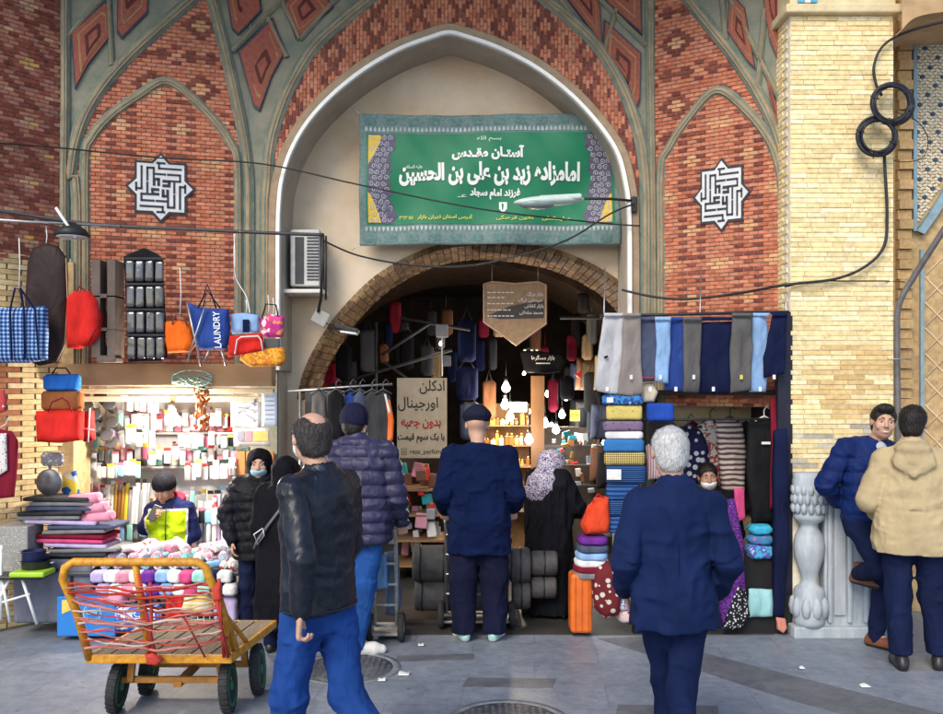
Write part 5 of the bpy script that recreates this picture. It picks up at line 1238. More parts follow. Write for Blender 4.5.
for i, (x0, y0, x1, y1, c, lb) in enumerate(((656, 424, 668, 486, 'black', 'black shirt hanging at the back left of the clothes stall'), (664, 428, 678, 480, 'cream', 'cream blouse hanging behind the dotted one'), (686, 420, 700, 470, 'maroon', 'maroon top hanging at the back of the clothes stall'), (728, 424, 740, 500, 'rose', 'rose top hanging behind the banded sweater'), (740, 420, 752, 510, 'charcoal', 'charcoal coat hanging behind the black dress'), (668, 484, 690, 540, 'navy', 'navy skirt hanging low behind the grey haired man'), (716, 490, 738, 545, 'black', 'black skirt hanging below the banded sweater'))):
    garment(lb, 'garment', [(x0, y0 + 5), ((x0 + x1) / 2, y0), (x1, y0 + 5), (x1 + 1, y1), (x0 - 1, y1 + 2)], 7.86 + .012 * i, .08, fab(c), i + 60, False, group='garments at the back of the clothes stall')
mb = MB(); puff(mb, [(776, 617), (785, 618), (787, 628), (783, 633), (777, 629)], 6.95, .05, .006, 3); one('pink_tassel', 'small salmon pink cloth at the foot of the navy coat', 'cloth', mb, cloth('salmon', (.62, .25, .18)))
for i, (x0, y0, x1, y1, mm, lb) in enumerate([(747, 524, 772, 534, cloth('bundle_aqua', (.05, .40, .60)), 'bright aqua bundle topmost on the counter'), (746, 534, 773, 544, pattern('bundle_pink', 'blotch', [(.4, .05, .2), (.05, .2, .4), (.5, .1, .3)], 24), 'pink and blue bundle in the middle of the counter pile'), (745, 543, 773, 558, pattern('bundle_blue', 'blotch', [(.04, .25, .55), (.08, .4, .65), (.1, .1, .4), (.3, .55, .7)], 20), 'blue mottled bundle lowest in the counter pile')]):
    mb = MB(); puff(mb, rect(x0, y0, x1, y1, 4), 7.12, .18, .016, i); one('cloth_bundle', lb, 'cloth bundle', mb, mm, 'bundles piled on the clothes counter')
mb = MB(); puff(mb, [(748, 588), (772, 589), (773, 616), (746, 617)], 7.0, .06, .02, 4); one('turquoise_cloth', 'pale turquoise cloth draped over the black counter', 'cloth', mb, cloth('pale_turq', (.30, .56, .58)))
mb = MB(); puff(mb, [(724, 500), (734, 498), (742, 540), (746, 600), (740, 622), (722, 624), (716, 590), (720, 540)], 7.0, .12, .02, 5); one('purple_dress', 'shiny purple dress hanging right of the man in the blue suit', 'dress', mb, pattern('purple_glitter', 'blotch', [(.07, .012, .14), (.14, .03, .26), (.05, .01, .1), (.22, .06, .36)], 40))
mb = MB(); puff(mb, [(738, 582), (746, 590), (750, 615), (742, 628), (722, 630), (728, 606)], 6.96, .08, .01, 6); one('speckled_scarf', 'black scarf with white specks under the purple dress', 'scarf', mb, pattern('white_specks', 'dots', [(.6, .6, .62), (.012, .012, .016)], 46, dist=.8))
mb = MB(); puff(mb, [(734, 488), (744, 488), (745, 520), (735, 522)], 7.3, .05, .01, 6); one('pink_shirt', 'rose pink shirt hanging low beside the black dress', 'shirt', mb, fab('rose'))
# the heap left of the suit man
t = handbag('red_orange_bag', 'orange red soft bag on top of the folded clothes', [(588, 506), (598, 497), (608, 496), (610, 520), (608, 533), (584, 534), (580, 524)], 7.0, .2, cloth('orange_red', (.72, .07, .025), fold=.9), [[(592, 502, -.05), (598, 494, -.04), (604, 498, -.05)]], fab('red'), 3)
for i, (y0, c) in enumerate(((535, 'purple'), (543, 'slate'), (550, 'sky'), (557, 'white'), (563, 'maroon'), (569, 'grey'))):
    mb = MB(); puff(mb, rect(577 - i, y0, 607 + i % 2, y0 + 8.5, 2.5), 7.02, .26, .008, i); one('folded_garment', f'{c} folded garment in the pile under the orange red bag', 'folded clothes', mb, fab(c), 'folded clothes piled by the suitcase')
t = thing('orange_suitcase', 'orange suitcase standing below the folded clothes', 'suitcase', P(580, 632, 6.95)); m = MB(); c0, c1 = P(570, 632, 6.95), P(592, 573, 6.95); m.rbox(((c0.x + c1.x) / 2, 7.0, (c0.z + c1.z) / 2), (c1.x - c0.x, .2, c1.z - c0.z), .03, None, 4); m.build('shell', mat('suitcase_orange', (.70, .15, .02), .4, var=.12), t)
m = MB(); [m.rbox(((c0.x + c1.x) / 2 + d, 6.898, (c0.z + c1.z) / 2), (.012, .012, (c1.z - c0.z) * .9), .004) for d in (-.05, 0, .05)]; m.build('ridge', mat('suitcase_ridge', (.62, .12, .02), .4), t)
m = MB(); [m.ball((c0.x + d, 6.95, c0.z + .0), .022, 10) for d in (.03, .14)]; m.build('caster', M_black, t)
handbag('leopard_bag', 'maroon bag with white spots beside the orange suitcase', [(594, 566), (606, 560), (618, 566), (622, 590), (618, 614), (604, 618), (593, 606), (591, 584)], 6.94, .2, pattern('leopard', 'dots', [(.62, .56, .5), (.14, .015, .02)], 17, dist=1), [], fab('maroon'), 8)
for i, (y0, k) in enumerate(((560, 0), (572, 1), (584, 2), (596, 0), (608, 1))):
    mb = MB(); puff(mb, rect(616, y0, 642, y0 + 13, 3), 6.98, .2, .012, i + 3); one('folded_scarf', ['blue and white patterned scarf topmost beside the spotted bag', 'crimson patterned scarf second from the top beside the spotted bag', 'lilac patterned scarf in the middle of the scarf pile', 'blue and white patterned scarf fourth in the scarf pile', 'crimson patterned scarf at the bottom of the scarf pile'][i], 'scarf', mb, [pattern('scarf_blue', 'blotch', [(.08, .1, .4), (.6, .6, .7), (.1, .1, .35), (.5, .3, .4)], 26), pattern('scarf_red', 'blotch', [(.3, .02, .04), (.6, .45, .45), (.25, .02, .05)], 26), pattern('scarf_lilac', 'blotch', [(.3, .2, .5), (.6, .55, .7), (.12, .05, .2)], 26)][k], 'patterned scarves piled beside the spotted bag')
# ------------------------------------------------------------------ goods, signs and lamps of the passage
BLOOM = {}
t = thing('perfume_cabinet', 'warm lit wooden cabinet of golden perfume bottles inside the passage', 'cabinet', P(520, 500, 10.0)); m = MB()
b0, b1 = P(478, 560, 10.2), P(531, 404, 10.2); m.bb((b0.x, 10.5, 0), (b1.x, 10.56, b1.z)); m.build('back', mat('cabinet_back', (.30, .15, .05), .6, var=.3), t)
m = MB(); m.bb((P(531, 0, 10).x, 9.95, 0), (P(544, 0, 10).x, 10.05, P(0, 376, 10).z)); m.build('side_post', mat('post_wood', (.20, .10, .04), .6, vs=4, stretch=(1, 1, .15), col2=(.13, .06, .025)), t)
for yy in (425, 445, 466, 488, 510): m = MB(); m.bb((b0.x, 10.12, Z(yy, 10.2) - .012), (b1.x, 10.5, Z(yy, 10.2))); m.build('shelf', M_wood, t)
i = 0
M_gold = mat('amber_glass', (.75, .42, .08), .15, var=.3, vs=30, spec=.8, coat=.5)
M_goldc = mat('gold_cap', (.8, .55, .18), .25, .8)
pro = None
for r_, yy in enumerate((425, 445, 466, 488, 510)):
    for k in range(10):
        b = Vector((P(482 + k * 5, 0, 10.2).x, 10.18 + (k % 2) * .05, Z(yy, 10.2))); b.x += rnd.uniform(-.015, .015); h = rnd.choice([.08, .11, .14, .17])
        o = thing('perfume_bottle', f'golden perfume bottle, {ORD[k]} from the left on the {["top", "second", "third", "fourth", "lowest"][r_]} cabinet shelf', 'bottle', b, 'perfume bottles in the lit cabinet'); mm = MB(); mm.rbox(b + Vector((0, 0, h * .38)), (rnd.uniform(.03, .06), .03, h * .76), .008); mm.build('glass', rnd.choice([M_gold, M_gold, mat('amber_dark', (.35, .14, .03), .15, spec=.8), mat('pale_glass', (.75, .62, .4), .15, spec=.8)]), o); mm = MB(); mm.cyl(b + Vector((0, 0, h * .76)), b + Vector((0, 0, h)), .013, n=10); mm.build('cap', M_goldc, o)
for i, (px, py, Y, wm, wt, lb) in enumerate([(506, 388, 9.7, 1, 7, 'warm bulb highest above the perfume cabinet'), (505, 405, 9.75, 1, 7, 'warm bulb just below the highest one'), (510, 417, 9.9, 1, 9, 'warm bulb right over the golden bottles'), (545, 424, 10.6, 0, 7, 'cool bulb right of the wooden cabinet post'), (556, 430, 11.0, 0, 5, 'cool bulb above the head of the woman in the printed scarf'), (529, 440, 9.75, 0, 4, 'cool bulb low in front of the perfume cabinet'), (566, 397, 11.5, 0, 9, 'cool bulb highest on the right side of the passage'), (562, 415, 12.0, 1, 7, 'warm bulb left of the yellow placard'), (591, 420, 11.0, 0, 9, 'large cool bulb nearest to the shirt packs'), (583, 421, 12.5, 0, 5, 'small cool bulb beside the large one by the shirt packs'), (441, 344, 9.6, 0, .5, 'tiny bulb on the white cable above the perfume placard')]):
    bulb(px, py, Y, lb, .045 if i not in (9, 10) else (.035 if i == 9 else .02), bool(wm), wt * 1.4, True, .3)
for i in range(22):
    px, py, Y = rnd.uniform(500, 604), rnd.uniform(372, 452), rnd.uniform(11, 15); bulb(px, py, Y, f"small {'warm' if i % 3 else 'cool'} bulb glowing deep inside the passage", rnd.uniform(.025, .045), bool(i % 3), 0, False, .12)
for i in range(26):
    px, py, Y = 352 + (i * 47) % 240, 292 + (i * 29) % 62, 10.4 + (i % 5) * .5; c = ['brown', 'charcoal', 'navy', 'tan', 'maroon', 'grey', 'black'][i % 7]
    mb = MB(); puff(mb, rect(px, py, px + 9 + i % 4, py + 20 + (i % 3) * 6, 2.5), Y, .12, .01, i); mb.tube([P(px + 5, py, Y), P(px + 5, py - 14, Y)], .005, 5); one('ceiling_stock', f'{c} bundle hanging under the dark vault of the passage', 'bundle', mb, fab(c), f'{c} bundles hanging under the passage vault')
for i, (x0, y0, x1, y1, Y, c, lb) in enumerate(((458, 318, 476, 362, 9.6, 'navy', 'dark blue bag hanging left of the shield sign'), (456, 366, 478, 400, 9.7, 'navy', 'dark blue bag hanging above the flat cap'), (460, 402, 480, 440, 9.8, 'slate', 'slate bag hanging lowest above the flat cap'), (400, 330, 414, 370, 9.9, 'black', 'black bag hanging among the timber braces'), (420, 345, 434, 376, 10.0, 'charcoal', 'charcoal bag hanging over the perfume placard'), (560, 376, 574, 400, 10.6, 'black', 'black bag hanging below the black banner'), (584, 372, 602, 412, 10.2, 'charcoal', 'charcoal bag hanging beside the red arrow'), (482, 380, 496, 420, 10.1, 'brown', 'brown bag hanging above the perfume cabinet'), (360, 330, 376, 372, 9.5, 'dark grey', 'dark grey bag hanging above the jacket rack'), (336, 345, 352, 380, 9.4, 'black', 'black bag hanging above the left jackets'), (548, 378, 558, 412, 11, 'maroon', 'maroon bag hanging beside the wooden post'))):
    handbag('hanging_stock', lb, rect(x0, y0, x1, y1, 3), Y, .14, fab(c), [[(x0 + 4, y0 + 2, -.06), ((x0 + x1) / 2, y0 - 10, 0), (x1 - 4, y0 + 2, -.06)]], fab('charcoal'), i)
def placard(name, label, cat, rectpx, Y, mm, lines, th=.01, ink=None, frame=None, tilt=0):
    x0, y0, x1, y1 = rectpx; t = thing(name, label, cat, P((x0 + x1) / 2, y1, Y)); m = MB(); a, b = P(x0, y1, Y), P(x1, y0, Y); m.rbox(((a.x + b.x) / 2, Y, (a.z + b.z) / 2), (b.x - a.x, th, b.z - a.z), .003); m.build('board', mm, t)
    for (s_, cx_, cy_, w_, h_, col, ar, bold) in lines:
        m = MB(); c = P(cx_, cy_, Y); k = Y / F; text_shape(m, s_, w_ * k, h_ * k, lambda x, y, d: Vector((c.x + x, Y - th / 2 - .004, c.z + y)), bold, arabic=ar)
        if m.v: m.build('lettering', col, t)
    return t
INK = mat('ink_black', (.015, .015, .015), .7); INKR = mat('ink_red', (.32, .015, .02), .7)
INKW = mat('ink_white', (.8, .8, .8), .6, var=.03)
t = placard('cardboard_sign', 'tan placard with black and red handwritten Persian lettering about perfume', 'sign', (397, 378, 447, 458), 9.0, mat('kraft_board', (.34, .28, .20), .85, var=.12), [('ادکلن', 432, 387, 25, 14, INK, True, .01), ('اورجینال', 418, 404, 40, 14, INK, True, .01), ('بدون جعبه', 421, 424, 40, 10, INKR, True, .03), ('با یک سوم قیمت', 421, 438, 47, 10, INK, True, .03), ('reza_perfume', 427, 452, 34, 6, INK, False, .0)])
m = MB(); c = P(404, 451.5, 8.993); m.tube([c + Vector((a * .024, 0, b * .03)) for a, b in ((-1, -1), (1, -1), (1, 1), (-1, 1))], .003, 5, closed=True); m.tube([c + Vector((.013 * math.cos(k * PI / 5), 0, .013 * math.sin(k * PI / 5))) for k in range(10)], .0025, 5, closed=True); m.build('camera_icon', INK, t)
t = thing('shield_sign', 'brown shield shaped hanging sign with white lines of lettering', 'sign', P(515, 345, 8.9)); q = [(484, 284), (492, 282), (515, 284), (538, 282), (546, 285), (546, 324), (516, 345), (484, 322)]
m = MB(); m.prism([(X(a, 8.9), Z(b, 8.9)) for a, b in q], lambda p: Vector((p[0], 8.89, p[1])), lambda p: Vector((p[0], 8.92, p[1]))); m.build('board', mat('shield_brown', (.30, .17, .085), .45, vs=18, col2=(.42, .26, .13)), t)
m = MB(); m.tube([P(a, b, 8.885) for a, b in q], .011, 6, closed=True); m.build('frame', mat('shield_edge', (.55, .36, .24), .4), t)
m = MB(); m.bb(P(486, 306, 8.886), P(544, 318, 8.882)) if False else None
m = MB(); m.prism([(X(a, 8.884), Z(b, 8.884)) for a, b in [(510, 306), (544, 300), (544, 318), (500, 319), (486, 316)]], lambda p: Vector((p[0], 8.884, p[1])), lambda p: Vector((p[0], 8.889, p[1]))); m.build('dark_panel', mat('shield_dark', (.06, .04, .035), .5), t)
m = MB()
for k, (x0, x1, y) in enumerate(((487, 506, 297.5), (487, 514, 303.6), (487, 512, 310), (487, 513, 316), (487, 513, 292.5))):
    x = x0
    while x < x1 - 1: wd = rnd.uniform(2.2, 5); m.rbox(P(min(x + wd / 2, x1), y, 8.88), (wd * .0085, .004, .011), .002); x += wd + .5
for s_, cx_, cy_, w_ in (('بازار بزرگ', 535, 294.5, 16), ('میدان ارگ', 530, 300.5, 24), ('بازار کفاش', 534, 306.5, 19), ('مسجد سلطانی', 531, 313, 23)):
    c = P(cx_, cy_, 8.9); text_shape(m, s_, w_ * .0099, .045, lambda x, y, d, c=c: Vector((c.x + x, 8.879, c.z + y)), .02)
m.build('lettering', mat('ink_cream', (.85, .80, .74), .5, var=.02), t)
for px in (492, 538): m = MB(); m.tube([P(px, 283, 8.9), P(px, 262, 8.9)], .004, 5); m.build('chain', M_steel, t)
t = thing('black_banner', 'black cloth banner with white lettering over the passage', 'banner', P(543, 372, 10.2)); m = MB(); puff(m, [(520, 352), (532, 349), (545, 352), (562, 354), (566, 360), (560, 372), (545, 374), (524, 371)], 10.2, .06, .012, 3); m.build('cloth', fab('black'), t)
m = MB(); c = P(543, 358, 10.15); text_shape(m, 'بازار مسگرها', .26, .06, lambda x, y, d: Vector((c.x + x, 10.145, c.z + y)), .02); m.box((c.x, 10.145, c.z - .06), (.16, .004, .012)); [m.ball(P(px, 350, 10.15), (.02, .01, .012), 8) for px in (525, 532, 537)]; m.build('lettering', INKW, t)
placard('price_placard', 'small white placard beside the warm bulbs of the perfume cabinet', 'placard', (510, 402, 527, 412), 9.8, M_tag, [('فروش ویژه', 518, 406, 13, 4, INK, True, .02)])
placard('yellow_placard', 'small yellow placard between the bulbs on the right of the passage', 'placard', (570, 410, 580, 421), 11.2, M_ytag, [('حراج', 575, 415, 8, 5, INK, True, .02)])
mb = MB(); mb.tube([P(583, 375, 11.0), P(577, 375, 11.0)], .01); mb.prism([(X(a, 11), Z(b, 11)) for a, b in ((574, 375), (582, 370), (584, 380))], lambda p: Vector((p[0], 10.98, p[1])), lambda p: Vector((p[0], 11.0, p[1]))); one('red_arrow', 'small red arrow sign high on the right of the passage', 'sign', mb, plast('red'))
# junction box hanging on the white cable
t = thing('junction_box', 'grey square box on a white conduit above the perfume placard', 'box', P(440, 337, 9.3)); m = MB(); m.rbox(P(442, 331, 9.3), (.13, .07, .13), .01); m.build('case', mat('box_grey', (.30, .29, .28), .6), t); m = MB(); m.tube([P(442, 337, 9.3), P(442, 376, 9.3)], .008); m.build('conduit', M_wtube, t)
t = thing('junction_box', 'smaller grey box beside the white conduit lower down', 'box', P(446, 365, 9.35)); m = MB(); m.rbox(P(446, 361, 9.35), (.10, .06, .11), .01); m.build('case', mat('box_grey2', (.14, .14, .15), .6), t)
# jackets on the left rack
t = thing('jacket_rack', 'steel rack under the arch on the left carrying jackets', 'rack', P(335, 390, 8.0)); m = MB(); m.tube([P(288, 391, 7.95), P(392, 384, 7.95)], .011); m.build('rod', M_steel, t); m = MB(); m.tube([P(300, 390, 7.95), P(300, 632, 7.95)], .012); m.build('post', M_steel, t)
m = MB(); m.rbox(P(325, 405, 8.1), (.36, .02, .26), .006); m.build('panel', mat('panel_grey', (.10, .10, .11), .6), t)
for i, (x0, x1, yb, c, lb) in enumerate([(345, 356, 448, 'royal', 'bright blue jacket hanging behind the beanie'), (354, 366, 452, 'slate', 'slate jacket hanging between the blue and the grey one'), (364, 380, 452, 'charcoal', 'charcoal jacket with pale collar on the rack'), (376, 390, 446, 'charcoal', 'dark jacket with an orange and white sleeve at the right end of the rack'), (312, 326, 440, 'dark grey', 'dark grey coat at the left end of the rack'), (328, 344, 444, 'black', 'black coat hanging left of the blue jacket')]):
    garment(lb, 'jacket', [(x0, 396), ((x0 + x1) / 2, 389), (x1, 396), (x1 + 1, 420), (x1 + (2 if i == 3 else 0), yb - 6), (x0 + 3, yb), (x0 - 1, 420)], 7.95 - .01 * i, .10, fab(c), i, True, (x0 + x1) / 2, group='jackets on the left rack', name='hung_jacket')
    if i == 3: to_ = bpy.data.objects[COL.objects[-1].parent.name]; m = MB(); puff(m, [(385, 396), (390, 400), (394, 420), (393, 440), (387, 446), (388, 420)], 7.87, .05, .008, 3); m.build('sleeve', cloth('sleeve_orange', (.70, .15, .04)), to_); m = MB(); puff(m, [(384, 394), (386, 394), (391, 412), (388.5, 414)], 7.85, .03, .004, 4); m.build('piping', fab('white'), to_)
# dark stock along both walls of the passage: racks of bags and clothes
DC = ['black', 'charcoal', 'navy', 'brown', 'slate', 'grey', 'maroon', 'tan', 'dark grey']
for side in (-1, 1):
    for r_ in range(4):
        for k in range(6):
            Yd = 9.3 + k * .75; xw = side * (1.9 if side < 0 else 1.55) + rnd.uniform(-.06, .06); zz = .25 + r_ * .55; c = rnd.choice(DC); hw = rnd.uniform(.14, .2); hh = rnd.uniform(.2, .3)
            mb = MB(); puff(mb, [(xw - hw, zz), (xw + hw, zz), (xw + hw * .9, zz + hh * 1.5), (xw - hw * .9, zz + hh * 1.5)], Yd, .22, .03, rnd.randint(0, 99), world=True)
            one('stock_bag', f'{c} bag on the {["left", "", "right"][side + 1]} wall of the passage, {ORD[k]} one in, {["floor", "second", "third", "top"][r_]} row', 'bag', mb, fab(c), f'bags stacked along the {["left", "", "right"][side + 1]} passage wall')
SM = [plast(c) for c in ('silver', 'gold', 'white', 'copper', 'grey', 'cream', 'teal', 'red')]
for i in range(70):
    px, py, Y = rnd.uniform(548, 600), rnd.uniform(432, 500), rnd.uniform(10.4, 11.6); mb = MB(); b = P(px, py, Y)
    nm = ['silver', 'gold', 'white', 'copper', 'grey', 'cream', 'teal', 'red'][i % 8]
    mb.rbox(b, (rnd.uniform(.03, .09), .05, rnd.uniform(.04, .11)), .008, (0, R(rnd.uniform(-20, 20)), 0))
    one('trinket', f'small {nm} trinket glinting under the cool bulbs on the right of the passage', 'trinket', mb, SM[i % 8], f'{nm} trinkets on the right of the passage')
for i in range(34):
    px, py, Y = rnd.uniform(398, 445), rnd.uniform(466, 548), rnd.uniform(8.9, 9.4); mb = MB(); nm = ['white', 'pink', 'brown', 'teal', 'red', 'cream', 'grey', 'tan'][i % 8]
    mb.rbox(P(px, py, Y), (rnd.uniform(.05, .12), .06, rnd.uniform(.05, .16)), .012, (0, R(rnd.uniform(-12, 12)), 0)); one('small_box', f'small {nm} box among the stock below the perfume placard', 'box', mb, plast(nm), f'{nm} boxes below the perfume placard')
t = thing('display_stand', 'dark shelf stand below the perfume placard', 'stand', P(421, 560, 9.5)); m = MB(); m.bb((P(394, 0, 9.5).x, 9.45, 0), (P(450, 0, 9.5).x, 9.52, Z(458, 9.5))); m.build('back', M_dark, t)
for yy in (484, 508, 532, 556): m = MB(); m.bb((P(394, 0, 9.4).x, 8.9, Z(yy, 9.4) - .02), (P(450, 0, 9.4).x, 9.45, Z(yy, 9.4))); m.build('shelf', M_wood, t)
t = thing('glint_stand', 'dark stepped stand under the cool bulbs at the right of the passage', 'stand', P(575, 560, 11)); m = MB()
for k in range(5): m.bb((P(545, 0, 11).x, 10.4 + k * .25, 0), (P(604, 0, 11).x, 10.66 + k * .25, .55 + k * .22))
m.build('steps', M_dark, t)
# ------------------------------------------------------------------ the green banner
BY = 8.08
t = thing('green_banner', 'green cloth banner with white Persian lettering under the pointed arch', 'banner', P(490, 246, BY))
def bn(px, py, d=0.0):
    u = (px - 359) / 262; v = (py - 113) / 132
    y = BY - d + .03 * math.sin(u * 7 + v * 2) + .014 * math.sin(u * 19 + v * 7) * (.4 + v) + .018 * math.sin(v * 9 + u * 3) + .008 * math.sin(u * 41 - v * 13)
    p = P(px, py + 1.5 * math.sin(u * PI) * (1 - v), BY); return Vector((p.x, y, p.z))
def bquad(m, x0, y0, x1, y1, d, nu=60, nv=20, fx=None):
    m.sheet(lambda u, v: bn(x0 + (x1 - x0) * u, y0 + (y1 - y0) * v, d), nu, nv, .0)
m = MB(); m.sheet(lambda u, v: bn(359 + 262 * u, 113 + 132 * v), 90, 40, .004)
m.build('cloth', mat('banner_border', (.10, .165, .16), .7, var=.25, vs=30, col2=(.18, .255, .25)), t)
m = MB(); bquad(m, 366, 132, 615, 224, .006); m.build('green_field', mat('banner_green', (.008, .165, .075), .55, vs=2.5, bump=.25, bs=9, col2=(.012, .20, .095)), t)
M_arab = mat('arabesque_ground', (.10, .085, .14), .6, var=.3, vs=40); M_curl = mat('arabesque_curl', (.50, .50, .55), .6, var=.1)
M_bgold = pattern('banner_gold', 'blotch', [(.70, .44, .03), (.75, .5, .06), (.55, .3, .02)], 40, dist=2)
def lobes(x0, sgn):
    o = [(x0, 133)]; n = 48
    for i in range(n + 1):
        v = i / n; y = 133 + 90 * v; wdt = 26 - 7 * math.sin(v * PI) + 4 * abs(math.sin(v * PI * 4)) + 1.2 * math.sin(v * PI * 16); o.append((x0 + sgn * wdt, y))
    o.append((x0, 223)); return o
for x0, sgn in ((368, 1), (612, -1)):
    m = MB(); L = lobes(x0, sgn)[1:-1]
    for (a, b) in zip(L, L[1:]):
        f = [bn(x0, a[1], .009), bn((x0 + a[0]) / 2, a[1], .009), bn(a[0], a[1], .009), bn(b[0], b[1], .009), bn((x0 + b[0]) / 2, b[1], .009), bn(x0, b[1], .009)]
        if sgn < 0: f = f[::-1]
        m.add(f, [(0, 1, 4, 5), (1, 2, 3, 4)])
    ac = m.build('arabesque_column', M_arab, t); m = MB()
    for iy in range(15):
        for ix in range(4):
            cx_, cy_ = x0 + sgn * (3 + ix * 6.2 + 3 * (iy % 2)), 136.5 + iy * 5.9; v = (cy_ - 133) / 90
            if abs(cx_ - x0) > 26 - 7 * math.sin(v * PI): continue
            ph = rnd.uniform(0, 6); dr = 1 if (ix + iy) % 2 else -1
            m.tube([bn(cx_ + (.5 + 2.4 * q / 14) * math.cos(ph + dr * q * .62), cy_ + (.5 + 2.4 * q / 14) * math.sin(ph + dr * q * .62), .0105) for q in range(15)], .0042, 4)
    m.build('scrollwork', M_curl, ac)
    for y0, y1, up in ((134, 164, 1), (192, 222, 0)):
        m = MB()
        for k in range(12):
            v0, v1 = k / 12, (k + 1) / 12; w0 = 13 * (1 - v0 ** 1.5 if up else v0 ** .7); w1 = 13 * (1 - v1 ** 1.5 if up else v1 ** .7); ya, yb = y0 + (y1 - y0) * v0, y0 + (y1 - y0) * v1
            f = [bn(x0, ya, .012), bn(x0 + sgn * w0, ya, .012), bn(x0 + sgn * w1, yb, .012), bn(x0, yb, .012)]
            m.add(f if sgn > 0 else f[::-1], [(0, 1, 2, 3)])
        m.build('gold_corner', M_bgold, t)
# fringe of small crests above and below the field, and border rosettes
for y, s_ in ((130, -1), (226, 1)):
    m = MB()
    for k in range(58):
        x = 366 + k * 4.3
        m.add([bn(x - 1.5, y, .007), bn(x + 1.5, y, .007), bn(x + 1.1, y + s_ * 3, .007), bn(x, y + s_ * 5, .007), bn(x - 1.1, y + s_ * 3, .007)], [(0, 1, 2, 3, 4)])
    m.build('crest_fringe', mat('banner_pale', (.38, .46, .44), .7), t)
m = MB()
for k in range(12):
    x = 370 + k * 21.5
    for y in (120, 238):
        m.add([bn(x + 8 * math.cos(a * PI / 4) * (1 if a % 2 else .7), y + 4.5 * math.sin(a * PI / 4) * (1 if a % 2 else .8), .006) for a in range(8)], [tuple(range(8))])
m.build('rosette', mat('banner_deep', (.10, .19, .18), .7, var=.3, vs=40), t)
def btext(s_, cx_, cy_, w_, h_, mm, bold=.0, ar=True):
    m = MB(); k = BY / F
    text_shape(m, s_, w_, h_, lambda x, y, d: bn(cx_ + x, cy_ - y, .014), bold, arabic=ar); m.build('lettering', mm, t)
BW = mat('banner_white', (.82, .84, .80), .6, var=.03, bump=0); BYL = mat('banner_yellow', (.70, .66, .12), .6, var=.03, bump=0)
btext('آستـان مقـدس', 488, 153, 72, 15, BW, .05); btext('امامزاده زید بن علی بن الحسین', 489.5, 174, 181, 24, BW, .05); btext('علیه السلام', 414, 167, 17, 5, BW, .01)
btext('فرزند امام سجاد', 495, 194, 50, 11, BW, .045); btext('عـ', 462, 196, 9, 2.5, BW, .0); btext('بسم الله', 489, 139, 24, 6, BW, .0)
btext('سلیمانعلی', 556, 218, 28, 5, BYL, .02); btext('کانون فرهنگی', 515, 218, 38, 5, BYL, .01); btext('آدرس استان تهران بازار', 445, 217, 55, 5.5, BYL, .02); btext('۵۵۶۲۲۳۴', 406, 217, 14, 4.5, BYL, .02)
m = MB(); m.add([bn(499, 202, .014), bn(507, 202, .014), bn(507, 209, .014), bn(503, 213, .014), bn(499, 209, .014)], [(4, 3, 2, 1, 0)]); m.build('emblem', BW, t)
m = MB(); m.add([bn(501.5, 203, .016), bn(504.5, 203, .016), bn(504.2, 210, .016), bn(501.8, 210, .016)], [(3, 2, 1, 0)]); m.build('emblem_mark', mat('banner_green', (.008, .165, .075)), t)
m = MB(); [m.tube([bn(a, b), P(c, d, 8.25)], .004, 5) for a, b, c, d in ((359, 113, 352, 108), (621, 113, 626, 104), (359, 245, 352, 250), (621, 245, 626, 252))]; m.build('tie_rope', M_wtube, t)
# street lamp head over the banner
t = thing('street_lamp', 'pale green street lamp head on a thin arm in front of the banner', 'street lamp', P(555, 208, 7.5)); m = MB(); c = P(549, 201, 7.5)
m.ball(c, (.30, .08, .045), 20, Euler((0, R(-3), 0)).to_matrix()); m.rbox(c + Vector((.09, 0, .02)), (.36, .13, .05), .02, (0, R(-3), 0), 3); m.build('housing', mat('lamp_housing', (.50, .60, .56), .4, var=.08), t)
m = MB(); m.ball(c + Vector((-.10, -.01, -.03)), (.15, .07, .045), 16); m.build('lamp_glass', mat('lamp_glass', (.22, .27, .27), .2, var=.1), t)
m = MB(); m.tube([c + Vector((.27, 0, .02)), P(612, 199, 7.7), P(634, 201, 7.86)], .012); m.build('arm', M_black, t)
m = MB(); m.rbox(P(634, 205, 7.85), (.05, .06, .14), .01); m.build('bracket', M_black, t)
# ---- wires, rail, boxes
def wire(name, label, pts, r, mm=M_black, cat='cable'):
    mb = MB(); mb.tube(smooth([tuple(P(*p)) for p in pts], 8), r, 6); one(name, label, cat, mb, mm)
wire('cable', 'thin black cable sagging across the brick niches from the left flank', [(-30, 141, 6.9), (60, 148, 7.35), (160, 158, 7.6), (262, 164, 7.75), (360, 185, 7.75), (480, 209, 7.7), (590, 222, 7.75), (640, 226, 7.8)], .007)
wire('cable', 'black cable drooping below the green banner', [(322, 240, 7.6), (360, 256, 7.7), (420, 266, 7.75), (480, 264, 7.75), (560, 243, 7.75), (610, 214, 7.7), (634, 204, 7.8)], .008)
wire('cable', 'thick black cable running from the right niche across the cream pillar', [(622, 290, 7.75), (655, 297, 7.6), (690, 299, 7.5), (740, 293, 7.3), (785, 285, 7.02), (835, 279, 7.0), (866, 266, 7.0), (884, 246, 7.0), (887, 215, 7.0), (885, 170, 7.0), (884, 150, 7.0)], .012)
wire('cable', 'thin cable clipped along the cream pillar under the thick one', [(785, 287, 7.03), (815, 281, 7.03), (845, 281, 7.03), (886, 281, 7.03), (905, 282, 7.3)], .005)
wire('cable', 'black cable curving from the upper right down to the cable coils', [(975, 18, 6.9), (943, 22, 6.95), (905, 33, 7.0), (883, 46, 7.0), (874, 66, 7.0), (876, 84, 7.0), (882, 96, 7.0)], .011)
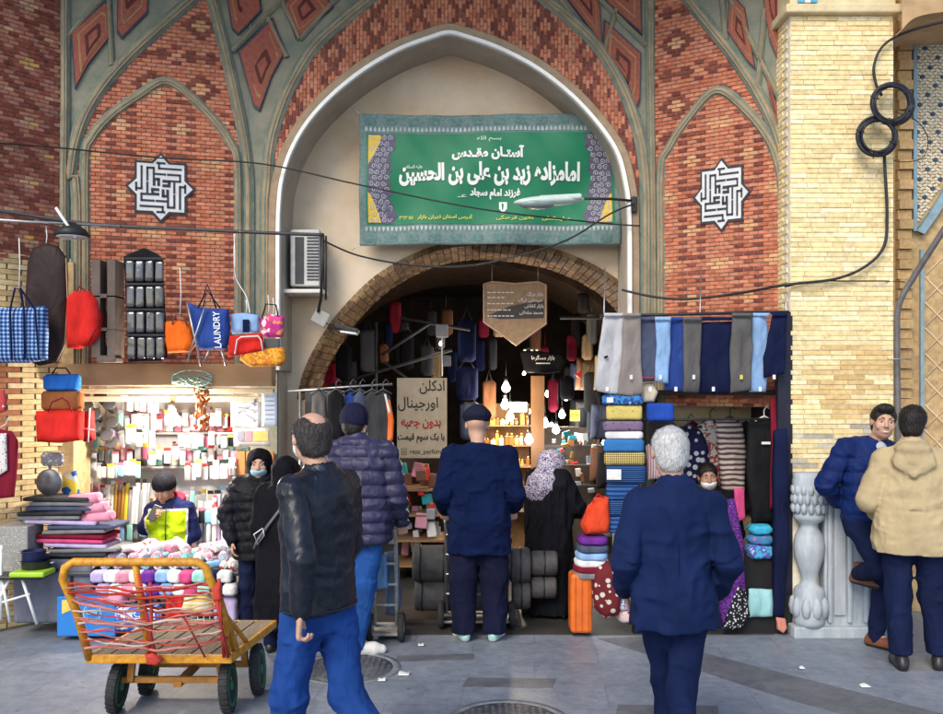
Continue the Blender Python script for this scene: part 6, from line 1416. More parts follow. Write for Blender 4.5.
wire('cable', 'loose loop of thin wire right of the cable coils', [(896, 112, 7.0), (918, 122, 7.3), (928, 140, 7.4), (922, 158, 7.4), (900, 162, 7.3), (884, 156, 7.02)], .004)
for i, (px, py, rr, lb) in enumerate(((892, 104, 21, 'upper coil of black cable hanging on the cream pillar edge'), (877, 137, 20, 'lower coil of black cable hanging on the cream pillar'))):
    mb = MB()
    for k in range(13):
        r0 = rr * (.80 + .2 * rnd.random()); a0 = rnd.uniform(-1, 1); dx, dy = rnd.uniform(-1.2, 1.2), rnd.uniform(-1.2, 1.2); yd = 6.96 - rnd.random() * .06
        mb.tube([P(px + dx + r0 * math.cos(a) * (1.0), py + dy + r0 * .98 * math.sin(a), yd + .01 * math.sin(3 * a + k)) for a in [j * PI / 20 for j in range(40)]], .0095, 6, closed=True)
    for a in (200, 100, 20): mb.tube([P(px + rr * .68 * math.cos(R(a)), py + rr * .68 * math.sin(R(a)), 6.93), P(px + rr * .9 * math.cos(R(a)), py + rr * .9 * math.sin(R(a)), 6.88), P(px + rr * 1.08 * math.cos(R(a)), py + rr * 1.08 * math.sin(R(a)), 6.95)], .006, 5)
    one('cable_coil', lb, 'cable coil', mb, mat('cable_navy', (.014, .014, .024), .45, var=.3), 'coils of cable on the cream pillar')
t = thing('support_rail', 'dark steel rail holding the hanging bags above the left stall', 'rail', P(160, 230, 7.0)); m = MB(); m.tube(smooth([tuple(P(*p)) for p in ((-60, 205, 6.7), (0, 211, 6.85), (90, 224, 7.0), (180, 229, 7.05), (270, 233, 7.1), (324, 235, 7.12))], 6), .014, 8); m.build('upper_rod', mat('rail_dark', (.06, .06, .065), .5, .4), t)
m = MB(); m.tube([P(-60, 216, 6.6), P(30, 222, 6.9), P(120, 226, 7.0)], .011, 8); m.build('lower_rod', M_steel, t); m = MB(); m.tube([P(323, 235, 7.12), P(322, 270, 7.14), P(321, 302, 7.2)], .012, 8); m.build('drop_rod', M_black, t)
m = MB(); [m.tube([P(px, 227 + px * .02, 7.05), P(px + 4, 232, 7.7)], .006, 6) for px in (80, 240)]; m.build('stay', M_steel, t)
t = thing('flood_lamp', 'dark flood lamp with a pale glass clamped to the rail above the garment bag', 'lamp', P(72, 238, 6.9)); m = MB(); c = P(72, 236, 6.9); m.lathe([(.03, .10), (.10, .05), (.135, .0), (.12, -.005)], c, 20); m.build('shade', M_black, t); m = MB(); m.lathe([(.115, -.006), (.10, -.016), (.003, -.02)], c, 20); m.build('glass', M_wtube, t)
m = MB(); m.tube([P(56, 208, 6.85), P(76, 238, 6.82)], .012); m.build('tube_arm', M_wtube, t)
wire('cord', 'white cord hanging from the rail by the flower bag', [(235, 234, 7.0), (234, 255, 7.0), (236, 278, 7.0), (246, 296, 6.98), (250, 313, 6.95)], .004, M_wtube, 'cord')
t = thing('air_conditioner', 'white air conditioner with a dark grille in the left of the arch', 'air conditioner', P(306, 288, 8.1)); m = MB(); a, b = P(292, 287, 8.1), P(321, 231, 8.1); m.rbox(((a.x + b.x) / 2, 8.15, (a.z + b.z) / 2), (b.x - a.x, .26, b.z - a.z), .012); m.build('case', mat('ac_white', (.52, .52, .50), .5, var=.15), t)
m = MB(); [m.bb(P(307, 237 + k * 3.2, 8.014), P(319, 238.8 + k * 3.2, 8.018)) for k in range(14)]; m.bb(P(295, 284, 8.016), P(304, 237, 8.018)); m.build('grille', mat('grille_grey', (.05, .05, .055), .6), t); m = MB(); m.rbox(P(303, 293, 8.12), (.42, .34, .035), .008); m.build('shelf', M_white, t)
m = MB(); m.tube([P(322, 236, 8.05), P(323, 290, 8.05), P(318, 312, 8.05)], .014); m.tube([P(326, 236, 8.06), P(326, 300, 8.06)], .009); m.build('pipe', M_black, t)
t = thing('junction_box', 'tilted grey box on the foot of the brick arch', 'box', P(322, 325, 8.1)); m = MB(); m.rbox(P(321, 318, 8.1), (.14, .08, .13), .01, (0, R(28), 0)); m.build('case', mat('box_grey3', (.36, .35, .33), .6, var=.15), t); m = MB(); m.tube([P(325, 322, 8.08), P(338, 332, 8.0), P(352, 334, 8.0)], .006); m.build('lead', M_black, t)
t = thing('flood_lamp', 'small lamp with a white lens under the brick arch', 'lamp', P(348, 333, 8.0)); m = MB(); m.rbox(P(347, 329, 8.0), (.22, .12, .05), .015, (0, R(14), 0)); m.build('case', M_black, t); m = MB(); m.rbox(P(349, 333, 7.97), (.15, .11, .02), .008, (0, R(8), 0)); m.build('lens', mat('lens_white', (.75, .77, .78), .3), t)
wire('downpipe', 'grey downpipe running down the corner right of the cream pillar and up to the right', [(899, 640, 7.05), (898, 440, 7.05), (897, 340, 7.05), (899, 305, 7.02), (915, 275, 6.95), (945, 228, 6.8), (985, 165, 6.65)], .026, mat('pipe_grey', (.15, .14, .14), .5, .3, var=.25), 'pipe')
wire('cable_clip_rod', 'short steel rod sticking out beside the downpipe', [(888, 359, 7.0), (900, 359, 6.98), (912, 360, 7.0)], .005, M_steel, 'rod')
# litter on the street
for i, (px, py, s_, lb) in enumerate(((865, 687, .05, 'scrap of white paper in front of the two men at right'), (404, 675, .06, 'white paper scrap right of the manhole'), (382, 681, .04, 'smaller paper scrap by the manhole rim'), (802, 669, .03, 'tiny paper scrap near the navy coat'), (656, 690, .025, 'tiny pale scrap beside the suit man'), (421, 646, .035, 'small white scrap near the passage threshold'))):
    c = gpx(px, py); mb = MB(); mb.sheet(lambda u, v: (c.x + s_ * (u - .5) * 1.2, c.y + s_ * (v - .5), .008 + .012 * abs(math.sin(3 * u + i)) * v), 4, 4, .002); one('paper_scrap', lb, 'paper scrap', mb, M_tag, 'paper scraps on the street')

# ------------------------------------------------------------------ yellow hand cart
CZ = .36
cart = thing('hand_cart', 'yellow steel hand cart with plank deck and red straps in front of the stall', 'hand cart', (-1.72, 5.45, 0))
M_yel = mat('cart_yellow', (.74, .38, .03), .5, vs=26, bump=.35, bs=60, col2=(.48, .17, .02)); M_rub = mat('rubber', (.03, .03, .032), .8, var=.3); M_gwh = mat('green_hub', (.03, .17, .10), .5, var=.3)
FL, FR, BR, BL = Vector((-2.19, 5.16, CZ)), Vector((-1.385, 5.16, CZ)), Vector((-1.30, 5.92, CZ)), Vector((-2.10, 5.92, CZ))
m = MB()
for a, b in ((FL, FR), (FR, BR), (BR, BL), (BL, FL)):
    d = b - a; m.rbox((a + b) / 2, (d.length + .03, .03, .05), .006, d.to_track_quat('X', 'Z').to_matrix())
m.build('deck_frame', M_yel, cart)
for k in range(7):
    u0, u1 = (k + .06) / 7, (k + .94) / 7; m = MB(); q = [FL.lerp(FR, u0), FL.lerp(FR, u1), BL.lerp(BR, u1), BL.lerp(BR, u0)]
    m.add([p + Vector((0, 0, o)) for o in (.012, .026) for p in q], [(3, 2, 1, 0), (4, 5, 6, 7), (0, 1, 5, 4), (1, 2, 6, 5), (2, 3, 7, 6), (3, 0, 4, 7)]); m.build('deck_plank', mat('old_plank', (.30, .235, .15), .85, vs=5, bump=.6, bs=30, stretch=(4, .5, 1), col2=(.17, .125, .08)), cart)
TLp, TRp = P(63, 562, 4.98), P(208, 562, 4.98)
hp = [FL, FL.lerp(TLp, .5), TLp + Vector((-.002, 0, -.09)), TLp + Vector((.012, 0, -.03)), TLp + Vector((.06, 0, 0)), (TLp + TRp) / 2, TRp + Vector((-.06, 0, 0)), TRp + Vector((-.012, 0, -.03)), TRp + Vector((.008, 0, -.09)), P(216, 590, 5.02), FR.lerp(BR, .12) + Vector((.0, 0, .02))]
m = MB(); m.tube([tuple(p) for p in hp], .024, 10); m.build('handle_frame', M_yel, cart)
m = MB(); m.tube([P(135, 562, 4.98), P(141, 600, 5.07), FL.lerp(FR, .43)], .020, 8); m.build('upright', M_yel, cart)
m = MB(); m.tube([P(213, 592, 5.0), P(226, 620, 5.1), FR + Vector((-.02, .02, .02))], .016, 8); m.tube([P(214, 600, 5.02), FR.lerp(BR, .35) + Vector((0, 0, .02))], .014, 8); m.build('brace', M_yel, cart)
m = MB(); m.rbox((-1.75, 5.32, .19), (.66, .035, .035), .005); m.rbox((-1.72, 5.62, .19), (.66, .035, .035), .005)
for x, y in ((-2.0, 5.3), (-1.48, 5.3), (-1.97, 5.62), (-1.42, 5.62)): m.rbox((x, y, .27), (.04, .03, .17), .004, (0, R(6 if x < -1.7 else -6), 0))
m.rbox((-1.73, 5.47, .17), (.05, .36, .035), .005); m.build('axle', mat('cart_rust', (.40, .17, .03), .6, var=.3), cart)
for (x, y, lean) in ((-2.09, 5.32, 5), (-1.44, 5.32, -4), (-2.02, 5.64, 5), (-1.34, 5.64, -4)):
    Mx = Euler((0, R(90 + lean), R(4))).to_matrix(); c = Vector((x, y, .152)); wl = MB(); wl.lathe([(.112, -.022), (.138, -.030), (.150, -.018), (.151, .018), (.138, .030), (.108, .022)], c, 32, Mx)
    for k in range(26):
        an = 2 * PI * k / 26; wl.box(c + Mx @ Vector((.150 * math.cos(an), .150 * math.sin(an), .0)), (.012, .014, .05), Mx @ Euler((0, 0, an)).to_matrix())
    w_ = wl.build('wheel', M_rub, cart); m = MB(); m.lathe([(.025, -.034), (.035, -.014), (.09, -.014), (.116, -.032), (.118, .032), (.085, .012), (.03, .012), (.025, .03)], c, 24, Mx)
    for k in range(6): an = 2 * PI * k / 6; m.box(c + Mx @ Vector((.06 * math.cos(an), .06 * math.sin(an), 0)), (.085, .016, .034), Mx @ Euler((0, 0, an)).to_matrix())
    m.build('hub', M_gwh, w_)
SC = [('strap_red', (.50, .06, .045)), ('strap_pink', (.55, .20, .17)), ('strap_white', (.62, .48, .44))]
def side_pt(tt, right):
    if right: return P(209 + 22 * tt, 575 + 75 * tt, 5.0 + .14 * tt)
    return P(66 + 24 * tt, 575 + 78 * tt, 5.0 + .14 * tt)
for k, (a, b, c, sg) in enumerate(((.10, .12, 0, .03), (.16, .16, 0, .02), (.24, .2, 1, .04), (.3, .42, 1, .05), (.42, .35, 2, .03), (.5, .66, 1, .05), (.6, .5, 2, .02), (.72, .78, 1, .04), (.82, .7, 2, .05), (.2, .5, 0, .03), (.7, .4, 1, .02), (.13, .1, 1, .01), (.2, .24, 0, .02), (.34, .3, 1, .02), (.46, .5, 0, .03), (.56, .58, 1, .03), (.66, .6, 0, .04), (.78, .84, 0, .03), (.9, .86, 1, .03), (.28, .7, 1, .04))):
    A, B = side_pt(a, False), side_pt(b, True); pts = []
    for i in range(15):
        u = i / 14; p = A.lerp(B, u); pts.append((p.x, p.y - .025 + .03 * math.sin(u * 9 + k), p.z - sg * math.sin(u * PI) + .006 * math.sin(u * 23 + k)))
    m = MB(); m.tube(pts, .0045 if k % 3 else .0075, 6); m.build('strap', cloth(SC[c][0], SC[c][1]), cart)
for k, (x0, x1) in enumerate(((139, 156), (150, 148), (216, 228), (219, 224), (160, 205))):
    m = MB(); m.tube([P(x0, 575 + 8 * k % 20, 4.99), P((x0 + x1) / 2 + 3 * math.sin(k * 2), 620, 5.04), P(x1, 657, 5.12)], .010 if k < 4 else .006, 6); m.build('strap', cloth('strap_red', (.50, .06, .045)), cart)
m = MB(); puff(m, [(146, 654), (154, 652), (164, 659), (158, 665), (147, 664)], 5.11, .05, .016, 2); m.build('strap_bundle', cloth('strap_red', (.50, .06, .045)), cart)
m = MB(); puff(m, [(211, 583), (221, 582), (222, 600), (213, 602)], 5.0, .05, .02, 5); m.build('strap_bundle', cloth('strap_red', (.50, .06, .045)), cart)
# ------------------------------------------------------------------ hand trucks in the entrance
def truck(label, px0, px1, ytop, Y, mm):
    t = thing('hand_truck', label, 'hand truck', P((px0 + px1) / 2, 636, Y)); zt = Z(ytop, Y)
    for px in (px0, px1): m = MB(); m.tube([(X(px, Y), Y - .12, zt), (X(px, Y), Y - .02, zt - .08), (X(px, Y), Y + .06, .12)], .014, 8); m.build('rail', mm, t)
    for k in range(5): m = MB(); z = .12 + k * .16; m.tube([(X(px0, Y), Y + .05 - .02 * k, z), (X(px1, Y), Y + .05 - .02 * k, z)], .010, 8); m.build('rung', mm, t)
    m = MB(); m.rbox(((X(px0, Y) + X(px1, Y)) / 2, Y + .22, .05), (X(px1, Y) - X(px0, Y) + .06, .34, .02), .004); m.build('toe_plate', mm, t)
    for px in (px0 - 5, px1 + 5):
        w_ = MB(); w_.lathe([(.07, -.02), (.10, -.024), (.11, 0), (.10, .024), (.07, .02)], (X(px, Y), Y + .05, .112), 24, Euler((0, R(90), 0)).to_matrix()); wo = w_.build('wheel', M_rub, t); m = MB(); m.lathe([(.02, -.026), (.07, -.015), (.07, .015), (.02, .026)], (X(px, Y), Y + .05, .112), 16, Euler((0, R(90), 0)).to_matrix()); m.build('hub', M_steel, wo)
    return t
truck('steel hand truck gripped by the man in the flat cap', 446, 507, 518, 7.12, M_steel)
truck('white painted hand truck beside the man in the padded jacket', 374, 396, 527, 6.75, mat('worn_white', (.42, .42, .40), .5, var=.35, vs=14))
M_felt = mat('grey_felt', (.085, .08, .08), .75, var=.3, vs=8, bump=.6, bs=20)
for i, (x0, x1, yc, rr, lb) in enumerate(((413, 510, 563, .145, 'thick grey roll lying on top, left of the flat cap man'), (415, 508, 595, .125, 'grey roll lying under the left top one'), (510, 530, 565, .145, 'grey roll end just right of the flat cap man'), (512, 530, 594, .12, 'lower grey roll right of the flat cap man'), (531, 557, 563, .10, 'upper grey roll behind the woman in the scarf'), (531, 556, 587, .09, 'lower grey roll behind the woman in the scarf'))):
    t = thing('felt_roll', lb, 'roll', P((x0 + x1) / 2, yc, 7.35), 'grey rolls on the hand truck'); a, b = P(x0, yc, 7.35), P(x1, yc, 7.35); L = b.x - a.x; m = MB(); m.lathe([(rr * .3, .01), (rr * .9, 0), (rr, .02), (rr * 1.01, L * .5), (rr, L - .02), (rr * .9, L), (rr * .3, L - .01)], a, 28, Euler((0, R(90), 0)).to_matrix()); m.build('felt', M_felt, t)
    for f in ((.08, .32) if L > .3 else (.5,)): m = MB(); m.lathe([(rr * 1.0, -.008), (rr * 1.03, -.006), (rr * 1.03, .006), (rr * 1.0, .008)], (a.x + L * f, a.y, a.z), 28, Euler((0, R(90), 0)).to_matrix()); m.build('band', M_black, t)
mb = MB(); mb.rbox(P(460, 622, 7.45), (1.0, .4, .14), .02); one('wooden_pallet', 'dark low crate carrying the grey rolls', 'crate', mb, M_dark)
mb = MB(); puff(mb, [(384, 552), (398, 548), (402, 600), (398, 616), (386, 614)], 6.9, .16, .02, 3); one('denim_bag', 'blue grey sack leaning on the white hand truck', 'sack', mb, cloth('sack_blue', (.10, .14, .22)))
mb = MB(); puff(mb, [(374, 556), (386, 554), (388, 588), (376, 590)], 6.72, .10, .02, 4); one('water_pack', 'pale blue plastic pack strapped to the white hand truck', 'pack', mb, cloth('pack_pale', (.15, .28, .48), .4))
# ------------------------------------------------------------------ people
SKIN = mat('skin', (.56, .33, .235), .5, var=.1, vs=22, bump=.08, bs=160, spec=.35)
SKIN2 = mat('skin_dark', (.40, .21, .14), .5, var=.12, vs=22, bump=.08, bs=160, spec=.35)
HAIRB = mat('hair_black', (.014, .011, .010), .5, var=.5, vs=90, bump=.7, bs=130, stretch=(1, 1, .3))
HAIRG = mat('hair_grey', (.46, .46, .46), .6, vs=70, bump=.9, bs=120, stretch=(1, 1, .3), col2=(.70, .70, .70))
HAIRD = mat('hair_thin', (.05, .042, .04), .6, var=.5, vs=80, bump=.7, bs=130, stretch=(1, 1, .3))
M_mask = cloth('mask_blue', (.42, .62, .72), .8, fold=.2); M_maskw = cloth('mask_white', (.70, .73, .75), .8, fold=.2)
def std(H=1.75, sw=.185, hw=.092):
    k = H / 1.75
    J = {'neck': (0, -.015, 1.47), 'head': (0, .015, 1.63)}
    for s, n in ((-1, 'L'), (1, 'R')):
        J['sh' + n] = (s * sw, -.01, 1.425); J['el' + n] = (s * (sw + .05), -.035, 1.13); J['wr' + n] = (s * (sw + .045), .03, .885)
        J['h' + n] = (s * hw, 0, .92); J['kn' + n] = (s * (hw + .008), .02, .49); J['an' + n] = (s * (hw + .01), -.03, .085); J['to' + n] = (s * (hw + .035), .145, .035)
    return {a: np.array(b) * k for a, b in J.items()}, k
def hrot(yaw=0, pitch=0, roll=0):
    return Matrix.Rotation(R(yaw), 3, 'Z') @ Matrix.Rotation(R(pitch), 3, 'X') @ Matrix.Rotation(R(roll), 3, 'Y')
class Head:
    def __init__(s, c, M, k=1.0): s.c = Vector(c); s.M = M; s.k = k; s.A = np.array(M)
    def p(s, x, y, z): return tuple(s.c + s.M @ Vector((x * s.k, y * s.k, z * s.k)))
    def r(s, *a): return [q * s.k for q in a]
def add_head(S, h, ears=True, smile=False):
    k = h.k; M = h.A
    S.ell(h.p(0, -.014, .026), h.r(.076, .094, .086), .02, M); S.ell(h.p(0, .022, -.032), h.r(.060, .068, .080), .03, M)
    S.ell(h.p(0, .060, -.090), h.r(.026, .026, .020), .03, M); S.ell(h.p(0, .012, -.07), h.r(.054, .055, .035), .03, M)
    for s_ in (-1, 1):
        S.ell(h.p(s_ * .038, .062, -.022), h.r(.024, .024, .022), .02, M); S.ell(h.p(s_ * .030, .079, .024), h.r(.026, .013, .009), .012, M)
        S.ell(h.p(s_ * .031, .095, .004), h.r(.016, .014, .010), .012, M, 's')
        if ears: S.ell(h.p(s_ * .079, -.006, -.004), h.r(.010, .021, .032), .008, M); S.ell(h.p(s_ * .090, .002, .0), h.r(.006, .010, .018), .004, M, 's')
    S.cone(h.p(0, .084, .016), h.p(0, .106, -.026), .0075 * k, .0120 * k, .012); 
    for s_ in (-1, 1): S.ell(h.p(s_ * .011, .097, -.031), h.r(.008, .011, .007), .006, M)
    if smile:
        S.ell(h.p(0, .084, -.064), h.r(.030, .010, .016), .014, M)
        for s_ in (-1, 1): S.ell(h.p(s_ * .044, .068, -.040), h.r(.014, .014, .014), .015, M)
    else: S.ell(h.p(0, .087, -.056), h.r(.023, .010, .0055), .008, M); S.ell(h.p(0, .085, -.066), h.r(.019, .010, .006), .008, M)
def add_hand(S, wr, d, nrm, thumb, k=1.0, curl=35):
    """palm, four jointed fingers of different length and a thumb leaving the side of the palm"""
    d = Vector(d).normalized(); n = Vector(nrm); n = (n - d * n.dot(d)).normalized(); th = Vector(thumb); th = (th - d * th.dot(d) - n * th.dot(n)).normalized(); w = Vector(wr)
    sq = (tuple(n), .55)
    for o in (-.026, -.009, .009, .026): S.cone(w + d * .01 * k + th * o * .7 * k, w + d * .088 * k + th * o * k, .020 * k, .017 * k, .012, sq=sq)
    for i, (o, L) in enumerate(((.029, .072), (.010, .082), (-.010, .076), (-.028, .058))):
        p = w + d * .090 * k + th * o * k; a = R(curl * (.5 + .12 * i)); r = .0092 * k
        for j, f in enumerate((.45, .32, .23)):
            dd = d * math.cos(a) + n * math.sin(a); q = p + dd * L * f * k; S.cone(p, q, r, r * .92, .003); p = q; r *= .92; a += R(curl * (.8 if j == 0 else .6))
    p = w + d * .028 * k + th * .030 * k; q = p + (d * .6 + th * .75 + n * .35).normalized() * .042 * k; S.cone(p, q, .013 * k, .0105 * k, .012)
    r2 = q + (d * .85 + th * .25 + n * .4).normalized() * .032 * k; S.cone(q, r2, .0105 * k, .0085 * k, .004)
def bounds(J, pad=.2, zlo=None, zhi=None):
    a = np.array(list(J.values())); lo = a.min(0) - pad; hi = a.max(0) + pad
    if zlo is not None: lo[2] = zlo
    if zhi is not None: hi[2] = zhi
    return lo, hi
def person(label, px, Y, yaw, J, k, head, skin, hands, h=.0075, smile=False, group=None, zb=0.0):
    t = thing('person', label, 'person', (X(px, Y), Y, zb), group); t['_yaw'] = yaw; del t['_yaw']
    lo, hi = bounds(J, .16, min(-.01, J['anL'][2] - .1)); S = SDF(lo, hi, h)
    S.stack([(J['hL'][2] - .10 * k, *(.5 * (J['hL'] + J['hR']))[:2], .12 * k, .09 * k), (J['hL'][2] + .06 * k, *(.5 * (J['hL'] + J['hR']))[:2], .14 * k, .09 * k), (.55 * J['hL'][2] + .45 * J['shL'][2], *(.3 * (J['hL'] + J['hR']) + .2 * (J['shL'] + J['shR']))[:2], .13 * k, .085 * k), (J['shL'][2] - .12 * k, *(.5 * (J['shL'] + J['shR']))[:2], .15 * k, .10 * k), (J['shL'][2] + .02, *(.5 * (J['shL'] + J['shR']))[:2], .11 * k, .07 * k)])
    for n in 'LR':
        S.chain([J['sh' + n], J['el' + n], J['wr' + n]], [.046 * k, .038 * k, .026 * k], .02); S.chain([J['h' + n], J['kn' + n], J['an' + n], ], [.07 * k, .048 * k, .034 * k], .03); S.cone(J['an' + n], J['to' + n], .032 * k, .022 * k, .02)
    S.cone(J['neck'] + np.array([0, 0, -.05]), np.array(head.p(0, -.02, -.04)), .060 * k, .053 * k, .03)
    add_head(S, head, True, smile)
    for n, sp in hands.items():
        add_hand(S, J['wr' + n], *sp[:3], k=k * 1.0, curl=sp[3] if len(sp) > 3 else 35)
    S.build('body', skin, t, yaw); return t
def top(name, t, yaw, J, k, rows, mm, sl=(.068, .058, .048), h=.009, folds=(.006, (9, 9, 15)), seed=1, quilt=None, neck=.070, collar=None, fm=None, hem=None, extra=None, slv=True, vent=None, creases=()):
    zs = [r[0] for r in rows]; lo, hi = bounds({a: J[a] for a in ('shL', 'shR', 'elL', 'elR', 'wrL', 'wrR')}, .17); lo[2] = min(lo[2], min(zs) - .03); mx = max(r[3] for r in rows) + .06
    lo[0] = min(lo[0], -mx); hi[0] = max(hi[0], mx); lo[1] = min(lo[1], min(r[2] - r[4] for r in rows) - .05); hi[1] = max(hi[1], max(r[2] + r[4] for r in rows) + .05); hi[2] = max(hi[2], J['neck'][2] + .16)
    S = SDF(lo, hi, h); S.stack(rows, 0)
    for n in 'LR':
        ins = J['sh' + n] * np.array([.55, 1, 1]) + np.array([0, 0, .01]); S.cone(ins, J['sh' + n], sl[0] * .95, sl[0] * 1.0, .05)
        if slv: S.cone(J['sh' + n], J['el' + n], sl[0], sl[1], .007); S.cone(J['el' + n], J['el' + n] + .93 * (J['wr' + n] - J['el' + n]), sl[1], sl[2], .010)
    S.cone(np.array([0, J['neck'][1], J['shL'][2] - .02 * k]), J['neck'], .11 * k, .075 * k, .06)
    if extra: extra(S)
    if quilt:
        S.fields(lambda P_: quilt[0] * (np.abs(np.sin(P_[:, 2] * PI / quilt[1] + .8 * vnoise(P_ * 5, 3))) ** .6 - .6))
    if folds: S.folds(folds[0], folds[1], seed)
    if collar: S.cone(J['neck'] + np.array([0, .005, -.04]), J['neck'] + np.array([0, .012, collar * k]), .085 * k, .074 * k, .03)
    S.cone(J['neck'] + np.array([0, .012, -.03]), J['neck'] + np.array([0, .02, .25]), neck * .86 * k, neck * k, .005, 's')
    for cr in creases:
        S.chain_cut(cr)
    if vent: S.cone((vent[0], vent[1] - .1, vent[2]), (vent[0], vent[1] + .02, vent[2]), .006, .006, .003, 's')
    return S.build(name, mm, t, yaw, fm)
def legs(name, t, yaw, J, k, mm, rad=(.098, .072, .058), h=.009, folds=(.006, (11, 11, 9)), seed=3, zcut=None, top_z=None, pel=(.165, .115)):
    lo, hi = bounds({a: J[a] for a in ('hL', 'hR', 'knL', 'knR', 'anL', 'anR')}, .15); hi[2] = J['hL'][2] + .16; S = SDF(lo, hi, h)
    c = .5 * (J['hL'] + J['hR'])
    for n in 'LR': S.chain([J['h' + n], J['kn' + n], J['an' + n]], [rad[0] * k, rad[1] * k, rad[2] * k], .035)
    S.stack([(c[2] - .12 * k, c[0], c[1], pel[0] * .95 * k, pel[1] * .95 * k), (c[2] - .02 * k, c[0], c[1], pel[0] * k, pel[1] * k), (c[2] + .14 * k, c[0], c[1], pel[0] * .88 * k, pel[1] * .9 * k)], .05)
    if folds: S.folds(folds[0], folds[1], seed)
    if zcut is not None: S.cut((0, 0, zcut), (0, 0, -1))
    return S.build(name, mm, t, yaw)
def shoe(t, yaw, an, to, k, mm, sole, name='shoe', boot=.0, h=.006):
    an = np.array(an); to = np.array(to); d = (to - an); d[2] = 0; d /= np.linalg.norm(d); heel = np.array([an[0], an[1], an[2] - .045 * k]) - d * .045 * k; ball = np.array([an[0], an[1], 0]) + d * .13 * k; toe = np.array([an[0], an[1], 0]) + d * .185 * k
    z0 = an[2] - .085 * k; ball[2] = z0 + .034 * k; toe[2] = z0 + .028 * k; heel[2] = z0 + .036 * k
    lo = np.minimum(np.minimum(heel, toe), an) - .09; hi = np.maximum(np.maximum(heel, toe), an) + .09 + boot; S = SDF(lo, hi, h)
    S.chain([heel, ball, toe], [.039 * k, .046 * k, .036 * k], .02); S.cone(heel + np.array([0, 0, .03 * k]) + d * .015, ball + np.array([0, 0, .012]), .040 * k, .034 * k, .02); S.cone(heel + d * .04 + np.array([0, 0, .03 * k]), an + np.array([0, 0, .015 * k + boot]), .042 * k, .042 * k, .02)
    S.cone(an + np.array([0, 0, .035 * k + boot]), an + np.array([0, 0, .2]), .034 * k, .036 * k, .004, 's')
    S.cut((0, 0, z0 + .001), (0, 0, -1)); return S.build(name, [mm, sole], t, yaw, fm=lambda c: (c[:, 2] < z0 + .024 * k).astype(int))
def hair(t, yaw, hd, mm, style='short', h=.006, name='hair', seed=2):
    c = np.array(hd.c); S = SDF(c - .17, c + .17, h); M = hd.A
    S.ell(hd.p(0, -.016, .032), hd.r(.085, .102, .090), 0, M)
    if style in ('short', 'full', 'quiff'):
        S.ell(hd.p(0, -.050, -.02), hd.r(.074, .062, .075), .02, M)
        if style == 'quiff':
            S.ell(hd.p(.006, .050, .098), hd.r(.062, .052, .034), .02, M)
        S.ell(hd.p(0, .100, -.028), hd.r(.085, .075, .094), .012, M, 's')
        for s_ in (-1, 1): S.ell(hd.p(s_ * .085, .02, -.040), hd.r(.035, .050, .050), .01, M, 's')
    elif style == 'bald':
        S.ell(hd.p(0, -.050, -.02), hd.r(.074, .060, .070), .02, M); S.ell(hd.p(0, .055, .06), hd.r(.072, .105, .10), .02, M, 's'); S.ell(hd.p(0, -.060, .115), hd.r(.048, .056, .06), .02, M, 's')
        S.ell(hd.p(0, .100, -.03), hd.r(.085, .085, .10), .012, M, 's')
        for s_ in (-1, 1): S.ell(hd.p(s_ * .085, .02, -.045), hd.r(.035, .050, .050), .01, M, 's')
    Mi = np.array(hd.M.inverted())
    p = np.array(hd.p(0, 0, -.085)); S.cut(p, -np.array(hd.M @ Vector((0, 0, 1)))); 
    S.fields(lambda P_: .0018 * vnoise(P_ * 120, seed) + .0035 * vnoise(P_ * np.array([40, 40, 18]), seed + 1))
    o = S.build(name, mm, t, yaw, relax=0)
    me = o.data; nv = len(me.vertices); a = np.empty(nv * 3); me.vertices.foreach_get('co', a); a = a.reshape(-1, 3); nn = np.empty(nv * 3); me.vertices.foreach_get('normal', nn); nn = nn.reshape(-1, 3)
    rg = np.random.RandomState(seed); cy, sy = math.cos(yaw), math.sin(yaw); hc = np.array([hd.c[0] * cy - hd.c[1] * sy, hd.c[0] * sy + hd.c[1] * cy, hd.c[2]])
    pk = rg.randint(0, nv, 2600); p = a[pk]; n_ = nn[pk]; dn = np.array([0, 0, -1.0]) + rg.normal(0, .35, (len(pk), 3)); dn -= n_ * (dn * n_).sum(1)[:, None]; dn /= np.linalg.norm(dn, axis=1)[:, None] + 1e-6
    L = rg.uniform(.012, .026, len(pk))[:, None]; sd_ = np.cross(n_, dn) * rg.uniform(.0007, .0013, len(pk))[:, None]
    p1 = p + dn * L * .5 + n_ * rg.uniform(.001, .005, len(pk))[:, None]; p2 = p + dn * L + n_ * rg.uniform(-.001, .006, len(pk))[:, None]
    vs = np.concatenate([p - sd_, p + sd_, p1 - sd_, p1 + sd_, p2]); N_ = len(pk); i0 = np.arange(N_)
    hm = bpy.data.meshes.new('hair_strands'); hm.from_pydata(vs.tolist(), [], [(i, i + N_, i + 3 * N_, i + 2 * N_) for i in i0] + [(i + 2 * N_, i + 3 * N_, i + 4 * N_) for i in i0]); hm.materials.append(mm)
    ho = bpy.data.objects.new('hair_strands', hm); COL.objects.link(ho); ho.parent = o; ROOT[ho.name] = ROOT[o.name]
    return o
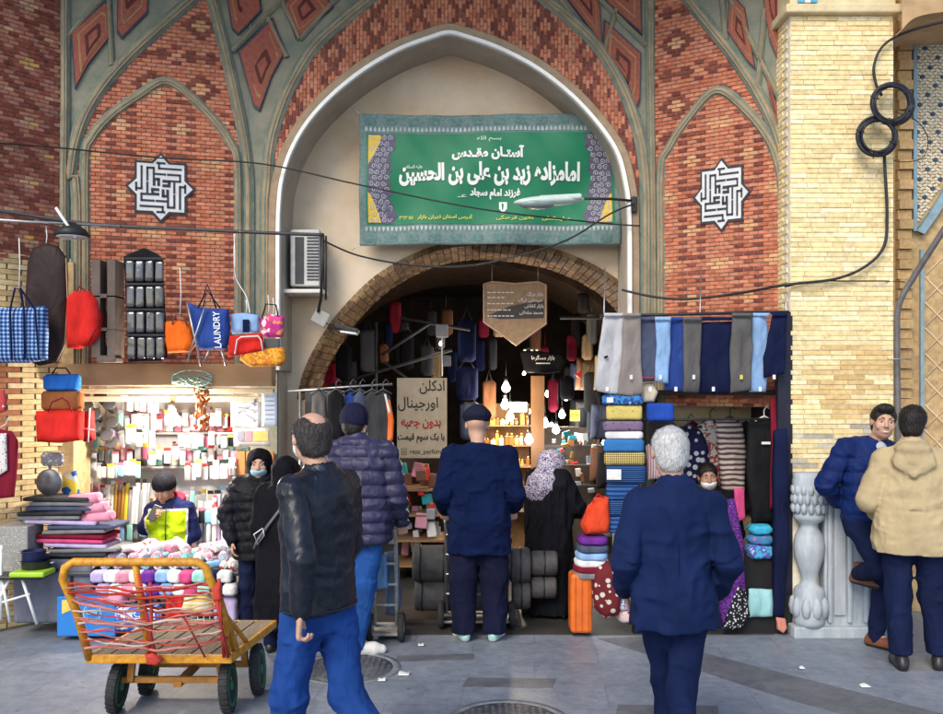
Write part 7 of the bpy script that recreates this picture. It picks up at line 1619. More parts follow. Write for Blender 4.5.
def soft(t, yaw, name, mm, prims, box, h=.007, cuts=(), folds=None, seed=1):
    S = SDF(np.array(box[0]), np.array(box[1]), h)
    for p in prims:
        if p[0] == 'e': S.ell(p[1], p[2], p[3] if len(p) > 3 else .02, p[4] if len(p) > 4 else None, p[5] if len(p) > 5 else 'u')
        elif p[0] == 'c': S.cone(p[1], p[2], p[3], p[4], p[5] if len(p) > 5 else .02, p[6] if len(p) > 6 else 'u')
        elif p[0] == 's': S.stack(p[1], .03)
    for c in cuts: S.cut(*c)
    if folds: S.folds(folds[0], folds[1], seed)
    return S.build(name, mm, t, yaw)
def mask(t, yaw, hd, mm):
    c = np.array(hd.c); S = SDF(c - .15, c + .15, .005); M = hd.A
    S.ell(hd.p(0, .030, -.045), hd.r(.067, .083, .062), 0, M); S.ell(hd.p(0, .09, -.03), hd.r(.03, .032, .03), .02, M)
    f = np.array(hd.M @ Vector((0, 1, 0))); u = np.array(hd.M @ Vector((0, 0, 1))); S.cut(hd.p(0, .035, 0), -f); S.cut(hd.p(0, 0, -.012), u * .9 + f * .25); S.folds(.0015, (10, 10, 60), 4)
    return S.build('face_mask', mm, t, yaw)
def local_tube(t, yaw, name, pts, r, mm, n=8):
    c, s = math.cos(yaw), math.sin(yaw); L = ROOT[t.name]; m = MB(); m.tube([(p[0] * c - p[1] * s + L.x, p[0] * s + p[1] * c + L.y, p[2] + L.z) for p in pts], r, n); return m.build(name, mm, t)
def face_bits(t, yaw, hd, teeth=False, closed=False):
    c, s = math.cos(yaw), math.sin(yaw); L = ROOT[t.name]
    def w(p): return Vector((p[0] * c - p[1] * s + L.x, p[0] * s + p[1] * c + L.y, p[2] + L.z))
    RM = Matrix.Rotation(yaw, 3, 'Z') @ hd.M; k = hd.k
    for s_ in (-1, 1):
        e = MB(); e.ball(w(hd.p(s_ * .031, .0785, .004)), (.0115 * k, .0115 * k, (.003 if closed else .0055) * k), 12, RM); eo = e.build('eye', mat('eye_white', (.72, .70, .68), .25, var=0, bump=0), t)
        if not closed: m = MB(); m.ball(w(hd.p(s_ * .031, .0880, .004)), (.0058 * k, .003 * k, .0056 * k), 10, RM); m.build('iris', mat('eye_dark', (.02, .012, .008), .2, var=0, bump=0), eo)
        m = MB(); m.tube([w(hd.p(s_ * (.013 + .034 * i / 5), .0935 - .018 * (i / 5) ** 2, .024 + .007 * math.sin(PI * i / 5))) for i in range(6)], [.002 * k, .0032 * k, .0034 * k, .003 * k, .0022 * k, .001 * k], 6); m.build('eyebrow', HAIRB, t)
    if teeth:
        m = MB(); m.ball(w(hd.p(0, .0845, -.0635)), (.025 * k, .0125 * k, .0078 * k), 16, RM); m.build('teeth', mat('teeth', (.80, .78, .74), .3, var=0, bump=0), t)
    m = MB()
    for zz, ww, rr in (((-.0735, .023, .0034), (-.0545, .026, .0018)) if teeth else ((-.056, .021, .0036), (-.0665, .019, .0034))):
        m.tube([w(hd.p(ww * (2 * i / 8 - 1), (.0985 if teeth else .0965) - .012 * (2 * i / 8 - 1) ** 2, zz + (.011 if teeth else .002) * (2 * i / 8 - 1) ** 2)) for i in range(9)], [.0012 * k] + [rr * k] * 7 + [.0012 * k], 6)
    m.build('lips', mat('lip', (.48, .21, .17), .45, var=.05, bump=0), t)
M_sole = mat('sole_white', (.66, .66, .64), .6); M_soled = mat('sole_dark', (.02, .02, .02), .7)
JEAN = cloth('jeans_blue', (.014, .055, .235), .85, weave=600, fold=.6, fs=10, var=.25); JEAN2 = cloth('jeans_mid', (.02, .085, .30), .85, fold=.6, fs=10, var=.3)
NAVY = cloth('trouser_navy', (.009, .013, .042), .85)

# 1 the man in the leather jacket, walking left, nearest to the camera
yaw = R(56); J, k = std(1.79, .175); J['head'] = np.array((-.005, .045, 1.68))
J.update({'elL': np.array((-.235, -.13, 1.17)), 'wrL': np.array((-.235, -.115, .935)), 'elR': np.array((.235, .02, 1.16)), 'wrR': np.array((.22, .16, .95)), 'hL': np.array((-.09, .0, .93)), 'hR': np.array((.09, .0, .93)), 'knL': np.array((-.09, .10, .50)), 'anL': np.array((-.09, .16, .09)), 'toL': np.array((-.10, .34, .035)), 'knR': np.array((.085, -.10, .50)), 'anR': np.array((.09, -.42, .16)), 'toR': np.array((.10, -.28, .05))})
hd = Head(J['head'], hrot(-24, 2, 0), 1.03)
t = person('balding man in a black leather jacket and blue jeans striding in the foreground', 319, 4.13, yaw, J, k, hd, SKIN, {'L': ((-.02, .1, -1), (.6, -.6, .1), (.2, 1, 0), 80), 'R': ((0, .3, -1), (-1, 0, 0), (0, 1, 0), 40)})
hair(t, yaw, hd, HAIRD, 'bald'); mask(t, yaw, hd, M_maskw)
LEA = cloth('leather_navy', (.006, .009, .019), .38, weave=200, fold=.8, fs=9, spec=.4)
top('leather_jacket', t, yaw, J, k, [(.90, 0, -.005, .192, .135), (.98, 0, 0, .19, .135), (1.15, 0, 0, .18, .128), (1.34, 0, 0, .205, .132), (1.45, 0, -.01, .165, .105), (1.50, 0, -.015, .10, .085)], LEA, (.066, .058, .046), folds=(.0048, (8, 8, 15)), seed=4, collar=.03)
local_tube(t, yaw, 'hem_band', [(.195 * math.cos(a), .138 * math.sin(a) - .005, .915) for a in [i * PI / 14 for i in range(29)]], .008, LEA)
legs('jeans', t, yaw, J, k, JEAN, (.092, .074, .062), folds=(.008, (10, 10, 11)), pel=(.15, .108))
for n in 'LR': shoe(t, yaw, J['an' + n], J['to' + n], k, plast('black'), M_soled)
local_tube(t, yaw, 'mask_loop', [hd.p(-.066, .05, -.03), hd.p(-.078, .02, -.01), hd.p(-.082, -.02, .005)], .0016, M_maskw)
# 2 the man in the padded jacket with the hand truck
yaw = R(-6); J, k = std(1.78); J['head'] = np.array((-.05, .03, 1.66))
J.update({'neck': np.array((-.03, -.01, 1.50)), 'elR': np.array((.26, -.02, 1.14)), 'wrR': np.array((.26, .19, .93)), 'elL': np.array((-.26, -.03, 1.14)), 'wrL': np.array((-.23, .10, .93)), 'knL': np.array((-.13, .02, .48)), 'anL': np.array((-.20, -.08, .10)), 'toL': np.array((-.22, .08, .035)), 'knR': np.array((.02, .03, .49)), 'anR': np.array((-.04, .0, .085)), 'toR': np.array((.11, .06, .035))})
hd = Head(J['head'], hrot(-8, -5, 0), 1.03)
t = person('man in a navy padded jacket and beanie beside a white hand truck', 361, 6.45, yaw, J, k, hd, SKIN, {'R': ((0, .5, -1), (-.3, 1, .2), (-1, 0, 0), 70), 'L': ((0, .3, -1), (1, 0, 0), (0, 1, 0), 45)}, h=.0085)
hair(t, yaw, hd, HAIRB, 'short')
soft(t, yaw, 'beanie', cloth('beanie_navy', (.012, .012, .035), .9, weave=160, fold=.4), [('e', hd.p(0, -.014, .040), hd.r(.092, .110, .092), .0, hd.A), ('c', hd.p(0, -.02, .012), hd.p(0, -.02, .05), .098, .096, .02)], (np.array(hd.c) - .18, np.array(hd.c) + .18), cuts=[(hd.p(0, 0, -.012), -np.array(hd.M @ Vector((0, 0, 1))))], folds=(.003, (30, 30, 6)))
PUF = cloth('puffer_purple', (.030, .028, .075), .5, weave=90, fold=.5, fs=12, spec=.4)
top('padded_jacket', t, yaw, J, k, [(.80, 0, 0, .195, .15), (.84, 0, 0, .215, .165), (1.0, 0, 0, .22, .165), (1.2, 0, 0, .215, .165), (1.38, 0, 0, .215, .155), (1.47, 0, -.01, .17, .12), (1.54, -.02, -.015, .10, .09)], PUF, (.082, .072, .054), quilt=(.020, .088), folds=(.006, (14, 14, 14)), collar=.07)
legs('jeans', t, yaw, J, k, JEAN2, (.092, .075, .064))
for n in 'LR': shoe(t, yaw, J['an' + n], J['to' + n], k, mat('trainer_white', (.72, .70, .66), .55, var=.1), M_sole)
# 3 the man in the flat cap
yaw = R(0); J, k = std(1.72, .20); J['head'] = np.array((-.015, .03, 1.635))
for n, s in (('L', -1), ('R', 1)): J.update({'sh' + n: np.array((s * .205, -.01, 1.40)), 'el' + n: np.array((s * .272, -.06, 1.11)), 'wr' + n: np.array((s * .265, .11, .99)), 'h' + n: np.array((s * .105, 0, .90)), 'kn' + n: np.array((s * .125, .01, .48)), 'an' + n: np.array((s * .118, -.02, .085)), 'to' + n: np.array((s * .17, .14, .035))})
hd = Head(J['head'], hrot(0, -6, 0), 1.05)
t = person('man in a flat cap and long navy jumper seen from behind', 479, 6.86, yaw, J, k, hd, SKIN, {'L': ((0, .35, -1), (.4, .9, 0), (1, 0, 0), 75), 'R': ((0, .35, -1), (-.4, .9, 0), (-1, 0, 0), 75)}, h=.0085)
soft(t, yaw, 'flat_cap', cloth('cap_dark', (.012, .014, .03), .9), [('e', hd.p(0, .0, .066), hd.r(.105, .130, .052), .0, hd.A), ('e', hd.p(0, .105, .050), hd.r(.07, .05, .014), .02, hd.A), ('c', hd.p(0, -.02, .035), hd.p(0, -.02, .06), .094, .094, .02)], (np.array(hd.c) - .2, np.array(hd.c) + .2), cuts=[(hd.p(0, 0, .022), -np.array(hd.M @ Vector((0, 0, 1))))], folds=(.003, (14, 14, 14)))
JUM = cloth('jumper_navy', (.004, .010, .046), .95, weave=260, fold=.6, fs=9)
top('jumper', t, yaw, J, k, [(.67, 0, 0, .225, .15), (.72, 0, 0, .232, .158), (.90, 0, 0, .228, .165), (1.10, 0, .01, .222, .165), (1.30, 0, 0, .235, .155), (1.41, 0, -.01, .185, .12), (1.47, 0, -.01, .10, .09)], JUM, (.078, .068, .056), folds=(.011, (7, 7, 10)), seed=9, neck=.075)
legs('trousers', t, yaw, J, k, cloth('trouser_dark', (.008, .010, .030), .9), (.120, .105, .090), folds=(.007, (9, 9, 6)), zcut=.06)
for n in 'LR': shoe(t, yaw, J['an' + n], J['to' + n], k, mat('trainer_teal', (.10, .48, .42), .5, var=.3, vs=30, col2=(.62, .66, .64)), M_sole)
# 4 the grey haired man in the blue suit
yaw = R(-3); J, k = std(1.70, .18); J['head'] = np.array((-.015, .03, 1.595))
for n, s in (('L', -1), ('R', 1)): J.update({'sh' + n: np.array((s * .168, -.01, 1.35)), 'el' + n: np.array((s * .243, -.07, 1.07)), 'wr' + n: np.array((s * .225, .10, .90))})
J.update({'knL': np.array((-.018, .13, .49)), 'anL': np.array((-.0, .17, .085)), 'toL': np.array((-.02, .35, .035)), 'knR': np.array((.022, -.04, .47)), 'anR': np.array((.01, -.30, .13)), 'toR': np.array((.05, -.09, .035))})
hd = Head(J['head'], hrot(0, -3, 0), 1.06)
t = person('grey haired man in a royal blue suit walking away in the foreground', 674, 4.39, yaw, J, k, hd, SKIN, {'L': ((.2, .5, -.8), (1, 0, 0), (0, .8, .3), 50), 'R': ((-.2, .5, -.8), (-1, 0, 0), (0, .8, .3), 50)})
hair(t, yaw, hd, HAIRG, 'full')
SUIT = cloth('suit_blue', (.006, .015, .062), .8, weave=700, fold=.6, fs=6)
top('suit_jacket', t, yaw, J, k, [(.755, 0, -.01, .212, .155), (.80, 0, -.01, .212, .155), (.95, 0, -.005, .205, .150), (1.10, 0, 0, .182, .132), (1.26, 0, 0, .192, .132), (1.35, 0, -.01, .158, .112), (1.44, 0, -.015, .085, .075)], SUIT, (.070, .064, .052), h=.008, folds=(.010, (6.5, 6.5, 7)), seed=12, collar=.02, neck=.068, vent=None, creases=[[(-.10, -.175, .74), (-.098, -.168, .84), (-.095, -.163, .93)], [(.10, -.175, .74), (.098, -.168, .84), (.095, -.163, .93)], [(-.145, -.12, 1.31), (-.165, -.10, 1.20), (-.16, -.11, 1.08)], [(.145, -.12, 1.31), (.165, -.10, 1.20), (.16, -.11, 1.08)], [(-.13, -.15, 1.18), (-.06, -.155, 1.13), (.0, -.152, 1.12)], [(.13, -.15, 1.2), (.07, -.155, 1.16), (.02, -.152, 1.155)], [(-.15, -.15, .99), (-.08, -.168, 1.02), (0, -.172, 1.03)], [(.15, -.15, 1.0), (.08, -.168, 1.04)], [(-.30, -.10, 1.10), (-.24, -.145, 1.07), (-.18, -.12, 1.06)], [(.30, -.10, 1.11), (.24, -.145, 1.08), (.18, -.12, 1.07)], [(-.29, -.09, 1.16), (-.24, -.14, 1.14)], [(.29, -.09, 1.17), (.24, -.14, 1.15)]])
soft(t, yaw, 'shirt_collar', cloth('shirt_white', (.72, .72, .73)), [('c', J['neck'] + np.array([0, .0, -.05]), J['neck'] + np.array([0, .012, .025]), .072, .064), ('c', J['neck'] + np.array([0, .015, .02]), J['neck'] + np.array([0, .02, .2]), .058, .060, .003, 's')], (J['neck'] - .13, J['neck'] + .13))
for dx in (-.075, .075): local_tube(t, yaw, 'vent_seam', [(dx, -.158 + abs(dx) * .12, .90), (dx * 1.02, -.163 + abs(dx) * .12, .83), (dx * 1.03, -.163 + abs(dx) * .12, .77)], .0025, cloth('seam_dark', (.004, .009, .04)))
local_tube(t, yaw, 'back_seam', [(0, -.108, 1.36), (0, -.138, 1.26), (0, -.137, 1.10), (0, -.157, .95), (0, -.166, .78)], .002, cloth('seam_dark', (.004, .009, .04)))
legs('trousers', t, yaw, J, k, cloth('suit_leg', (.005, .012, .052), .8, weave=700, fold=.6, fs=6), (.096, .070, .066), folds=(.009, (8, 8, 6)), seed=5, pel=(.152, .112))
for n in 'LR': shoe(t, yaw, J['an' + n], J['to' + n], k, plast('black'), M_soled)
# 5 the man in the beige jacket
yaw = R(-22); J, k = std(1.79, .175); J['head'] = np.array((.01, .04, 1.675)); J['shL'] = np.array((-.175, -.01, 1.42)); J['shR'] = np.array((.175, -.01, 1.42))
for n, s in (('L', -1), ('R', 1)): J.update({'el' + n: np.array((s * .275, -.05, 1.14)), 'wr' + n: np.array((s * .19, .15, 1.02))})
J['anL'] = np.array((-.07, -.04, .085)); J['knL'] = np.array((-.085, .01, .5)); J['toL'] = np.array((-.10, .13, .035)); J['anR'] = np.array((.17, .06, .085)); J['toR'] = np.array((.2, .24, .035)); J['knR'] = np.array((.13, .06, .5))
hd = Head(J['head'], hrot(-14, 4, 4), 1.04)
t = person('dark haired man in a beige hooded jacket seen from behind at right', 912, 6.15, yaw, J, k, hd, SKIN, {'L': ((.3, 1, -.2), (1, 0, 0), (0, 0, 1), 40), 'R': ((-.3, 1, -.2), (-1, 0, 0), (0, 0, 1), 40)}, h=.008)
hair(t, yaw, hd, HAIRB, 'full')
BEI = cloth('parka_beige', (.46, .36, .21), .85, weave=420, fold=.7, fs=9, var=.12)
def hood(S):
    S.ell((0, -.120, 1.425), (.135, .060, .098), .012); S.cone((-.10, -.13, 1.42), (0, -.165, 1.335), .022, .020, .02); S.cone((.10, -.13, 1.42), (0, -.165, 1.335), .022, .020, .02); S.ell((0, -.105, 1.505), (.115, .075, .045), .02)
    S.ell((0, -.178, 1.09), (.26, .022, .010), .012, None, 's'); S.ell((0, -.18, .92), (.005, .03, .17), .006, None, 's'); S.ell((0, -.165, 1.30), (.25, .020, .006), .008, None, 's')
top('parka', t, yaw, J, k, [(.80, 0, 0, .245, .175), (.86, 0, 0, .250, .18), (1.02, 0, 0, .242, .172), (1.2, 0, 0, .225, .16), (1.34, 0, 0, .21, .145), (1.44, 0, -.01, .155, .11), (1.53, 0, -.01, .085, .08)], BEI, (.084, .076, .062), folds=(.0065, (8, 8, 11)), seed=22, extra=hood, collar=.04)
legs('trousers', t, yaw, J, k, cloth('trouser_ink', (.008, .014, .05), .85, fold=.6), (.105, .082, .068), seed=6, zcut=.10)
soft(t, yaw, 'sock', cloth('sock_white', (.7, .7, .68)), [('c', J['anL'] + np.array([0, 0, .0]), J['anL'] + np.array([0, 0, .06]), .042, .044), ('c', J['anR'], J['anR'] + np.array([0, 0, .06]), .042, .044)], (np.minimum(J['anL'], J['anR']) - .1, np.maximum(J['anL'], J['anR']) + .15))
for n in 'LR': shoe(t, yaw, J['an' + n], J['to' + n], k, plast('black'), M_soled)
# 6 the young man leaning on the pillar base
yaw = R(196); J, k = std(1.77); J['head'] = np.array((-.085, .06, 1.665)); J['neck'] = np.array((-.045, .0, 1.50))
J.update({'shR': np.array((.165, -.03, 1.465)), 'shL': np.array((-.20, -.02, 1.445)), 'elR': np.array((.30, -.09, 1.20)), 'wrR': np.array((.14, -.15, 1.06)), 'elL': np.array((-.245, .0, 1.15)), 'wrL': np.array((-.20, .14, .99)), 'hR': np.array((.09, .0, .95)), 'hL': np.array((-.09, 0, .95)), 'knR': np.array((.085, .22, .63)), 'anR': np.array((-.02, -.12, .52)), 'toR': np.array((-.04, .02, .47)), 'knL': np.array((-.10, .05, .50)), 'anL': np.array((-.05, .02, .085)), 'toL': np.array((-.12, .17, .035))})
hd = Head(J['head'], hrot(-28, 0, -5), 1.04)
t = person('smiling young man in a royal blue quilted jacket leaning on the pillar base', 868, 6.66, yaw, J, k, hd, SKIN, {'L': ((.1, .6, -.8), (1, 0, 0), (0, 1, .3), 45), 'R': ((-.9, 0, -.3), (0, -1, 0), (0, 0, 1), 40)}, h=.006, smile=True)
hair(t, yaw, hd, HAIRB, 'quiff', h=.005); face_bits(t, yaw, hd, teeth=True)
BLU = cloth('quilted_blue', (.007, .020, .105), .6, weave=120, fold=.5, fs=12)
def hoodf(S):
    S.ell((-.03, -.11, 1.46), (.15, .07, .075), .05)
    for s_ in (-1, 1): S.cone((-.03 + s_ * .11, -.04, 1.50), (-.04 + s_ * .05, .115, 1.38), .035, .025, .03)
top('quilted_jacket', t, yaw, J, k, [(.95, 0, 0, .185, .14), (1.0, 0, 0, .192, .148), (1.18, 0, 0, .188, .142), (1.35, -.01, 0, .198, .14), (1.46, -.02, -.01, .165, .11), (1.53, -.04, -.01, .09, .08)], BLU, (.082, .074, .056), h=.008, quilt=(.009, .10), folds=(.006, (10, 10, 13)), seed=31, extra=hoodf, neck=.078)
soft(t, yaw, 'jumper', cloth('jumper_grey', (.42, .43, .46)), [('e', (-.035, .085, 1.44), (.055, .055, .085))], ((-.15, -.05, 1.3), (.08, .17, 1.55)))
local_tube(t, yaw, 'zip', [(-.035, .128, 1.40), (-.012, .150, 1.25), (0, .152, 1.1), (0, .148, .97)], .004, M_steel)
for p in ((.115, .125, 1.10), (-.05, .149, 1.0)):
    local_tube(t, yaw, 'snap_button', [(p[0], p[1] - .005, p[2]), (p[0], p[1] + .012, p[2])], .011, M_wtube)
legs('trousers', t, yaw, J, k, cloth('trouser_ink', (.008, .014, .05)), (.098, .074, .056), seed=8)
shoe(t, yaw, J['anL'], J['toL'], k, mat('boot_brown', (.20, .065, .03), .45, var=.25), M_soled, 'boot', .05); shoe(t, yaw, J['anR'], J['toR'], k, mat('boot_brown', (.2, .065, .03)), M_soled, 'boot', .05)
# 7 the seller in the lime jacket
yaw = R(186); J, k = std(1.70, .145); dz = np.array((0, 0, -.50))
J = {a: b + (dz if a[:2] in ('ne', 'he', 'sh', 'el', 'wr', 'hL', 'hR') else 0) for a, b in J.items()}
J.update({'head': np.array((.03, .07, 1.075)), 'elR': np.array((.195, .03, .74)), 'wrR': np.array((.11, .19, .83)), 'elL': np.array((-.195, -.01, .68)), 'wrL': np.array((-.09, .13, .60)), 'hL': np.array((-.09, 0, .42)), 'hR': np.array((.09, 0, .42)), 'knL': np.array((-.12, .38, .44)), 'knR': np.array((.12, .38, .44)), 'anL': np.array((-.12, .36, .085)), 'anR': np.array((.12, .36, .085)), 'toL': np.array((-.13, .5, .035)), 'toR': np.array((.13, .5, .035))})
hd = Head(J['head'], hrot(-10, -28, 0), 1.0)
t = person('seated stall keeper in a lime and navy jacket looking at his phone', 170, 7.62, yaw, J, k, hd, SKIN2, {'R': ((-.35, .6, .5), (-.6, .5, .4), (.2, -.3, .8), 45), 'L': ((.8, .4, -.3), (0, -1, 0), (0, .3, 1), 40)}, h=.007)
hair(t, yaw, hd, HAIRB, 'short'); face_bits(t, yaw, hd, closed=True)
soft(t, yaw, 'beanie', cloth('beanie_black', (.010, .010, .014), .95, weave=160), [('e', hd.p(0, -.014, .040), hd.r(.092, .108, .088), .0, hd.A), ('c', hd.p(0, -.01, .02), hd.p(0, -.015, .05), .094, .094, .02)], (np.array(hd.c) - .18, np.array(hd.c) + .18), cuts=[(hd.p(0, 0, .008), -np.array(hd.M @ Vector((0, -.2, 1))))])
soft(t, yaw, 'beard', HAIRB, [('e', hd.p(0, .030, -.078), hd.r(.060, .058, .040), .0, hd.A), ('e', hd.p(0, .10, -.035), hd.r(.05, .05, .020), .01, hd.A, 's')], (np.array(hd.c) - .15, np.array(hd.c) + .15), h=.005, cuts=[(hd.p(0, .0, -.03), np.array(hd.M @ Vector((0, 0, 1))))])
LIM = [cloth('lime_panel', (.42, .62, .01), .6, fold=.6), cloth('panel_navy', (.012, .018, .085), .6), cloth('panel_white', (.7, .7, .68), .6)]
def limf(c):
    out = np.zeros(len(c), dtype=int); x = np.abs(c[:, 0]); z = c[:, 2]
    out[(x > .162) | (z > .905)] = 1; out[(x > .150) & (x < .164) & (z < .9)] = 2; out[(z > .893) & (z < .908) & (x < .16)] = 2
    return out
top('lime_jacket', t, yaw, J, k, [(.46, 0, 0, .165, .14), (.52, 0, .01, .175, .15), (.68, 0, .01, .172, .145), (.84, 0, .01, .168, .13), (.93, 0, .0, .14, .11), (.985, .01, .01, .09, .08)], LIM, (.064, .058, .046), h=.008, folds=(.007, (9, 9, 12)), seed=41, fm=limf)
soft(t, yaw, 'hood', cloth('hood_red', (.50, .03, .06), .8), [('e', (-.01, -.06, .985), (.11, .07, .055)), ('c', (-.10, -.02, .98), (-.05, .085, .91), .03, .022), ('c', (.09, -.02, .98), (.045, .085, .91), .03, .022), ('e', (.01, .03, 1.03), (.075, .085, .11), .004, None, 's')], ((-.2, -.2, .85), (.2, .2, 1.15)))
local_tube(t, yaw, 'zip', [(0, .142, .92), (0, .165, .8), (0, .168, .65), (0, .165, .48)], .004, M_black)
legs('jeans', t, yaw, J, k, cloth('jeans_pale', (.16, .30, .55), .85), (.10, .08, .06))
for n in 'LR': shoe(t, yaw, J['an' + n], J['to' + n], k, plast('black'), M_soled)
c_, s_ = math.cos(yaw), math.sin(yaw); pp = J['wrR'] + np.array((-.045, .075, .065)); ph = MB(); Lr = ROOT[t.name]; wp = Vector((pp[0] * c_ - pp[1] * s_ + Lr.x, pp[0] * s_ + pp[1] * c_ + Lr.y, pp[2] + Lr.z)); ph.rbox(wp, (.072, .010, .145), .005, (R(-35), R(20), 0)); one('phone', 'dark phone held up by the stall keeper in the lime jacket', 'phone', ph, plast('black', .2))
mb = MB(); b = ROOT[t.name]; mb.rbox((b.x, b.y + .02, .33), (.36, .34, .04), .01); [mb.rbox((b.x + sx * .15, b.y + .02 + sy * .14, .155), (.03, .03, .31), .004) for sx in (-1, 1) for sy in (-1, 1)]; one('stool', 'low wooden stool under the stall keeper', 'stool', mb, M_wood)
# 8 masked youth in black, beside the left stall
def hooded(t, yaw, hd, mm, opening=True, seed=1, long=False):
    pr = [('e', hd.p(0, -.018, .022), hd.r(.098, .115, .106), .02, hd.A), ('c', hd.p(0, -.03, -.02), hd.p(0, -.03, -.15), .085, .105, .05)]
    if opening: pr.append(('e', hd.p(0, .125, -.02), hd.r(.066, .085, .085), .01, hd.A, 's'))
    return soft(t, yaw, 'hood', mm, pr, (np.array(hd.c) - .27, np.array(hd.c) + .2), folds=(.005, (12, 12, 14)), seed=seed)
BLK = cloth('puffer_black', (.010, .010, .014), .5, fold=.6); BLK2 = cloth('coat_black', (.006, .006, .009), .85, fold=.6)
yaw = R(192); J, k = std(1.43, .175); hd = Head(J['head'], hrot(-4, -2, 0), .96)
J.update({'elR': np.array((.235, .02, .96)), 'wrR': np.array((.19, .10, .76)), 'elL': np.array((-.21, .02, .94)), 'wrL': np.array((-.12, .17, .80))})
t = person('short masked figure in a black quilted coat and hood beside the left stall', 259, 6.92, yaw, J, k, hd, SKIN, {'R': ((0, .3, -1), (-1, 0, 0), (0, 1, 0), 40), 'L': ((.5, .5, -.7), (1, 0, 0), (0, 1, 0), 40)}, h=.008)
hooded(t, yaw, hd, BLK2, True, 3); mask(t, yaw, hd, M_mask); face_bits(t, yaw, hd)
top('quilted_coat', t, yaw, J, k, [(.62, 0, 0, .19, .15), (.72, 0, 0, .20, .155), (.95, 0, 0, .19, .15), (1.10, 0, 0, .185, .14), (1.18, 0, -.01, .15, .11), (1.25, 0, -.01, .09, .085)], BLK, (.076, .068, .052), h=.0095, quilt=(.014, .075), collar=.03)
legs('trousers', t, yaw, J, k, NAVY, (.10, .085, .075)); [shoe(t, yaw, J['an' + n], J['to' + n], k, plast('black'), M_soled) for n in 'LR']
# 9 hooded figure seen from behind with a shoulder bag
yaw = R(-15); J, k = std(1.40, .165); J['head'] = J['head'] + np.array((.02, .02, -.01)); hd = Head(J['head'], hrot(-10, -8, 0), .96)
t = person('figure in a long black hooded coat seen from behind with a grey bag strap', 283, 6.55, yaw, J, k, hd, SKIN, {'L': ((0, .3, -1), (1, 0, 0), (0, 1, 0), 40), 'R': ((0, .3, -1), (-1, 0, 0), (0, 1, 0), 40)}, h=.009)
hooded(t, yaw, hd, BLK2, True, 5)
top('long_coat', t, yaw, J, k, [(.20, 0, 0, .215, .18), (.45, 0, 0, .205, .17), (.80, 0, 0, .19, .155), (1.0, 0, 0, .19, .145), (1.12, 0, -.01, .165, .12), (1.2, 0, -.01, .10, .09)], BLK2, (.078, .070, .056), h=.0095, folds=(.009, (10, 10, 4)), seed=17)
legs('trousers', t, yaw, J, k, NAVY, (.09, .08, .07), folds=None); [shoe(t, yaw, J['an' + n], J['to' + n], k, plast('black'), M_soled) for n in 'LR']
local_tube(t, yaw, 'bag_strap', [(.12, -.08, 1.20), (.09, -.145, 1.10), (-.02, -.172, .95), (-.12, -.165, .82), (-.165, -.12, .76)], .011, cloth('strap_grey', (.16, .15, .16)))
local_tube(t, yaw, 'bag_buckle', [(-.06, -.19, .92), (-.14, -.17, .87), (-.10, -.19, .80), (-.05, -.19, .87), (-.06, -.19, .92)], .006, M_steel)
# 10 woman in the printed head scarf
yaw = R(-42); J, k = std(1.40, .16); J['head'] = J['head'] + np.array((0, .05, -.04)); hd = Head(J['head'], hrot(-28, -10, 0), .98)
J.update({'elR': np.array((.20, .10, .92)), 'wrR': np.array((.12, .27, .86)), 'elL': np.array((-.21, .06, .92)), 'wrL': np.array((-.1, .24, .84))})
t = person('masked woman in a white and violet printed head scarf and black chador', 549, 7.62, yaw, J, k, hd, SKIN, {'L': ((.3, 1, 0), (0, 0, -1), (1, 0, 0), 30), 'R': ((-.3, 1, 0), (0, 0, -1), (-1, 0, 0), 30)}, h=.0085)
mask(t, yaw, hd, M_mask)
PRINT = pattern('scarf_print', 'blotch', [(.60, .58, .64), (.05, .03, .10), (.62, .58, .66), (.10, .06, .18), (.55, .5, .6)], 16, dist=2.5)
soft(t, yaw, 'head_scarf', PRINT, [('e', hd.p(0, -.020, .022), hd.r(.102, .120, .108), .02, hd.A), ('c', hd.p(0, -.03, -.04), (0, -.03, J['shL'][2] - .02), .095, .16, .07), ('e', (-.03, -.06, J['shL'][2] - .09), (.17, .10, .13), .05), ('e', hd.p(0, .130, -.02), hd.r(.066, .090, .085), .01, hd.A, 's')], (np.array(hd.c) - np.array((.3, .3, .45)), np.array(hd.c) + .2), folds=(.008, (11, 11, 9)), seed=7)
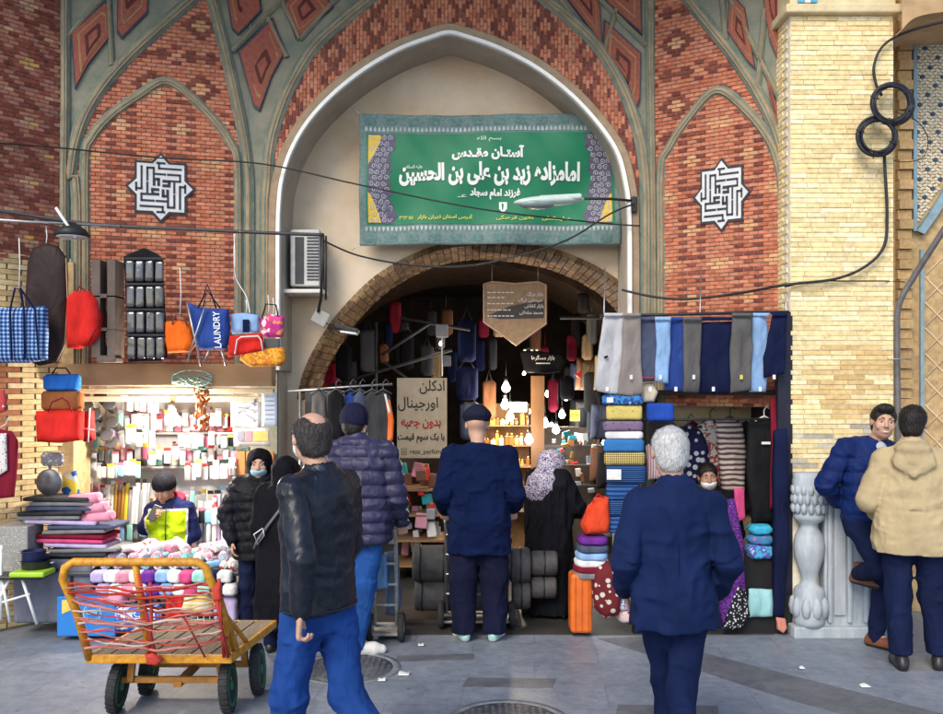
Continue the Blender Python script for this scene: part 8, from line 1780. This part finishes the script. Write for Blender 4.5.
top('chador', t, yaw, J, k, [(.03, 0, 0, .225, .20), (.3, 0, 0, .21, .185), (.65, 0, 0, .20, .165), (.95, 0, 0, .195, .155), (1.1, 0, -.01, .185, .13), (1.2, 0, -.01, .11, .10)], cloth('chador_black', (.008, .008, .012), .8, fold=.7), (.085, .080, .07), h=.0095, folds=(.013, (12, 12, 2.2)), seed=19)
# 11 saleswoman in the clothes stall
yaw = R(158); J, k = std(1.62, .165); dz = np.array((0, 0, -.33)); J = {a: b + (dz if a[:2] not in ('kn', 'an', 'to') else 0) for a, b in J.items()}
J.update({'knL': np.array((-.1, .3, .45)), 'knR': np.array((.1, .3, .45)), 'elR': np.array((.21, .06, .72)), 'wrR': np.array((.1, .22, .68)), 'elL': np.array((-.21, .06, .72)), 'wrL': np.array((-.1, .22, .68)), 'anL': np.array((-.1, .28, .085)), 'anR': np.array((.1, .28, .085)), 'toL': np.array((-.1, .42, .035)), 'toR': np.array((.1, .42, .035))})
J['head'] = J['head'] + np.array((.02, .02, .0)); hd = Head(J['head'], hrot(14, -4, 4), .98)
t = person('dark haired saleswoman with a face mask seated in the clothes stall', 711, 7.52, yaw, J, k, hd, SKIN2, {'L': ((.3, 1, 0), (0, 0, -1), (1, 0, 0), 30), 'R': ((-.3, 1, 0), (0, 0, -1), (-1, 0, 0), 30)}, h=.007)
hair(t, yaw, hd, HAIRB, 'full'); mask(t, yaw, hd, M_maskw); face_bits(t, yaw, hd)
soft(t, yaw, 'hair_bun', HAIRB, [('e', hd.p(0, -.09, .03), hd.r(.05, .045, .05)), ('c', hd.p(-.05, -.06, .0), hd.p(-.06, -.05, -.14), .04, .03)], (np.array(hd.c) - .22, np.array(hd.c) + .2))
top('black_jacket', t, yaw, J, k, [(.40, 0, 0, .19, .15), (.6, 0, 0, .185, .15), (.85, 0, 0, .185, .14), (.98, 0, -.01, .16, .11), (1.05, 0, -.01, .09, .08)], BLK2, (.072, .064, .05), h=.0095)
legs('trousers', t, yaw, J, k, NAVY, (.10, .08, .065), folds=None); [shoe(t, yaw, J['an' + n], J['to' + n], k, plast('black'), M_soled) for n in 'LR']
